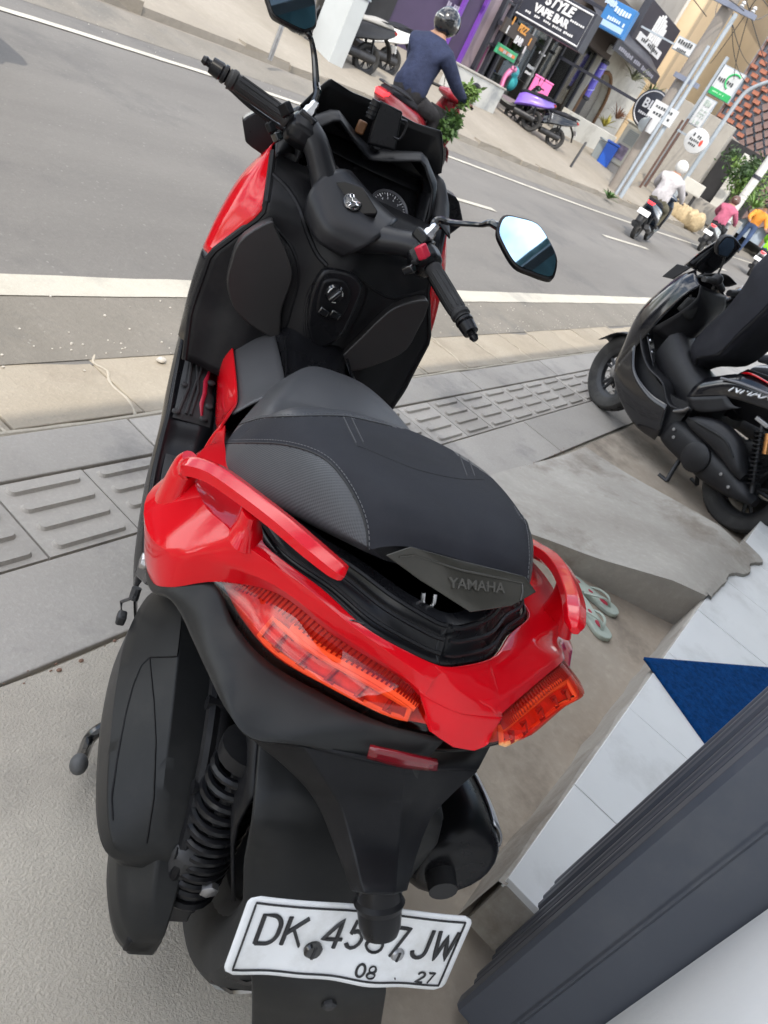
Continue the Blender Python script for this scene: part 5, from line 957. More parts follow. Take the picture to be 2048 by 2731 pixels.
    for x, z in ((.60, .27), (.57, .235), (.20, .26), (.12, .235)):
        mb = MB(); mb.lathe([(.010, 0), (.010, .012), (.001, .013)], 8, Matrix.Translation((x, .188, z)) @ Matrix.Rotation(-pi/2, 4, 'X')); ob('cover_bolt', mb, ALU, dc)
    for s in (1, -1):
        t, b = V((.235, .145*s, .60)), V((.02, .145*s, .28)); ax = (t-b).normalized(); e1 = ax.orthogonal().normalized(); e2 = ax.cross(e1); Ls = (t-b).length
        mb = MB(); mb.tube([b, t], .012, 10); so_ = p('shock_absorber', mb, DMET); mb = MB(); mb.tube([b+ax*(.05+(Ls-.1)*u/140)+(e1*cos(u*.55)+e2*sin(u*.55))*.03 for u in range(141)], .006, 6); ob('coil_spring', mb, BLK2, so_)
        mb = MB(); mb.tube([t-ax*.02+V((-.055, 0, -.01)), t-ax*.13+V((-.055, 0, -.01))], .020, 14); ob('gold_reservoir', mb, mat('gold_anodised', (.50, .24, .09), .3, metal=.9), so_); mb = MB(); mb.box(t, (.09, .03, .025)); ob('top_mount', mb, ALU, so_, bevel=.004)
    mb = MB(); mb.b2((.10, -.1, .18), (.62, .10, .40)); p('engine_block', mb, DMET, bevel=.02)
    for s in (1, -1):
        mb = MB(); mb.tube(crv([(.50, .10*s, .16), (.47, .14*s, .08), (.44, .17*s, .012)], 10), .014, 10); cs_ = p('stand_leg', mb, DMET); mb = MB(); mb.tube([(.44, .17*s, .012), (.50, .185*s, .010)], .013, 8); ob('stand_foot', mb, DMET, cs_)
    mb = MB(); mb.tube([(.66, .205, .352), (.60, .235, .40), (.585, .24, .43)], [.018, .016, .010], 10, flat=.6); p('folded_peg', mb, ALU)
    mb = MB(); mb.patch([[(-.33, .05, .88), (-.36, 0, .885), (-.33, -.05, .88)], [(-.36, .06, .84), (-.40, 0, .84), (-.36, -.06, .84)]], 8, 5); p('tail_lamp', mb, REFD, solid=.01)
    mb = MB(); mb.patch([[(-.24, .07, .80), (-.25, 0, .80), (-.24, -.07, .80)], [(-.42, .06, .50), (-.43, 0, .50), (-.42, -.06, .50)]], 6, 6); p('rear_mudguard', mb, KP, solid=.006)
    mb = MB(); mb.lathe([(.05, 0), (.075, .06), (.08, .30), (.07, .42), (.03, .45)], 20, Matrix.Translation((.30, -.20, .26)) @ Matrix.Rotation(-pi/2+.2, 4, 'Y')); p('muffler', mb, DMET)
nmax()
# ================================================================== plain scooters (street traffic and parked ones)
GLOW = bpy.data.materials.new('lit_tail_lamp'); GLOW.use_nodes = True; _b = GLOW.node_tree.nodes['Principled BSDF']; _b.inputs['Base Color'].default_value = (.6, .01, .01, 1); _b.inputs['Emission Color'].default_value = (1, .03, .04, 1); _b.inputs['Emission Strength'].default_value = 1.6
def paint(n, c): return mat('paint_'+n, c, .25, coat=.5)
def scooter(name, loc, yaw, label, body, front, group=None, lit=False, scale=1.0, steer=0, lean=0, seatm=None):
    B = emp(name, loc, yaw, label, 'scooter', group); B.scale = (scale,)*3; B.rotation_euler = (lean, 0, yaw)
    def p(n, mb, m_, parent=None, **k): return ob(n, mb, m_, parent or B, **k)
    KP = MC['worn_black_plastic']
    wheel('rear_wheel', (0, 0, .245), .247, .11, .17, B, 5, tread=False)
    w_ = wheel('front_wheel', (0, 0, 0), .245, .09, .175, B, 5, tread=False); w_.matrix_local = Matrix.Translation((1.24, 0, .245)) @ Matrix.Rotation(steer, 4, 'Z')
    mb = MB(); mb.patch([[(1.24+.268*cos(a), y, .245+.268*sin(a)-abs(y)*.3) for y in (-.06, -.03, 0, .03, .06)] for a in [radians(q) for q in (20, 55, 90, 125, 160)]], 8, 12); p('front_mudguard', mb, front, solid=.005)
    for s in (1, -1): mb = MB(); mb.tube([(1.24, .06*s, .245), (1.10, .06*s, .60)], .02, 8); p('fork_leg', mb, DMET)
    mb = MB(); mb.loft([[(x+dx, y, z) for dx, y in ((.0, -w), (.05, -w*.7), (.09, 0), (.05, w*.7), (0, w), (-.05, w*.6), (-.03, 0), (-.05, -w*.6))] for x, w, z in ((.98, .15, .36), (1.02, .19, .52), (1.05, .20, .70), (1.04, .17, .86), (1.0, .11, .97))], 24, 16); p('front_panel', mb, front)
    mb = MB(); mb.loft([[(.96-dx, y, z) for y, dx in ((-.19, 0), (0, .03), (.19, 0), (0, -.02))] for z in (.36, .6, .84)], 14, 6); p('leg_shield', mb, KP)
    mb = MB(); mb.loft([[(x, -.17, z), (x, .17, z), (x, .19, z-.05), (x, .12, z-.13), (x, -.12, z-.13), (x, -.19, z-.05)] for x, z in ((1.0, .40), (.85, .34), (.62, .33), (.50, .37))], 18, 8, su=False); p('footboard', mb, KP)
    mb = MB(); mb.loft([[(x, -w, z0), (x, -w*1.05, (z0+z1_)/2), (x, -w*.8, z1_), (x, w*.8, z1_), (x, w*1.05, (z0+z1_)/2), (x, w, z0)] for x, w, z0, z1_ in ((.56, .13, .36, .62), (.44, .17, .42, .70), (.22, .185, .50, .74), (.0, .16, .56, .77), (-.20, .11, .64, .80), (-.34, .06, .72, .81))], 24, 20); p('body', mb, body)
    mb = MB(); mb.loft([[(x, -w, z), (x, -w*.95, z+h*.7), (x, 0, z+h), (x, w*.95, z+h*.7), (x, w, z), (x, 0, z-.01)] for x, w, z, h in ((.58, .07, .66, .06), (.46, .13, .70, .08), (.26, .15, .735, .075), (.10, .155, .755, .10), (-.10, .13, .78, .09), (-.26, .08, .80, .05))], 22, 18); p('seat', mb, seatm or SEATK)
    H_ = Matrix.Translation((1.0, 0, 0)) @ Matrix.Rotation(steer, 4, 'Z') @ Matrix.Translation((-1.0, 0, 0))
    mb = MB(lambda q: H_ @ q); mb.loft([[(.98+r*cos(a)*1.3, y, 1.0+r*sin(a)) for a in [2*pi*k/8 for k in range(8)]] for y, r in ((-.17, .03), (-.10, .05), (0, .07), (.10, .05), (.17, .03))], 16, 10); hb = p('headset', mb, front)
    for s in (1, -1):
        mb = MB(lambda q: H_ @ q); mb.tube([(.97, .15*s, 1.02), (.92, .34*s, 1.0)], .016, 8); ob('grip', mb, RUB, hb)
        mb = MB(lambda q: H_ @ q); mb.tube([(.98, .14*s, 1.03), (.99, .20*s, 1.16)], .005, 6); ob('mirror_stem', mb, KP, hb); mb = MB(lambda q: H_ @ q); mb.ell((.985, .23*s, 1.20), (.015, .06, .042), 12, 8); ob('mirror', mb, KP, hb)
    mb = MB(); mb.loft([[(-.30, y, z) for y, z in ((-.07, .74), (.07, .74), (.085, .80), (-.085, .80))], [(-.375, y, z) for y, z in ((-.05, .745), (.05, .745), (.06, .79), (-.06, .79))]], 12, 4, su=False); p('tail_lamp', mb, GLOW if lit else REFD, bevel=.006)
    for s in (1, -1): mb = MB(); mb.tube(crv([(.15, .13*s, .80), (-.10, .15*s, .845), (-.30, .10*s, .86), (-.36, 0, .862)], 12), .011, 8); p('grab_rail', mb, KP)
    mb = MB(); mb.patch([[(-.20, .08, .66), (-.22, 0, .67), (-.20, -.08, .66)], [(-.36, .075, .52), (-.38, 0, .53), (-.36, -.075, .52)], [(-.43, .06, .34), (-.44, 0, .34), (-.43, -.06, .34)]], 8, 8); mg = p('rear_mudguard', mb, KP, solid=.006)
    mb = MB(); mb.box((-.405, 0, .56), (.006, .26, .11), Matrix.Rotation(.35, 3, 'Y')); ob('number_plate', mb, PL, mg)
    mb = MB(); mb.loft([[(x, .03, z-.06), (x, .17, z-.05), (x, .18, z+.05), (x, .04, z+.07)] for x, z in ((.50, .25), (.30, .26), (.0, .27), (-.06, .27))], 16, 8); p('drive_cover', mb, DMET)
    mb = MB(); mb.lathe([(.04, 0), (.062, .05), (.066, .30), (.05, .40)], 16, Matrix.Translation((.24, -.16, .26)) @ Matrix.Rotation(-pi/2+.2, 4, 'Y')); p('muffler', mb, DMET)
    for s in (1, -1): mb = MB(); mb.tube([(.06, .12*s, .56), (-.01, .12*s, .27)], .022, 8); p('shock_absorber', mb, BLK2)
    return B
# ---- people on the scooters: one continuous skinned body, coloured by garment
SKIN = mat('skin', (.30, .16, .10), .6)
def person(loc, yaw, label, J, E, mats, pick, scale=1.0, group=None, cat='person'):
    me = bpy.data.meshes.new('person'); names = list(J); me.from_pydata([J[n][0] for n in names], [(names.index(a), names.index(b)) for a, b in E], [])
    o = bpy.data.objects.new('person', me); COL.objects.link(o); q = o.modifiers.new('skin', 'SKIN'); sv = me.skin_vertices[0].data
    for i, n in enumerate(names): r = J[n][1]; sv[i].radius = r if isinstance(r, tuple) else (r, r); sv[i].use_root = (n == 'pelvis')
    q = o.modifiers.new('sub', 'SUBSURF'); q.levels = q.render_levels = 2
    dg = bpy.context.evaluated_depsgraph_get(); m2 = bpy.data.meshes.new_from_object(o.evaluated_get(dg)); bpy.data.objects.remove(o)
    m2.materials.clear(); [m2.materials.append(m_) for m_ in mats]
    for f in m2.polygons: f.material_index = pick(f.center)
    r = link('person', m2, None, None, smooth=180); r.location = loc; r.rotation_euler = (0, 0, yaw); r.scale = (scale,)*3; tag(r, label, cat, group); return r
def rider_joints(lean_=.0, head=(0, 0), armw=.30, hand=(.88, 1.0)):
    L_ = lean_; J = {'pelvis': ((.12, 0, .86), (.155, .125)), 'waist': ((.12+.05*L_, 0, 1.00), (.19, .145)), 'chest': ((.14+.16*L_, 0, 1.20), (.215, .15)), 'collar': ((.16+.24*L_, 0, 1.36), (.15, .10)), 'neck': ((.18+.27*L_, 0, 1.45), .055), 'head': ((.20+.29*L_+head[0], head[1], 1.57), (.088, .095)), 'crown': ((.20+.29*L_+head[0], head[1], 1.65), .07)}
    E = [('pelvis', 'waist'), ('waist', 'chest'), ('chest', 'collar'), ('collar', 'neck'), ('neck', 'head'), ('head', 'crown')]
    for s, k in ((1, 'l'), (-1, 'r')):
        J.update({'sh'+k: ((.15+.22*L_, .20*s, 1.32), .092), 'el'+k: ((.42+.1*L_, (armw+.02)*s, 1.12), .072), 'wr'+k: ((hand[0]-.09, armw*s, hand[1]+.02), .042), 'ha'+k: ((hand[0]-.03, armw*s, hand[1]+.02), (.042, .024)),
                  'hip'+k: ((.16, .105*s, .83), .105), 'kn'+k: ((.56, .17*s, .76), .078), 'an'+k: ((.60, .155*s, .42), .050), 'he'+k: ((.58, .155*s, .375), .045), 'to'+k: ((.76, .17*s, .365), (.042, .032))})
        E += [('collar', 'sh'+k), ('sh'+k, 'el'+k), ('el'+k, 'wr'+k), ('wr'+k, 'ha'+k), ('pelvis', 'hip'+k), ('hip'+k, 'kn'+k), ('kn'+k, 'an'+k), ('an'+k, 'he'+k), ('he'+k, 'to'+k)]
        for f in range(4):                                          # fingers curled over the grip
            a, b = 'f%d%s' % (f, k), 'g%d%s' % (f, k); yy = armw*s+(f-1.5)*.019; J[a] = ((hand[0]+.03, yy, hand[1]+.026), .0095); J[b] = ((hand[0]+.045-.004*f, yy, hand[1]-.016), .0085); E += [('ha'+k, a), (a, b)]
        J['th'+k] = ((hand[0]-.03, (armw-.045)*s, hand[1]-.004), .010); E.append(('wr'+k, 'th'+k))
    return J, E
def helmet(parent, c, m_, visor, r=.138):
    mb = MB(); pr = []
    for i in range(11):
        a = pi*.5-pi*.86*i/10; rr = r*cos(a)*(1 if a > -.5 else .97); pr.append((max(.002, rr), r*1.02*sin(a)))
    mb.lathe(list(reversed(pr)), 24, Matrix.Translation(c) @ Matrix.Diagonal((1.12, .95, 1, 1))); h = ob('helmet', mb, m_, parent)
    mb = MB(); mb.patch([[V(c)+V((r*1.145*cos(t)*cos(q), r*.975*sin(t)*cos(q), r*1.03*sin(q))) for t in [radians(k) for k in (-62, -30, 0, 30, 62)]] for q in (-.42, -.1, .25)], 12, 8); ob('visor', mb, visor, h, solid=.004)
    mb = MB(); mb.tube([V(c)+V((-r*1.13, y, .03)) for y in (-.03, 0, .03)], .006, 6); ob('helmet_decal', mb, WHITEP, h)
def garments(top, legs, skin_hands=True):
    def pick(c):
        if c.z > 1.435 and abs(c.y) < .13: return 2
        if c.x > .80 and c.z > .9: return 2
        if c.z < .425: return 3
        if c.z > .93 or (c.z > .86 and c.x < .22 and c.z > .9): return 0
        return 1
    return [top, legs, SKIN, mat('dark_shoe', (.03, .028, .027), .6)], pick
VIS = mat('dark_visor', (.02, .02, .022), .08, coat=.5)
def cloth(n, c): return mat('cloth_'+n, c, .85, var=.22, vs=9, bump=.012, bs=16, spec=.25)
# navy rider in the far lane
def rider_on(sc_loc, yaw, sc_label, p_label, top, legs, hel, body, front, lit, lean_=.1, scale=1.0, head=(0, 0)):
    s_ = scooter('scooter', sc_loc, yaw, sc_label, body, front, 'scooters riding in the road', lit, scale)
    J, E = rider_joints(lean_, head); ms, pk = garments(top, legs)
    r = person(sc_loc, yaw, p_label, J, E, ms, pk, scale, 'riders in the road')
    hc_ = J['head'][0]
    helmet(r, (hc_[0]+.01, hc_[1], hc_[2]+.015), hel, VIS); return s_, r
rz = -.01
NAVY = cloth('navy', (.024, .031, .066)); 
rider_on((7.0, 4.78, rz), radians(2), 'red and black scooter ridden by the person in the navy jacket', 'person in navy hooded jacket and black helmet riding away, leafy plants at the knees', NAVY, cloth('charcoal', (.028, .027, .03)), mat('black_helmet', (.012, .012, .013), .18, coat=.6), paint('maroon', (.22, .012, .02)), paint('maroon', (.22, .012, .02)), True, .12, .93)
rider_on((16.1, 4.72, rz), radians(4), 'dark blue scooter with a red tail lamp ridden by the person in white', 'person in white hoodie and white helmet riding up the street', cloth('offwhite', (.42, .40, .41)), cloth('olive', (.12, .11, .075)), mat('white_helmet', (.55, .55, .53), .3, coat=.4), paint('deepblue', (.02, .035, .06)), paint('deepblue', (.02, .035, .06)), True, .15, .92)
rider_on((23.2, 5.05, rz), radians(2), 'grey scooter with a glowing tail lamp ridden by the person in pink', 'person in dusty pink hoodie riding behind the dirty white pole', cloth('pink', (.38, .10, .16)), cloth('black', (.02, .02, .022)), mat('brown_helmet', (.10, .05, .04), .4), paint('grey', (.25, .26, .28)), paint('grey', (.25, .26, .28)), True, .15, .92)
rider_on((25.6, 3.95, rz), radians(0), 'silver scooter with a glowing tail lamp ridden by the person in lime green', 'person in lime green vest riding beyond the black scooter mirror', cloth('lime', (.30, .72, .04)), cloth('denim', (.05, .08, .16)), mat('yellow_helmet', (.5, .45, .10), .35), paint('silver', (.5, .51, .53)), paint('silver', (.5, .51, .53)), True, .1, .92)
# more parked scooters beyond the black one
scooter('scooter', (5.33, -.08, 0), radians(70), 'black scooter parked just beyond the gloss black one, mostly hidden', GLOSSB, GLOSSB, 'scooters parked along the shop front', steer=.3, scale=.97)
scooter('scooter', (6.15, -.02, 0), radians(74), 'silver fronted scooter parked third along the shop front, mostly hidden', paint('silver', (.5, .51, .53)), paint('silver', (.5, .51, .53)), 'scooters parked along the shop front', steer=.2, scale=.97)
# ================================================================== the far side of the street
far_r = [[(x, y+d, z) for x, y in FAR] for d, z in ((.50, ZR+.002), (.85, .03), (1.15, .07))]
strip('far_shoulder', far_r, SHOULD)
strip('far_gutter', [[(x, y+1.15, .07) for x, y in FAR], [(x, y+1.2, .045) for x, y in FAR], [(x, y+1.36, .045) for x, y in FAR], [(x, y+1.38, .13) for x, y in FAR]], gmat('gutter_dirt', (.20, .18, .15), (.27, .245, .21), 12, 1, .01, .95))
FP = gmat('far_footway', (.26, .23, .185), (.335, .30, .25), 9, .6, .008, .92, spot=(.28, .25, .21), spotw=.6, ss=.7)
strip('far_footway', [[(x, y+d, z) for x, y in FAR] for d, z in ((1.38, .13), (2.2, .22), (3.4, .36), (5.8, .62), (40, .9))], FP)
# broken kerb stones along the gutter
random.seed(21)
kb = MB(); kb.box((0, 0, 0), (.815, .16, .16)); kme = kb.mesh('kerb_stone'); kme.materials.append(FP)
kroot = emp('far_kerb', (0, 0, 0)); kroot['kind'] = 'structure'
for i in range(46):
    x = 2+i*.82; q = min(FAR, key=lambda f: abs(f[0]-x)); y = [lerp(a[1], b[1], (x-a[0])/(b[0]-a[0])) for a, b in zip(FAR[:-1], FAR[1:]) if a[0] <= x <= b[0]][0]
    if i in (6, 7): continue
    o = bpy.data.objects.new('kerb_stone', kme); COL.objects.link(o); o.parent = kroot; o.location = (x, y+1.46, .08+random.uniform(-.03, .02)); o.rotation_euler = (random.uniform(-.05, .05), random.uniform(-.03, .03), random.uniform(-.05, .05)-.03)
def gz(Y): return .13+max(0, Y-7.9)*.115                              # height of the far footway
def rX(pts, X): P = [on(p, X=X) for p in pts]; return (P[0].y+P[3].y)/2, (P[1].y+P[2].y)/2, (P[2].z+P[3].z)/2, (P[0].z+P[1].z)/2   # y left, y right, z low, z high
def rY(pts, Y): P = [on(p, Y=Y) for p in pts]; return (P[0].x+P[3].x)/2, (P[1].x+P[2].x)/2, (P[2].z+P[3].z)/2, (P[0].z+P[1].z)/2
def bxm(a, b): m_ = MB(); m_.b2(a, b); return m_
def signX(name, pts, X, th, face, label, border=None, rim=None, parent=None):  # board at right angles to the street, facing down the street
    yl, yr, z0, z1_ = rX(pts, X); o = ob(name, bxm((X, yl, z0), (X+th, yr, z1_)), rim or face, parent, smooth=0, bevel=.01)
    f = ob('face', bxm((X-.012, yl-.03*(1 if yl > yr else -1), z0+.03), (X-.002, yr+.03*(1 if yl > yr else -1), z1_-.03)), face, o, smooth=0)
    if label: tag(o, label, 'sign')
    if border:
        e = .07; mb = MB(); P = [(X-.018, yl-e, z0+e), (X-.018, yr+e, z0+e), (X-.018, yr+e, z1_-e), (X-.018, yl-e, z1_-e)]; mb.tube(P, .02, 6, closed=True); ob('border', mb, border, o)
    return o, (yl, yr, z0, z1_)
def signY(name, pts, Y, th, face, label, rim=None):
    x0, x1, z0, z1_ = rY(pts, Y); o = ob(name, bxm((x0, Y, z0), (x1, Y+th, z1_)), rim or face, smooth=0, bevel=.01)
    if label: tag(o, label, 'sign')
    return o, (x0, x1, z0, z1_)
def txX(par, s, X, yc, zc_, size, m_, sx=1, shear=0, thick=.0): return text('lettering', s, size, frame((X, yc, zc_), (0, -1, 0), (0, 0, 1)), m_, par, .008, sx=sx, thick=thick, shear=shear)
def txY(par, s, Y, xc, zc_, size, m_, sx=1, shear=0, thick=0): return text('lettering', s, size, frame((xc, Y, zc_), (1, 0, 0), (0, 0, 1)), m_, par, .008, sx=sx, thick=thick, shear=shear)
def fx(par, X_, yc, zc_, w_, h_, n, m_):                              # a line of print too small to read, facing down the street
    mb = MB(); r_ = random.Random(int(abs(yc*977+zc_*131)))
    for i in range(n):
        if r_.random() < .12: continue
        a = yc+w_/2-w_*(i+.12)/n; mb.b2((X_-.006, a, zc_-h_/2*r_.uniform(.6, 1)), (X_, a-w_/n*.7, zc_+h_/2*r_.uniform(.5, 1)))
    return tag(ob('small_print', mb, m_, par, smooth=0), kind='stuff')
def fy(par, Y_, xc_, zc_, w_, h_, n, m_):
    mb = MB(); r_ = random.Random(int(abs(xc_*977+zc_*131)))
    for i in range(n):
        if r_.random() < .12: continue
        a = xc_-w_/2+w_*(i+.12)/n; mb.b2((a, Y_-.006, zc_-h_/2*r_.uniform(.6, 1)), (a+w_/n*.7, Y_, zc_+h_/2*r_.uniform(.5, 1)))
    return tag(ob('small_print', mb, m_, par, smooth=0), kind='stuff')
LW = mat('letter_white', (.66, .66, .67), .5); LD = mat('letter_dark', (.04, .045, .05), .5); LO_ = mat('letter_orange', (.65, .30, .06), .5); LB = mat('letter_blue', (.02, .10, .35), .5); LG = mat('letter_green', (.02, .42, .12), .5)
SGK = mat('sign_black', (.028, .030, .042), .45, var=.15, vs=2); SGB = mat('sign_blue', (.035, .17, .42), .5, var=.1, vs=2); SGW = mat('sign_white', (.52, .53, .54), .5, var=.05, vs=2); SGG = mat('sign_green', (.02, .36, .10), .5)
PURP = mat('purple_wall', (.062, .042, .092), .6, var=.15, vs=1.2); PURP2 = mat('bright_purple_trim', (.16, .05, .36), .5); MAUVE = mat('mauve_wall', (.30, .235, .26), .8, var=.08, vs=1); 
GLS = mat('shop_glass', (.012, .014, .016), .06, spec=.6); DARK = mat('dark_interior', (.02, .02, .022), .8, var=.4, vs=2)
WST = mat('weathered_white_wall', (.52, .51, .47), .85, var=.06, vs=2, stain=(.28, .26, .23), ss=1.3, sw=.6); CMW = mat('cement_wall', (.34, .32, .29), .9, var=.14, vs=2, stain=(.20, .19, .17), ss=1, sw=.5, bump=.01, bs=8); TAN = mat('tan_wall', (.58, .45, .29), .85, var=.06, vs=.8, stain=(.46, .36, .24), ss=.6, sw=.4)
YF = 12.0
X = lambda p, Y=YF: on(p, Y=Y).x
# ---- purple shop
xa, xb, xc, xd, xe = 12.6, X(z1(120, 300)), X(z1(330, 300)), X(z1(1000, 600)), X(z1(1395, 700))
b = emp('purple_shop', (0, 0, 0), 0, 'purple shop front with white lettering behind the navy rider', 'shop')
ob('wall', bxm((xa, YF+.02, .4), (xb-.9, YF+.4, 4.4)), PURP, b, smooth=0); ob('wall', bxm((xb-.9, YF-.05, .4), (xb, YF+.4, 4.6)), PURP, b, smooth=0)
for x in (xb-.98, xb-.10, xa+2.3): ob('trim_post', bxm((x, YF-.14, .4), (x+.10, YF-.051, 4.6)), PURP2, b, smooth=0)
ob('shutter', bxm((xa+2.42, YF-.03, .45), (xa+3.4, YF+.015, 3.0)), DARK, b, smooth=0)
q = on(z4(1395, 70), Y=YF-.06); fy(b, YF-.062, q.x+.1, q.z+.06, .75, .15, 8, MC.get('faint_lav') or mat('faint_lav', (.36, .33, .42), .6)); q = on(z4(1385, 130), Y=YF-.06); fy(b, YF-.062, q.x+.02, q.z+.03, .6, .13, 7, MC['faint_lav']); text('lettering', 'EE', .26, frame((q.x+.05, YF-.062, q.z-.16), (1, 0, 0), (0, 0, 1)), MC['faint_lav'], b, .008)
o = ob('roof_slab', bxm((xa-.2, YF-.2, 4.6), (xb, YF+8, 4.9)), CMW, b, smooth=0)
# ---- mauve bay between the shops
b = emp('mauve_shop_bay', (0, 0, 0), 0, 'plain mauve wall bay with a dark pipe frame, left of the glass shop', 'wall')
ob('wall', bxm((xb+.003, YF+.1, .4), (xc+.2, YF+.4, 4.6)), MAUVE, b, smooth=0); ob('skirt', bxm((xb+.01, YF+.05, .4), (xc, YF+.098, .8)), PURP, b, smooth=0)
for x in (xc-.35, xc+.12): ob('frame_post', bxm((x, YF-.02, .4), (x+.12, YF+.098, 4.4)), SGK, b, smooth=0)
for z in (1.6, 2.1, 2.6): ob('frame_rail', bxm((xc-.23, YF, z), (xc+.12, YF+.05, z+.05)), SGK, b, smooth=0)
ob('magenta_panel', bxm((xc-.2, YF+.06, .5), (xc-.02, YF+.097, 1.55)), mat('magenta', (.20, .02, .10), .6), b, smooth=0)
# ---- vape shop: glazed dark front
b = emp('glass_shop', (0, 0, 0), 0, 'dark glazed shop front with steel mullions and hanging lamps inside', 'shop')
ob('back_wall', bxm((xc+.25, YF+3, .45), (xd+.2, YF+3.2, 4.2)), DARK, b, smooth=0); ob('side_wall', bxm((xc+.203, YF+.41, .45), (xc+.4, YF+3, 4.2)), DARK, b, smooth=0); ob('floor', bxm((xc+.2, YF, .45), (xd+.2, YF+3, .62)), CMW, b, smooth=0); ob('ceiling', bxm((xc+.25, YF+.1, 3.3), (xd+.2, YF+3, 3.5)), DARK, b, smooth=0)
ob('fascia', bxm((xc+.24, YF-.25, 2.95), (xd+.2, YF+.1, 4.4)), mat('brown_fascia', (.07, .055, .05), .7), b, smooth=0)
n = 5; gx = [lerp(xc+.9, xd+.1, i/n) for i in range(n+1)]
for i in range(n): ob('pane', bxm((gx[i]+.05, YF+.20, .75), (gx[i+1]-.05, YF+.215, 2.9)), tinted('shop_pane', (.55, .58, .6), .35, .02), b, smooth=0)
for x in gx: ob('mullion', bxm((x-.045, YF+.16, .62), (x+.045, YF+.26, 2.95)), ALU if x in gx[1:3] else SGK, b, smooth=0)
ob('sill', bxm((xc+.9, YF+.15, .62), (xd+.1, YF+.28, .745)), MAUVE, b, smooth=0)
q = on(z1(590, 520), Y=YF+.19); fy(b, YF+.19, q.x, q.z+.08, .6, .10, 6, LW); fy(b, YF+.19, q.x+.05, q.z-.08, .6, .09, 6, LW); q = on(z1(680, 400), Y=YF+.19); fy(b, YF+.19, q.x, q.z, .45, .07, 6, LW)
for k, (u, v) in enumerate(((840, 575), (930, 650))):               # pale striped display boards behind the glass
    q = on(z1(u, v), Y=YF+1.2); d_ = ob('display_board', bxm((q.x-.55, YF+1.2, q.z-.10), (q.x+.5, YF+1.24, q.z+.12)), SGW, b, smooth=0)
    for j in range(5): ob('board_stripe', bxm((q.x-.5+j*.2, YF+1.19, q.z-.095), (q.x-.42+j*.2, YF+1.199, q.z+.115)), SGK, d_, smooth=0)
WARM = bpy.data.materials.new('warm_bulb'); WARM.use_nodes = True; _b = WARM.node_tree.nodes['Principled BSDF']; _b.inputs['Emission Color'].default_value = (1, .45, .18, 1); _b.inputs['Emission Strength'].default_value = 2.0
q = on(z1(880, 655), Y=YF+.8); mb = MB(); mb.ell(q, (.09, .09, .09), 12, 8); ob('bulb', mb, WARM, b); ob('bulb_cord', bxm(q+V((-.008, -.008, .09)), q+V((.008, .008, .9))), SGK, b, smooth=0)
q = on(z1(1070, 590), Y=YF-.10); M = Matrix.Translation(q) ; mb = MB(); mb.lathe([(.12, -.55), (.12, .5)], 18, M)
bp = ob('barber_pole', mb, mat('blue_violet_tube', (.12, .10, .62), .25, coat=.5)); tag(bp, 'blue and violet striped barber pole on the shop corner', 'barber pole')
for z in (-.62, .5): mb = MB(); mb.lathe([(.09, z), (.15, z+.02), (.15, z+.10), (.09, z+.13)], 18, M); ob('pole_cap', mb, SGK, bp)
for k in range(3): mb = MB(); mb.tube([M @ V((.122*cos(a), .122*sin(a), -.5+k*.33+a*.05)) for a in [pi*1.0+i*.35 for i in range(10)]], .02, 6); ob('pole_stripe', mb, mat('pale_violet', (.45, .45, .9), .3), bp)
ob('pole_bracket', bxm(q+V((-.03, .1, -.05)), q+V((.03, .32, .05))), SGK, bp, smooth=0)
# ---- projecting sign: name in plain white letters
o, (yl, yr, z0, z1_) = signX('hanging_sign', [z1(545, -90), z1(1145, 20), z1(935, 380), z1(475, 110)], 18.6, .35, SGK, 'large black box sign with white border reading VAPE BAR, hung across the pavement', border=LW)
ym = (yl+yr)/2; h = z1_-z0; wv = abs(yl-yr)
txX(o, 'STYLE', 18.57, ym-.05, z0+h*.72, h*.34, LW, sx=1.05, shear=.2, thick=.012); txX(o, 'VAPE BAR', 18.57, ym+.03, z0+h*.42, h*.27, LW, sx=1.02, thick=.012); fx(o, 18.575, ym, z0+h*.24, wv*.72, h*.07, 26, LW); fx(o, 18.575, yr+.32, z0+h*.56, .4, h*.06, 7, LW)
ob('hanger', bxm((18.7, yl-.02, z0+h*.3), (18.8, YF-.05, z0+h*.36)), SGK, o, smooth=0)
o, (x0, x1, z0, z1_) = signY('menu_sign', [z1(430, 155), z1(640, 258), z1(600, 405), z1(378, 205)], YF-.45, .08, mat('brown_sign', (.055, .045, .04), .6), 'brown sign reading PIZZ BAR in orange and white, above the glass shop')
xm, zm_ = (x0+x1)/2, (z0+z1_)/2; txY(o, 'PIZZ', YF-.46, xm, zm_+.13, .24, LO_, shear=.2, thick=.01); txY(o, 'BAR', YF-.46, xm+.05, zm_-.13, .24, LW, shear=.2, thick=.01); ob('bracket', bxm((xm-.6, YF-.37, zm_-.05), (xm-.52, YF-.05, zm_+.05)), SGK, o, smooth=0); ob('bracket', bxm((xm+.5, YF-.37, zm_-.05), (xm+.58, YF+.1, zm_+.05)), SGK, o, smooth=0)
for dx, dz, m_ in ((-.62, .18, LO_), (-.7, -.05, LW), (.62, .0, LO_), (.55, -.22, LW)): ob('sign_mark', bxm((xm+dx-.03, YF-.465, zm_+dz-.09), (xm+dx+.03, YF-.455, zm_+dz+.09)), m_, o, smooth=0)
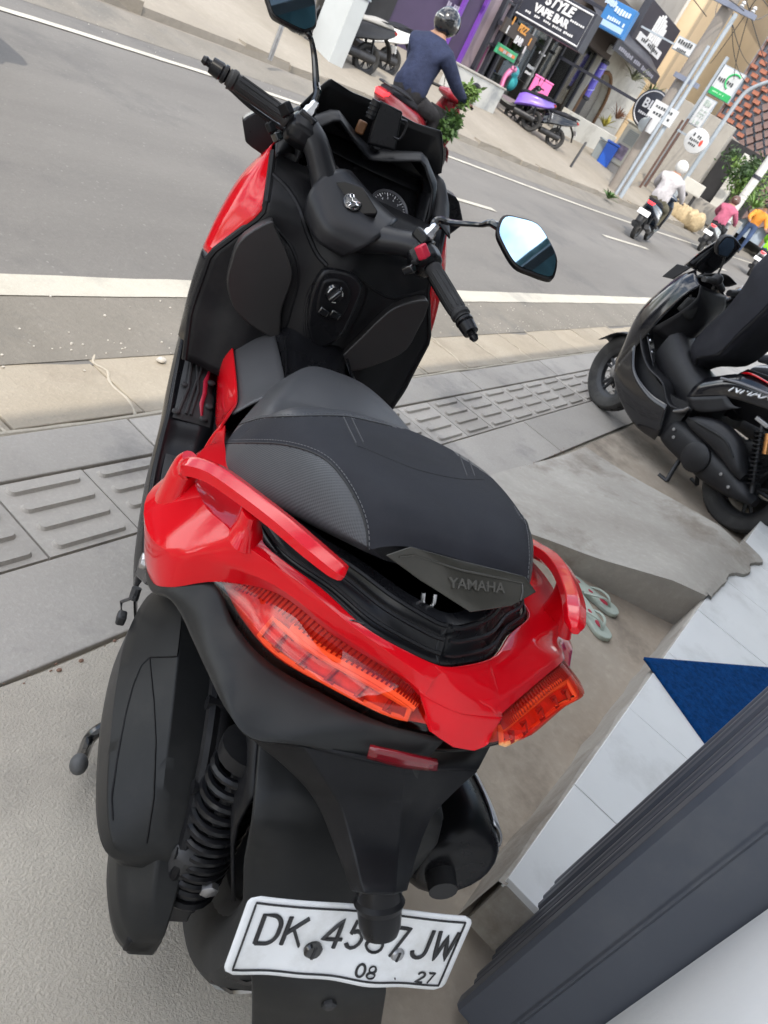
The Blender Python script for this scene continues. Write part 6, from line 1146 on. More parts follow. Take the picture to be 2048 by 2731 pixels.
o, (x0, x1, z0, z1_) = signY('price_sign', [z1(365, 318), z1(505, 400), z1(470, 470), z1(335, 385)], YF-.75, .06, mat('leaf_green', (.05, .36, .17), .5), 'small green sign with an orange middle hung by the glass shop'); ob('panel', bxm((x0+.08, YF-.762, z0+.08), (x1-.12, YF-.752, z1_-.07)), mat('orange_panel', (.72, .22, .08), .5), o, smooth=0); fy(o, YF-.766, (x0+x1)/2, (z0+z1_)/2, .5, .09, 6, LW); ob('bracket', bxm((x1-.04, YF-.74, z0+.1), (x1+.02, YF+.10, z0+.15)), SGK, o, smooth=0)
# ---- white wall with arched doorway
b = emp('arched_white_shop', (0, 0, 0), 0, 'white shop wall with a brown framed arched doorway', 'shop')
Pt, Pr, Pb = on(z1(1110, 545), Y=YF), on(z1(1142, 750), Y=YF), on(z1(1050, 880), Y=YF)
xl, xr_, zb_, zt = xd+.25, Pr.x, .62, Pt.z+.15; xmid = (xl+xr_)/2; rad = (xr_-xl)/2
arch = [(xmid+rad*cos(a), zt-rad+rad*sin(a)) for a in [pi*k/16 for k in range(17)]]; ztop = on(z1(1130, 385), Y=YF).z+.2
mb = MB(); mb.prism([(x, YF, z) for x, z in [(xr_, zb_)]+arch+[(xl, zb_), (xd+.2, zb_), (xd+.2, ztop+.35), (xe, ztop-.1), (xe, zb_)]], (0, .3, 0)); ob('wall', mb, WST, b, smooth=0)
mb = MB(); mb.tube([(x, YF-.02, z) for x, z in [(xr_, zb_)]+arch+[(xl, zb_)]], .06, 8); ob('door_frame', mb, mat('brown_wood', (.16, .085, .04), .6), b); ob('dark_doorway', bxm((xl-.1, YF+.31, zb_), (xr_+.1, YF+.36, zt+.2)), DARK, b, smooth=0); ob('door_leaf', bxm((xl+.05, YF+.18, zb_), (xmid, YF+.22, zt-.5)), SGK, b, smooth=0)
q = on(z1(1185, 365), Y=YF-.3); mb = MB(); mb.lathe([(.10, -.12), (.13, -.10), (.13, .08), (.08, .12)], 14, Matrix.Translation(q)); wl_ = ob('wall_lamp', mb, SGW, b)
# awning and the big black sign above it
P = [on(z1(1195, 365), Y=YF-1.0), on(z1(1510, 585), Y=YF-1.0)]
b2_ = emp('black_awning', (0, 0, 0), 0, 'black awning with a lettered valance under the big black sign', 'awning'); x0, x1, zz = P[0].x, P[1].x, (P[0].z+P[1].z)/2
mb = MB(); mb.patch([[(x0-1.5, YF, zz+.75), (x1+.3, YF, zz+.75)], [(x0-1.5, YF-1.0, zz+.22), (x1+.3, YF-1.0, zz+.22)]], 6, 4, su=False, sv=False); ob('cloth', mb, SGK, b2_, solid=.03); vl = ob('valance', bxm((x0, YF-1.02, zz-.06), (x1+.25, YF-.985, zz+.215)), SGK, b2_, smooth=0); fy(vl, YF-1.022, (x0+x1)/2, zz+.08, (x1-x0)*.85, .13, 22, mat('letter_grey', (.25, .25, .3), .6))
o, (x0, x1, z0, z1_) = signY('black_wall_sign', [z2(520, 20), z2(800, 270), z2(565, 720), z2(265, 440)], YF-.3, .25, SGK, 'big black sign with tall white lettering above the awning'); xm = (x0+x1)/2; zm_ = (z0+z1_)/2; hh = z1_-z0
for k, (dx, a, c) in enumerate(((-.62, -.32, .30), (-.40, -.26, .36), (-.16, -.26, .40), (.08, -.34, .34), (.30, -.42, .28), (.50, -.22, .20))): ob('sign_stroke', bxm((xm+dx*.9-.07, YF-.335, zm_+.15+a*hh), (xm+dx*.9+.09, YF-.302, zm_+.1+c*hh)), LW, o, smooth=0, bevel=.03)
for dx in (-.30, .18): ob('sign_stroke', bxm((xm+dx-.1, YF-.334, zm_-.28), (xm+dx+.24, YF-.303, zm_-.14)), LW, o, smooth=0, bevel=.03)
ob('sign_bar', bxm((x0+.35, YF-.335, z0+.28), (x1-.55, YF-.302, z0+.52)), LW, o, smooth=0); fy(o, YF-.337, xm-.1, z0+.40, (x1-x0)*.55, .12, 11, LD)
ob('sign_back', bxm((x0-.6, YF+.31, .6), (x1+.6, YF+3, z1_+1.2)), CMW, b2_, smooth=0)
o, (yl, yr, z0, z1_) = signX('blue_sign', [z1(1170, -40), z1(1350, 75), z1(1290, 312), z1(1095, 190)], 22.0, .2, SGB, 'blue projecting sign with white lettering left of the big black sign'); ym, zm_ = (yl+yr)/2, (z0+z1_)/2
fx(o, 21.972, ym-.1, zm_+.16, .5, .16, 6, mat('letter_paleblue', (.55, .66, .80), .5)); fx(o, 21.972, ym-.05, zm_-.06, .55, .11, 8, MC['letter_paleblue']); fx(o, 21.972, ym+.32, zm_+.25, .34, .18, 9, MC['letter_paleblue']); ob('pale_band', bxm((21.975, yl-.08, z0+.07), (21.985, yr+.08, z0+.20)), mat('pale_blue', (.35, .5, .7), .5), o, smooth=0); ob('sign_arm', bxm((22.02, yl-.01, zm_), (22.1, YF, zm_+.08)), SGK, o, smooth=0)
# ---- low walls in front of the shops
b = emp('peeling_low_wall', (0, 0, 0), 0, 'low concrete wall with peeling white paint beside the purple scooter', 'wall'); PEEL = mat('peeling_paint', (.46, .455, .43), .9, var=.05, vs=3, stain=(.27, .28, .28), ss=1.6, sw=.95, bump=.006, bs=9)
y_ = 9.75; x0, x1 = on(z4(1395, 560), Y=y_).x, on(z1(408, 665), Y=y_).x; zt = on(z1(280, 600), Y=y_).z
ob('wall', bxm((x0, y_, gz(y_)-.3), (x1, y_+.22, zt)), PEEL, b, smooth=0, bevel=.02); ob('end_wall', bxm((x1-.2, y_+.222, gz(y_)-.3), (x1, YF-.1, zt-.03)), CMW, b, smooth=0, bevel=.02); ob('coping', bxm((x0-.02, y_-.02, zt+.002), (x1+.02, y_+.24, zt+.04)), CMW, b, smooth=0, bevel=.01)
b = emp('white_low_wall', (0, 0, 0), 0, 'weathered white low wall before the arched doorway', 'wall'); y_ = 11.0; x0, x1 = on(z1(880, 830), Y=y_).x, on(z1(1225, 1000), Y=y_).x; ob('wall', bxm((x0, y_, .3), (x1+.2, y_+.25, on(z1(1000, 880), Y=y_).z)), WST, b, smooth=0, bevel=.02)
# ---- parked scooters over there
_w = on(z4(935, 455), Z=gz(11.2)); _k = on(z4(785, 400), Z=gz(11.4))
scooter('scooter', (_w.x, _w.y, gz(_w.y)-.05), radians(158), 'white scooter parked facing the purple shop', paint('white', (.68, .67, .64)), paint('white', (.68, .67, .64)), 'scooters parked across the street', lean=.12)
scooter('scooter', (_k.x, _k.y, gz(_k.y)-.05), radians(158), 'black scooter with white seat cowl parked left of the white one', MC['worn_black_plastic'], GLOSSB, 'scooters parked across the street', lean=.12, seatm=mat('grey_seat', (.3, .29, .27), .6))
p_ = on(z1(770, 1100), Z=gz(9.9)); scooter('scooter', (p_.x+.05, p_.y+.15, gz(9.6)), radians(130), 'black scooter parked with its tail towards the road by the white low wall', GLOSSB, GLOSSB, 'scooters parked across the street', lean=.1)
VIO = paint('violet', (.22, .12, .55)); _a = on(z1(560, 960), Z=gz(10.4)); _b2 = on(z1(425, 870), Z=gz(10.6)); ps = scooter('scooter', (_a.x, _a.y, gz(10.4)), math.atan2(_b2.y-_a.y, _b2.x-_a.x), 'violet scooter with a pink front, carrying the pink and yellow box', VIO, paint('pink', (.75, .22, .42)), 'scooters parked across the street', lean=.1)
q = on(z1(655, 665), Y=10.6); bxr = emp('delivery_box', (q.x, q.y, q.z-.28), radians(28), 'pink and yellow delivery box on the violet scooter', 'box'); PINK = mat('hot_pink', (.80, .16, .42), .6); YEL = mat('mustard', (.52, .40, .03), .6)
ob('pink_front', bxm((-.30, -.26, 0), (.265, .26, .52)), PINK, bxr, smooth=0, bevel=.02); ob('yellow_side', bxm((.267, -.255, .01), (.31, .255, .51)), YEL, bxr, smooth=0, bevel=.01); ob('lid', bxm((-.31, -.27, .522), (.315, .27, .57)), PINK, bxr, smooth=0, bevel=.015); fy(bxr, -.262, -.02, .30, .34, .09, 6, LW); fy(bxr, -.262, -.02, .18, .30, .05, 8, LW)
q = on(z1(468, 535), Y=10.6); TEAL = mat('teal_helmet', (.03, .34, .38), .35, coat=.4); hm = emp('teal_helmet', tuple(q), 0, 'teal helmet hung at the handlebar of the violet scooter', 'helmet'); helmet(hm, (0, 0, 0), TEAL, VIS, .15); q = on(z1(450, 610), Y=10.55); mb = MB(); mb.ell((q.x, q.y, q.z), (.17, .15, .19), 14, 10); jk = ob('teal_bag', mb, cloth('teal', (.04, .30, .32))); tag(jk, 'teal bag hung below the teal helmet', 'bag')
# ---- bins, cabinet, bollards
p_ = on(z1(1110, 1225), Z=gz(10)); bn = emp('blue_bin', (p_.x, p_.y, gz(10)-.05), .3, 'blue plastic bin beside the beige cabinet', 'bin'); BBL = mat('bin_blue', (.01, .08, .42), .4); ob('body', MB().box((0, 0, .36), (.36, .36, .72), None, 1.08), BBL, bn, smooth=0, bevel=.03); ob('lid', MB().box((0, 0, .76), (.43, .43, .07)), BBL, bn, smooth=0, bevel=.03)
p_ = on(z1(1070, 1190), Z=gz(10.3)); bn = emp('grey_bin', (p_.x+.2, p_.y+.1, gz(10.3)-.05), .3, 'grey plastic bin half behind the blue one', 'bin'); GBN = mat('bin_grey', (.22, .25, .26), .5); ob('body', MB().box((0, 0, .32), (.36, .36, .64), None, 1.08), GBN, bn, smooth=0, bevel=.03); ob('lid', MB().box((0, 0, .68), (.43, .43, .06)), GBN, bn, smooth=0, bevel=.03)
CAB = mat('cabinet_beige', (.40, .39, .33), .55, var=.06, vs=2, stain=(.28, .27, .23), ss=2, sw=.4); yl, yr, z0, z1_ = rX([z1(1290, 890), z1(1425, 950), z1(1330, 1240), z1(1160, 1215)], 25.6)
cb = emp('electrical_cabinet', (0, 0, 0), 0, 'beige roadside electrical cabinet with louvres and a sticker', 'cabinet'); ob('plinth', bxm((25.65, yl-.05, -.1), (26.2, yr+.05, z0)), CMW, cb, smooth=0); ob('housing', bxm((25.6, yl, z0+.002), (26.25, yr, z1_)), CAB, cb, smooth=0, bevel=.02); ob('roof', bxm((25.55, yl+.06, z1_+.002), (26.3, yr-.06, z1_+.06)), CAB, cb, smooth=0, bevel=.015)
for k in range(8): ob('louvre', bxm((25.58, yl-.15, z1_-.18-.05*k), (25.598, yr+.15, z1_-.155-.05*k)), GBN, cb, smooth=0)
ob('sticker', bxm((25.585, (yl+yr)/2+.25, z0+.15), (25.598, (yl+yr)/2-.12, z0+.55)), mat('sticker_print', (.16, .13, .18), .6, var=.6, vs=9), cb, smooth=0)
# grey metal box and leaning board at the left
_g = on(z4(500, 440), Z=gz(9)); bx_ = emp('grey_metal_box', (_g.x+.1, _g.y+.2, gz(9)-.06), radians(-12), 'pale grey sheet metal box standing by the parked scooters', 'box'); ob('shell', MB().box((0, 0, .50), (.30, .62, 1.0)), mat('pale_grey_sheet', (.42, .44, .44), .5, var=.06, vs=2, stain=(.33, .33, .32), ss=2, sw=.4), bx_, smooth=0, bevel=.015); ob('top', MB().box((0, 0, 1.015), (.34, .66, .03)), GBN, bx_, smooth=0, bevel=.01); ob('foot', MB().box((-.1, 0, .012), (.06, .58, .05)), DMET, bx_, smooth=0); ob('foot', MB().box((.1, 0, .012), (.06, .58, .05)), DMET, bx_, smooth=0)
_g = on(z4(400, 60), X=_g.x+.9); bd = emp('framed_board', (_g.x, _g.y, gz(_g.y)), radians(-6), 'dark framed notice board standing left of the grey metal box', 'board'); ob('frame', MB().box((0, 0, .75), (.06, .95, 1.3), Matrix.Rotation(-.08, 3, 'Y')), SGK, bd, smooth=0, bevel=.01); ob('print', MB().box((-.036, 0, .78), (.008, .75, .95), Matrix.Rotation(-.08, 3, 'Y')), mat('faded_print', (.2, .2, .22), .6, var=.6, vs=4), bd, smooth=0)
# bollard by the violet scooter's driveway
p_ = on(z1(880, 1240), Z=gz(8.6)); mb = MB(); mb.lathe([(.03, 0), (.03, .75), (.012, .78)], 12); o = ob('thin_post', mb, DMET); o.location = (p_.x, p_.y, gz(8.6)-.1); o.rotation_euler = (0, .12, 0); tag(o, 'thin leaning iron post at the driveway edge', 'post')
p_ = on(z4(75, 380), Z=gz(9)); mb = MB(); mb.lathe([(.03, 0), (.03, 1.0), (.012, 1.02)], 12); o = ob('thin_post', mb, ALU); o.location = (p_.x, p_.y, gz(9)-.1); tag(o, 'thin pale steel post left of the grey metal box', 'post')
# ---- poles, crossarms and wires
CPOLE = mat('concrete_pole', (.24, .215, .19), .85, var=.12, vs=3, stain=(.2, .19, .18), ss=2, sw=.5); TUBE = mat('galvanised', (.30, .34, .38), .5, var=.1, vs=3)
up = emp('utility_pole', (22.0, 7.42, 0), 0, 'tall concrete utility pole with crossarms, boxes and tangled cables', 'utility pole'); mb = MB(); mb.lathe([(.19, 0), (.13, 9)], 16, Matrix.Translation((.1, .22, 0))); ob('pole', mb, CPOLE, up)
mb = MB(); mb.tube([(-.25, -.16, 0), (-.25, -.16, 4.7)], .055, 12); ob('steel_tube', mb, TUBE, up); mb = MB(); mb.tube([(-.38, -.05, 0), (-.38, -.05, 3.9)], .04, 12); ob('conduit', mb, TUBE, up)
for z, l_, dx in ((4.75, 1.3, 0), (5.35, 1.1, .1), (3.05, .7, 0)): ob('crossarm', bxm((-.22+dx, -l_*.45, z), (-.12+dx, l_*.55, z+.11)), mat('blue_grey_steel', (.16, .18, .24), .5), up, smooth=0)
ob('transformer', MB().box((-.1, .55, 5.75), (.55, .6, .65)), mat('blue_grey_box', (.13, .15, .20), .5), up, smooth=0, bevel=.04)
for y in (-.45, -.15, .25, .55): mb = MB(); mb.lathe([(.03, 0), (.06, .03), (.03, .06), (.06, .09), (.025, .14)], 12, Matrix.Translation((-.17, y, 4.86))); ob('insulator', mb, SGW, up)
mb = MB(); mb.lathe([(.10, -.02), (.12, .1), (.11, .3)], 14, Matrix.Translation((-.34, .10, 1.75))); ob('meter', mb, SGW, up)
sb = ob('strapped_sign', bxm((-.36, -.30, 2.05), (-.30, .38, 2.45)), SGW, up, smooth=0); fx(sb, -.362, .05, 2.33, .5, .08, 7, LD); fx(sb, -.362, .03, 2.18, .5, .09, 6, LD)
random.seed(31); WIRE = mat('wire', (.03, .03, .035), .6)
CBL = []
for k in range(16):
    a = V((22+random.uniform(-.3, .2), 7.42+random.uniform(-.4, .5), random.uniform(4.3, 5.6))); bq = V((random.choice([8, 12, 34, 40, 46]), random.uniform(8.2, 12.5), random.uniform(4.6, 7.5))); mb = MB(); sag = random.uniform(.2, .9)
    mb.tube([a.lerp(bq, t)-V((0, 0, sag*4*t*(1-t))) for t in [i/16 for i in range(17)]], .011, 5); o = ob('overhead_cable', mb, WIRE); tag(o, 'thin black overhead cable running from the utility pole', 'cable', 'overhead cables')
for k in range(4):
    c = V((21.8, 7.1-.1*k, 4.2)); mb = MB(); mb.tube([c+V((.05*k, -.45*sin(t)-.25, .55*cos(t)*(1-.12*k))) for t in [pi*2*i/22 for i in range(23)]], .010, 5, closed=False); ob('cable_coil', mb, WIRE, up)
lp = emp('street_lamp', (30.0, 8.36, gz(8.4)), 0, 'slim grey street lamp post with a curved arm before the brick lattice', 'street lamp'); mb = MB(); mb.tube(crv([(0, 0, 0), (0, 0, 2), (0, 0, 3.6), (0, -.15, 4.2), (0, -.75, 4.75), (0, -1.6, 5.0)], 40), [lerp(.085, .045, i/39) for i in range(40)], 12); ob('post', mb, TUBE, lp); mb = MB(); mb.ell((0, -1.75, 4.99), (.12, .3, .07), 14, 8); ob('lamp_head', mb, TUBE, lp)
a_, b_ = on(z3(1345, 715), Z=.15), on(z3(1640, 300), X=on(z3(1345, 715), Z=.15).x)
PA = on(z3(1345, 715), X=27.0); dp = emp('dirty_white_pole', (27.0, PA.y, 0), 0, 'thick dirty white pole with peeling posters behind the pink rider', 'pole'); mb = MB(); mb.lathe([(.13, 0), (.11, 7)], 16); ob('pole', mb, mat('dirty_white', (.55, .54, .52), .8, var=.2, vs=4, stain=(.15, .15, .15), ss=4, sw=.6), dp); ob('band', MB().lathe([(.135, 2.2), (.14, 2.25), (.135, 2.3)], 16), SGK, dp)
# ---- signs further along
o, (yl, yr, z0, z1_) = signX('green_white_sign', [z2(1235, 628), z2(1440, 745), z2(1262, 1032), z2(1060, 915)], 29.6, .12, SGW, 'white sign with a green foot and green logo before the brick lattice', rim=TUBE); ym = (yl+yr)/2; h = z1_-z0; ob('green_foot', bxm((29.57, yl-.02, z0+.02), (29.585, yr+.02, z0+h*.24)), SGG, o, smooth=0); fx(o, 29.572, ym+.05, z0+h*.55, abs(yl-yr)*.7, h*.15, 7, LD); mb = MB(); mb.tube([(29.57, ym-.18+.24*cos(t), z0+h*.62+.24*sin(t)) for t in [radians(k) for k in range(-70, 130, 12)]], .028, 6); ob('logo_arc', mb, LG, o); fx(o, 29.568, ym, z0+h*.14, abs(yl-yr)*.7, h*.06, 13, mat('letter_palegreen', (.4, .7, .45), .5))
pst = ob('sign_post', bxm((29.62, yl+.03, gz(9)-.1), (29.74, yl+.12, z1_+.2)), TUBE, o, smooth=0)
o, (yl, yr, z0, z1_) = signX('white_panel_sign', [z2(1045, 945), z2(1160, 1005), z2(985, 1278), z2(865, 1210)], 29.2, .08, SGW, 'tall white panel sign with faint grey print under the green sign', rim=TUBE); [fx(o, 29.172, (yl+yr)/2, lerp(z0, z1_, t_), abs(yl-yr)*w_, h_, n_, mat('letter_faint', (.35, .42, .38), .6)) for t_, w_, h_, n_ in ((.80, .5, .22, 3), (.56, .6, .06, 6), (.44, .5, .06, 5), (.34, .6, .06, 6), (.14, .5, .14, 4))]; ob('sign_post', bxm((29.21, yl+.03, gz(9)-.1), (29.3, yl+.10, z0+.1)), mat('rust_brown', (.12, .07, .055), .7), o, smooth=0)
def disc(name, px, X_, r, face, label, cat='sign'):
    c = on(px, X=X_); M = Matrix.Translation(c) @ Matrix.Rotation(-pi/2, 4, 'Y'); mb = MB(); mb.lathe([(r, -.06), (r, .05), (r-.02, .06), (.001, .06)], 40, M); o = ob(name, mb, face); tag(o, label, cat); return o, c
o, c = disc('round_white_sign', z2(952, 1392), 27.6, .37, SGW, 'round white sign with dark and red print on a pole'); fx(o, 27.537, c.y+.03, c.z+.12, .30, .12, 4, LD); fx(o, 27.537, c.y+.05, c.z-.02, .34, .10, 5, LD); fx(o, 27.537, c.y+.05, c.z-.15, .26, .08, 4, LD); mb = MB(); mb.ell((27.535, c.y-.18, c.z), (.012, .05, .10), 10, 8); ob('red_mark', mb, mat('letter_red', (.6, .05, .03), .5), o); ob('sign_arm', bxm((27.6, c.y, c.z-.03), (27.66, c.y+.75, c.z+.03)), TUBE, o, smooth=0); ob('sign_post', bxm((27.60, c.y+.72, .1), (27.66, c.y+.78, c.z+.3)), MC['rust_brown'], o, smooth=0)
o, c = disc('round_black_sign', z2(505, 1085), 24.4, .52, SGK, 'round black sign with white ring and lettering left of the utility pole'); mb = MB(); mb.tube([(24.335, c.y+.46*cos(t), c.z+.46*sin(t)) for t in [2*pi*k/40 for k in range(40)]], .015, 6, closed=True); ob('ring', mb, LW, o); txX(o, 'BLIS', 24.33, c.y, c.z+.08, .34, LW, thick=.008); fx(o, 24.336, c.y, c.z-.17, .6, .08, 9, LW); ob('sign_arm', bxm((24.4, c.y, c.z-.04), (24.46, YF+.1, c.z+.04)), SGK, o, smooth=0)
o, (yl, yr, z0, z1_) = signX('small_white_sign', [z2(790, 340), z2(950, 450), z2(880, 580), z2(705, 470)], 26.5, .08, SGW, 'small white sign with grey lettering half behind the utility pole', rim=TUBE); fx(o, 26.472, (yl+yr)/2, (z0+z1_)/2+.07, abs(yl-yr)*.75, .14, 6, LD); fx(o, 26.472, (yl+yr)/2, (z0+z1_)/2-.12, abs(yl-yr)*.5, .07, 6, LD); ob('sign_arm', bxm((26.5, yl, z0+.1), (26.55, yl+1.2, z0+.15)), TUBE, o, smooth=0)
o, c = disc('small_grey_meter', z2(445, 1235), 24.2, .19, mat('meter_grey', (.30, .33, .34), .4), 'small round grey dial below the round black sign', 'dial')
# ---- tan building and its neighbours
b = emp('tan_building', (0, 0, 0), 0, 'tall tan rendered building with a pale roof edge', 'building'); xt = on(z2(870, 930), Y=13.0).x
ob('wall', bxm((33.3, 12.3, .5), (45, 24, 8.3)), TAN, b, smooth=0); ob('roof_edge', bxm((33.0, 11.9, 8.302), (45.3, 24.3, 8.55)), mat('pale_roof', (.62, .55, .47), .7), b, smooth=0, bevel=.03); ob('corner_strip', bxm((33.26, 12.26, .5), (33.6, 12.298, 8.29)), mat('tan_trim', (.42, .33, .22), .8), b, smooth=0); ob('gutter_pipe', MB().tube([(33.2, 12.9, 1), (33.2, 12.9, 8.2)], .06, 8), mat('pvc', (.5, .48, .44), .6), b)
for k, zz in enumerate((2.4, 4.6)):
    w_ = ob('window', bxm((33.24, 14.0, zz), (33.297, 15.6, zz+1.3)), GLS, b, smooth=0); ob('window_frame', bxm((33.22, 13.95, zz-.06), (33.238, 15.65, zz-.002)), SGW, w_, smooth=0)
b = emp('lattice_building', (36.0, 0, 0), 0, 'brick building with an open orange and blue lattice screen facing down the street', 'building')
yl_ = on(z2(1590, 440), X=36).y; ytop = 7.25; ob('core', bxm((.35, 3.5, .5), (9, yl_+.05, 8.2)), mat('lattice_blue_grey', (.30, .36, .43), .7, var=.2, vs=2), b, smooth=0); ob('parapet', bxm((.0, 3.4, 7.3), (9.2, yl_+.25, 8.4)), TAN, b, smooth=0)  # plain blue-grey core, seen through the lattice gaps
BRK = mat('orange_brick', (.33, .13, .085), .85, var=.2, vs=3); BRK2 = mat('mauve_brick', (.19, .13, .12), .85, var=.2, vs=3)
bm_ = MB(); bm_.box((0, 0, 0), (.2, .27, .14)); b1me = bm_.mesh('brick'); b1me.materials.append(BRK); bm_ = MB(); bm_.box((0, 0, 0), (.2, .24, .24), Matrix.Rotation(pi/4, 3, 'X')); b2me = bm_.mesh('brick'); b2me.materials.append(BRK2)
random.seed(8); cnt = 0
for r in range(17):
    for c in range(12):
        y = yl_-.22-c*.44-(.22 if r % 2 else 0); z = 7.1-r*.24
        if z < 3.2: continue
        low = (z < 5.6-(c*.16)) and c > 2; o = bpy.data.objects.new('brick', b2me if low else b1me); COL.objects.link(o); o.parent = b; o.location = (.17, y, z); o.rotation_euler = (0, 0, random.uniform(-.05, .05))
for k in range(6): ob('pier', bxm((.2, yl_-.02-k*.9, .5), (.348, yl_-.12-k*.9, 7.3)), BRK2, b, smooth=0)
for r in range(9):
    for c in range(13): o = bpy.data.objects.new('brick', b2me); COL.objects.link(o); o.parent = b; o.location = (.17, yl_-.4-c*.37-(.18 if r % 2 else 0), 1.2+r*.24)
b = emp('grey_cement_wall', (0, 0, 0), 0, 'tall bare grey cement wall behind the round white sign', 'wall'); P = [on(z2(880, 985), X=33.0), on(z2(1330, 1280), X=33.0)]; ob('wall', bxm((33.0, P[0].y+1, .4), (33.25, P[1].y, P[0].z-.05)), CMW, b, smooth=0, bevel=.02); ob('wing', bxm((33.252, P[1].y, .4), (36.2, P[1].y+.2, P[0].z-.3)), CMW, b, smooth=0, bevel=.02)
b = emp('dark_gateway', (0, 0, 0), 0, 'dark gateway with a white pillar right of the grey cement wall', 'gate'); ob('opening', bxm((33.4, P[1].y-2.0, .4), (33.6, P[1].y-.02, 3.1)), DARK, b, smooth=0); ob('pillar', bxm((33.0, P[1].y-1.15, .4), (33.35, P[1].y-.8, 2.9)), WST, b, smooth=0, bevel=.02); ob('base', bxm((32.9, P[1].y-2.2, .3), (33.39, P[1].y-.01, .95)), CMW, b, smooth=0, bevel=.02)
# white boards, rubbish sacks
yl, yr, z0, z1_ = rX([z3(930, 395), z3(1105, 490), z3(1050, 595), z3(875, 510)], 29.0); o = ob('white_board', bxm((29.0, yl, z0), (29.06, yr, z1_)), WST, smooth=0, bevel=.02); tag(o, 'blank white board leaning on the wall above the sacks', 'board'); ob('leg', bxm((29.065, yl-.1, gz(8)-.1), (29.11, yl-.2, z1_-.1)), DMET, o, smooth=0)
ob('leg', bxm((29.065, yr+.1, gz(8)-.1), (29.11, yr+.2, z1_-.1)), DMET, o, smooth=0)
random.seed(14); SACK = mat('straw_sack', (.42, .33, .20), .9, var=.3, vs=5, bump=.03, bs=7)
SL = ('leftmost', 'second', 'third', 'fourth', 'rightmost')
for k in range(5):
    q = on(z3(880+k*48, 640+k*22), X=27.6); mb = MB(); mb.ell((0, 0, .28), (.30, .26, .30), 14, 10)
    for v in mb.v: v *= 1+.14*sin(v.x*17+k)*cos(v.y*13+v.z*15)
    o = ob('sack', mb, SACK); o.location = (27.6, q.y, gz(q.y)-.06); o.rotation_euler = (0, 0, k); tag(o, SL[k]+' straw coloured sack in the heap below the white board', 'sack', 'heap of sacks')
# roadside flower shrubs and trees
random.seed(9)
LEAF = [mat('leaf_dark', (.030, .065, .018), .6, var=.3, vs=2), mat('leaf_mid', (.06, .13, .03), .6, var=.3, vs=2), mat('leaf_light', (.13, .22, .05), .6, var=.3, vs=2)]
BARK = mat('bark', (.17, .13, .10), .9, var=.25, vs=6, bump=.01, bs=20)
def leaves(c, r, n, size, flat=1):
    mb = MB(); cl = [V((random.gauss(0, .45), random.gauss(0, .45), random.gauss(0, .40))) for _ in range(max(4, n//55))]
    for i in range(n):
        k = random.choice(cl); p_ = V(c)+V((k.x*r[0]+random.gauss(0, .16)*r[0], k.y*r[1]+random.gauss(0, .16)*r[1], k.z*r[2]+random.gauss(0, .16)*r[2])); d = V((random.gauss(0, 1), random.gauss(0, 1), random.gauss(-.2, .7))).normalized(); e = d.orthogonal().normalized(); e = Matrix.Rotation(random.uniform(0, 6), 3, d) @ e; s_ = size*random.uniform(.6, 1.3)
        mb.add([p_, p_+d*s_*.5+e*s_*.22, p_+d*s_, p_+d*s_*.5-e*s_*.22], [(0, 1, 2, 3)])
    return mb
def tree(loc, h, r, n, size, label, cat='tree', m_=1):
    t = emp('tree' if cat == 'tree' else 'shrub', loc, 0, label, cat); mb = MB(); mb.tube(crv([(0, 0, 0), (.05, .02, h*.35), (-.03, .05, h*.7), (.02, 0, h)], 12), [lerp(.10, .03, i/11)*(h/3) for i in range(12)], 8); tk = ob('trunk', mb, BARK, t)
    for k in range(5): a = k*1.3; mb = MB(); mb.tube(crv([(0, .03, h*(.5+.08*k)), (r[0]*.4*cos(a), r[1]*.4*sin(a), h*(.72+.06*k)), (r[0]*.75*cos(a), r[1]*.75*sin(a), h*(.85+.07*k))], 8), [.04*h/3, .035*h/3, .03*h/3, .025*h/3, .02*h/3, .015*h/3, .01*h/3, .006*h/3], 6); ob('limb', mb, BARK, t)
    for q in range(3): ob('crown', leaves((random.uniform(-.15, .15)*r[0], random.uniform(-.15, .15)*r[1], h+r[2]*.25*(q-1)), r, n//3, size), LEAF[(m_+q) % 3], t, smooth=0)
    return t
q = on(z3(1560, 250), X=31.0); tree((31.0, q.y-.15, gz(q.y)), 2.0, (.8, .75, .85), 2200, .15, 'leafy green tree at the right edge, before the gateway')
for k in range(3): q = on(z3(1640, 420+k*30), X=40+6*k); tree((40.0+6*k, q.y-2.2*k-.5, .3), 3.2, (1.6, 1.8, 1.6), 1500, .26, ('green street tree just past the lattice building', 'second green street tree past the lattice building', 'farthest green street tree up the street')[k], m_=k)
def spiky(loc, n, L_, m_, label, name='spiky_plant'):
    t = emp(name, loc, 0, label, 'plant')
    for i in range(n):
        a = random.uniform(0, 2*pi); u = random.uniform(.35, 1.0); d = V((cos(a)*u, sin(a)*u, random.uniform(.35, 1))).normalized(); sd = d.cross(V((0, 0, 1))).normalized(); l_ = L_*random.uniform(.7, 1.15); mb = MB(); P = [d*l_*t_-V((0, 0, .5*l_*t_*t_*u*.8)) for t_ in (0, .25, .5, .75, 1)]; w_ = [.02, .035, .032, .02, .002]
        mb.grid([[p+sd*w for p, w in zip(P, w_)], [p+V((0, 0, -.008)) for p in P], [p-sd*w for p, w in zip(P, w_)]]); ob('leaf', mb, m_, t)
    return t
q = on(z3(1575, 610), X=25.5); spiky((25.5, q.y, q.z-.25), 34, .55, LEAF[2], 'spiky pale green agave by the dirty white pole')
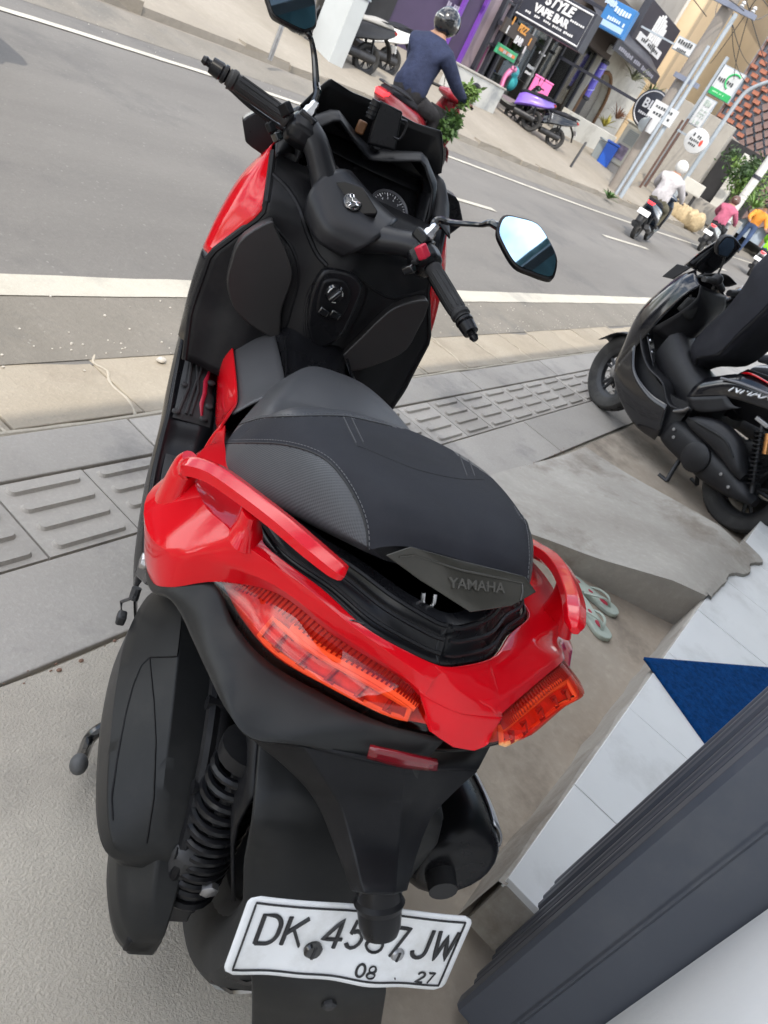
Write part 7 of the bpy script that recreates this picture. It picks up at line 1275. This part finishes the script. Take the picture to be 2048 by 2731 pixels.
q = on(z1(1345, 590), Y=11.2); spiky((q.x, q.y, q.z), 30, .75, mat('pale_palm', (.30, .33, .22), .7), 'pale palm fronds against the white arched wall'); q = on(z1(1150, 900), Y=11.4); spiky((q.x, q.y, q.z-.15), 26, .55, mat('yellow_leaf', (.34, .30, .05), .7), 'yellow green plant beside the arched doorway'); q = on(z1(1230, 850), Y=11.4); spiky((q.x+.1, q.y, q.z-.1), 26, .6, mat('rusty_leaf', (.26, .13, .08), .7), 'rusty brown plant right of the yellow green one')
q = on(z1(1510, 640), Y=11.0); spiky((q.x, q.y, q.z-.3), 24, .7, LEAF[1], 'green palm fronds hanging by the utility pole')
for u, v, lab in ((420, 360, 'small weed growing at the foot of the grey metal box'), ):
    q = on(z4(u, v), Z=gz(8.7)); spiky((q.x, q.y, gz(8.7)-.02), 22, .28, LEAF[1], lab)
q = on(z3(240, 590), Z=.14); spiky((q.x, q.y, .12), 26, .3, LEAF[1], 'grass tuft on the kerb below the beige cabinet')
# leafy load at the navy rider's knees
ld = emp('plant_bundle', (7.0, 4.78, rz), radians(2), 'bundle of leafy green plants carried at the navy rider knees', 'plant')
for k, (c, r, n) in enumerate((((.70, -.22, .70), (.12, .10, .34), 420), ((.72, -.30, 1.08), (.08, .08, .16), 160))): ob('foliage', leaves(c, r, n, .085), LEAF[2 if k else 1], ld, smooth=0)
# a walker in orange further up, and traffic shadow-caster at the left edge
J, E = rider_joints(.2); 
for k_, v_ in {'knl': (.22, .12, .52), 'knr': (.05, -.12, .52), 'anl': (.12, .12, .10), 'anr': (-.12, -.12, .14), 'hel': (.09, .12, .05), 'her': (-.16, -.12, .09), 'tol': (.27, .13, .04), 'tor': (.02, -.13, .05), 'hipl': (.12, .10, .92), 'hipr': (.12, -.10, .92), 'pelvis': (.12, 0, .95)}.items(): J[k_] = (v_, J[k_][1])
q = on(z3(1560, 780), X=30.0); wk = person((30.0, q.y, q.z-1.15), radians(200), 'person in an orange top and blue jeans walking at the far right', J, E, [cloth('orange', (.60, .24, .04)), cloth('denim', (.05, .08, .16)), SKIN, MC['dark_shoe']], lambda c: 2 if (c.z > 1.43 and abs(c.y) < .13) or (c.x > .8 and c.z > .85) else (3 if c.z < .10 else (0 if c.z > .98 else 1)))
mb = MB(); c = J['head'][0]; mb.ell((c[0]-.01, 0, c[2]+.05), (.11, .095, .10), 14, 10); ob('hair', mb, mat('black_hair', (.015, .012, .011), .6), wk)
cr_ = emp('passing_car', (.95, 5.75, ZR), radians(180), 'dark car just outside the left edge whose shadow falls on the road', 'car'); CP = paint('carblack', (.02, .02, .025))
mb = MB(); mb.loft([[(x, -w, z0), (x, -w*1.02, (z0+z1_)/2), (x, -w*.92, z1_), (x, w*.92, z1_), (x, w*1.02, (z0+z1_)/2), (x, w, z0)] for x, w, z0, z1_ in ((-2.0, .70, .35, .80), (-1.7, .80, .25, .95), (0, .84, .22, .98), (1.5, .80, .25, .88), (1.95, .66, .35, .70))], 30, 18); ob('body', mb, CP, cr_)
mb = MB(); mb.loft([[(x, -w, z), (x, w, z), (x2, w2, z2_), (x2, -w2, z2_)] for x, w, z, x2, w2, z2_ in ((-1.6, .70, .93, -1.25, .52, 1.05), (-.9, .74, .95, -.8, .60, 1.48), (.3, .74, .95, .1, .60, 1.50), (1.0, .70, .92, .7, .55, 1.1))], 20, 12); ob('cabin', mb, GLS, cr_)
for x in (-1.25, 1.25):
    for s in (1, -1): wheel('wheel', (x, .76*s, .30), .30, .19, .2, cr_, 5, tread=False)
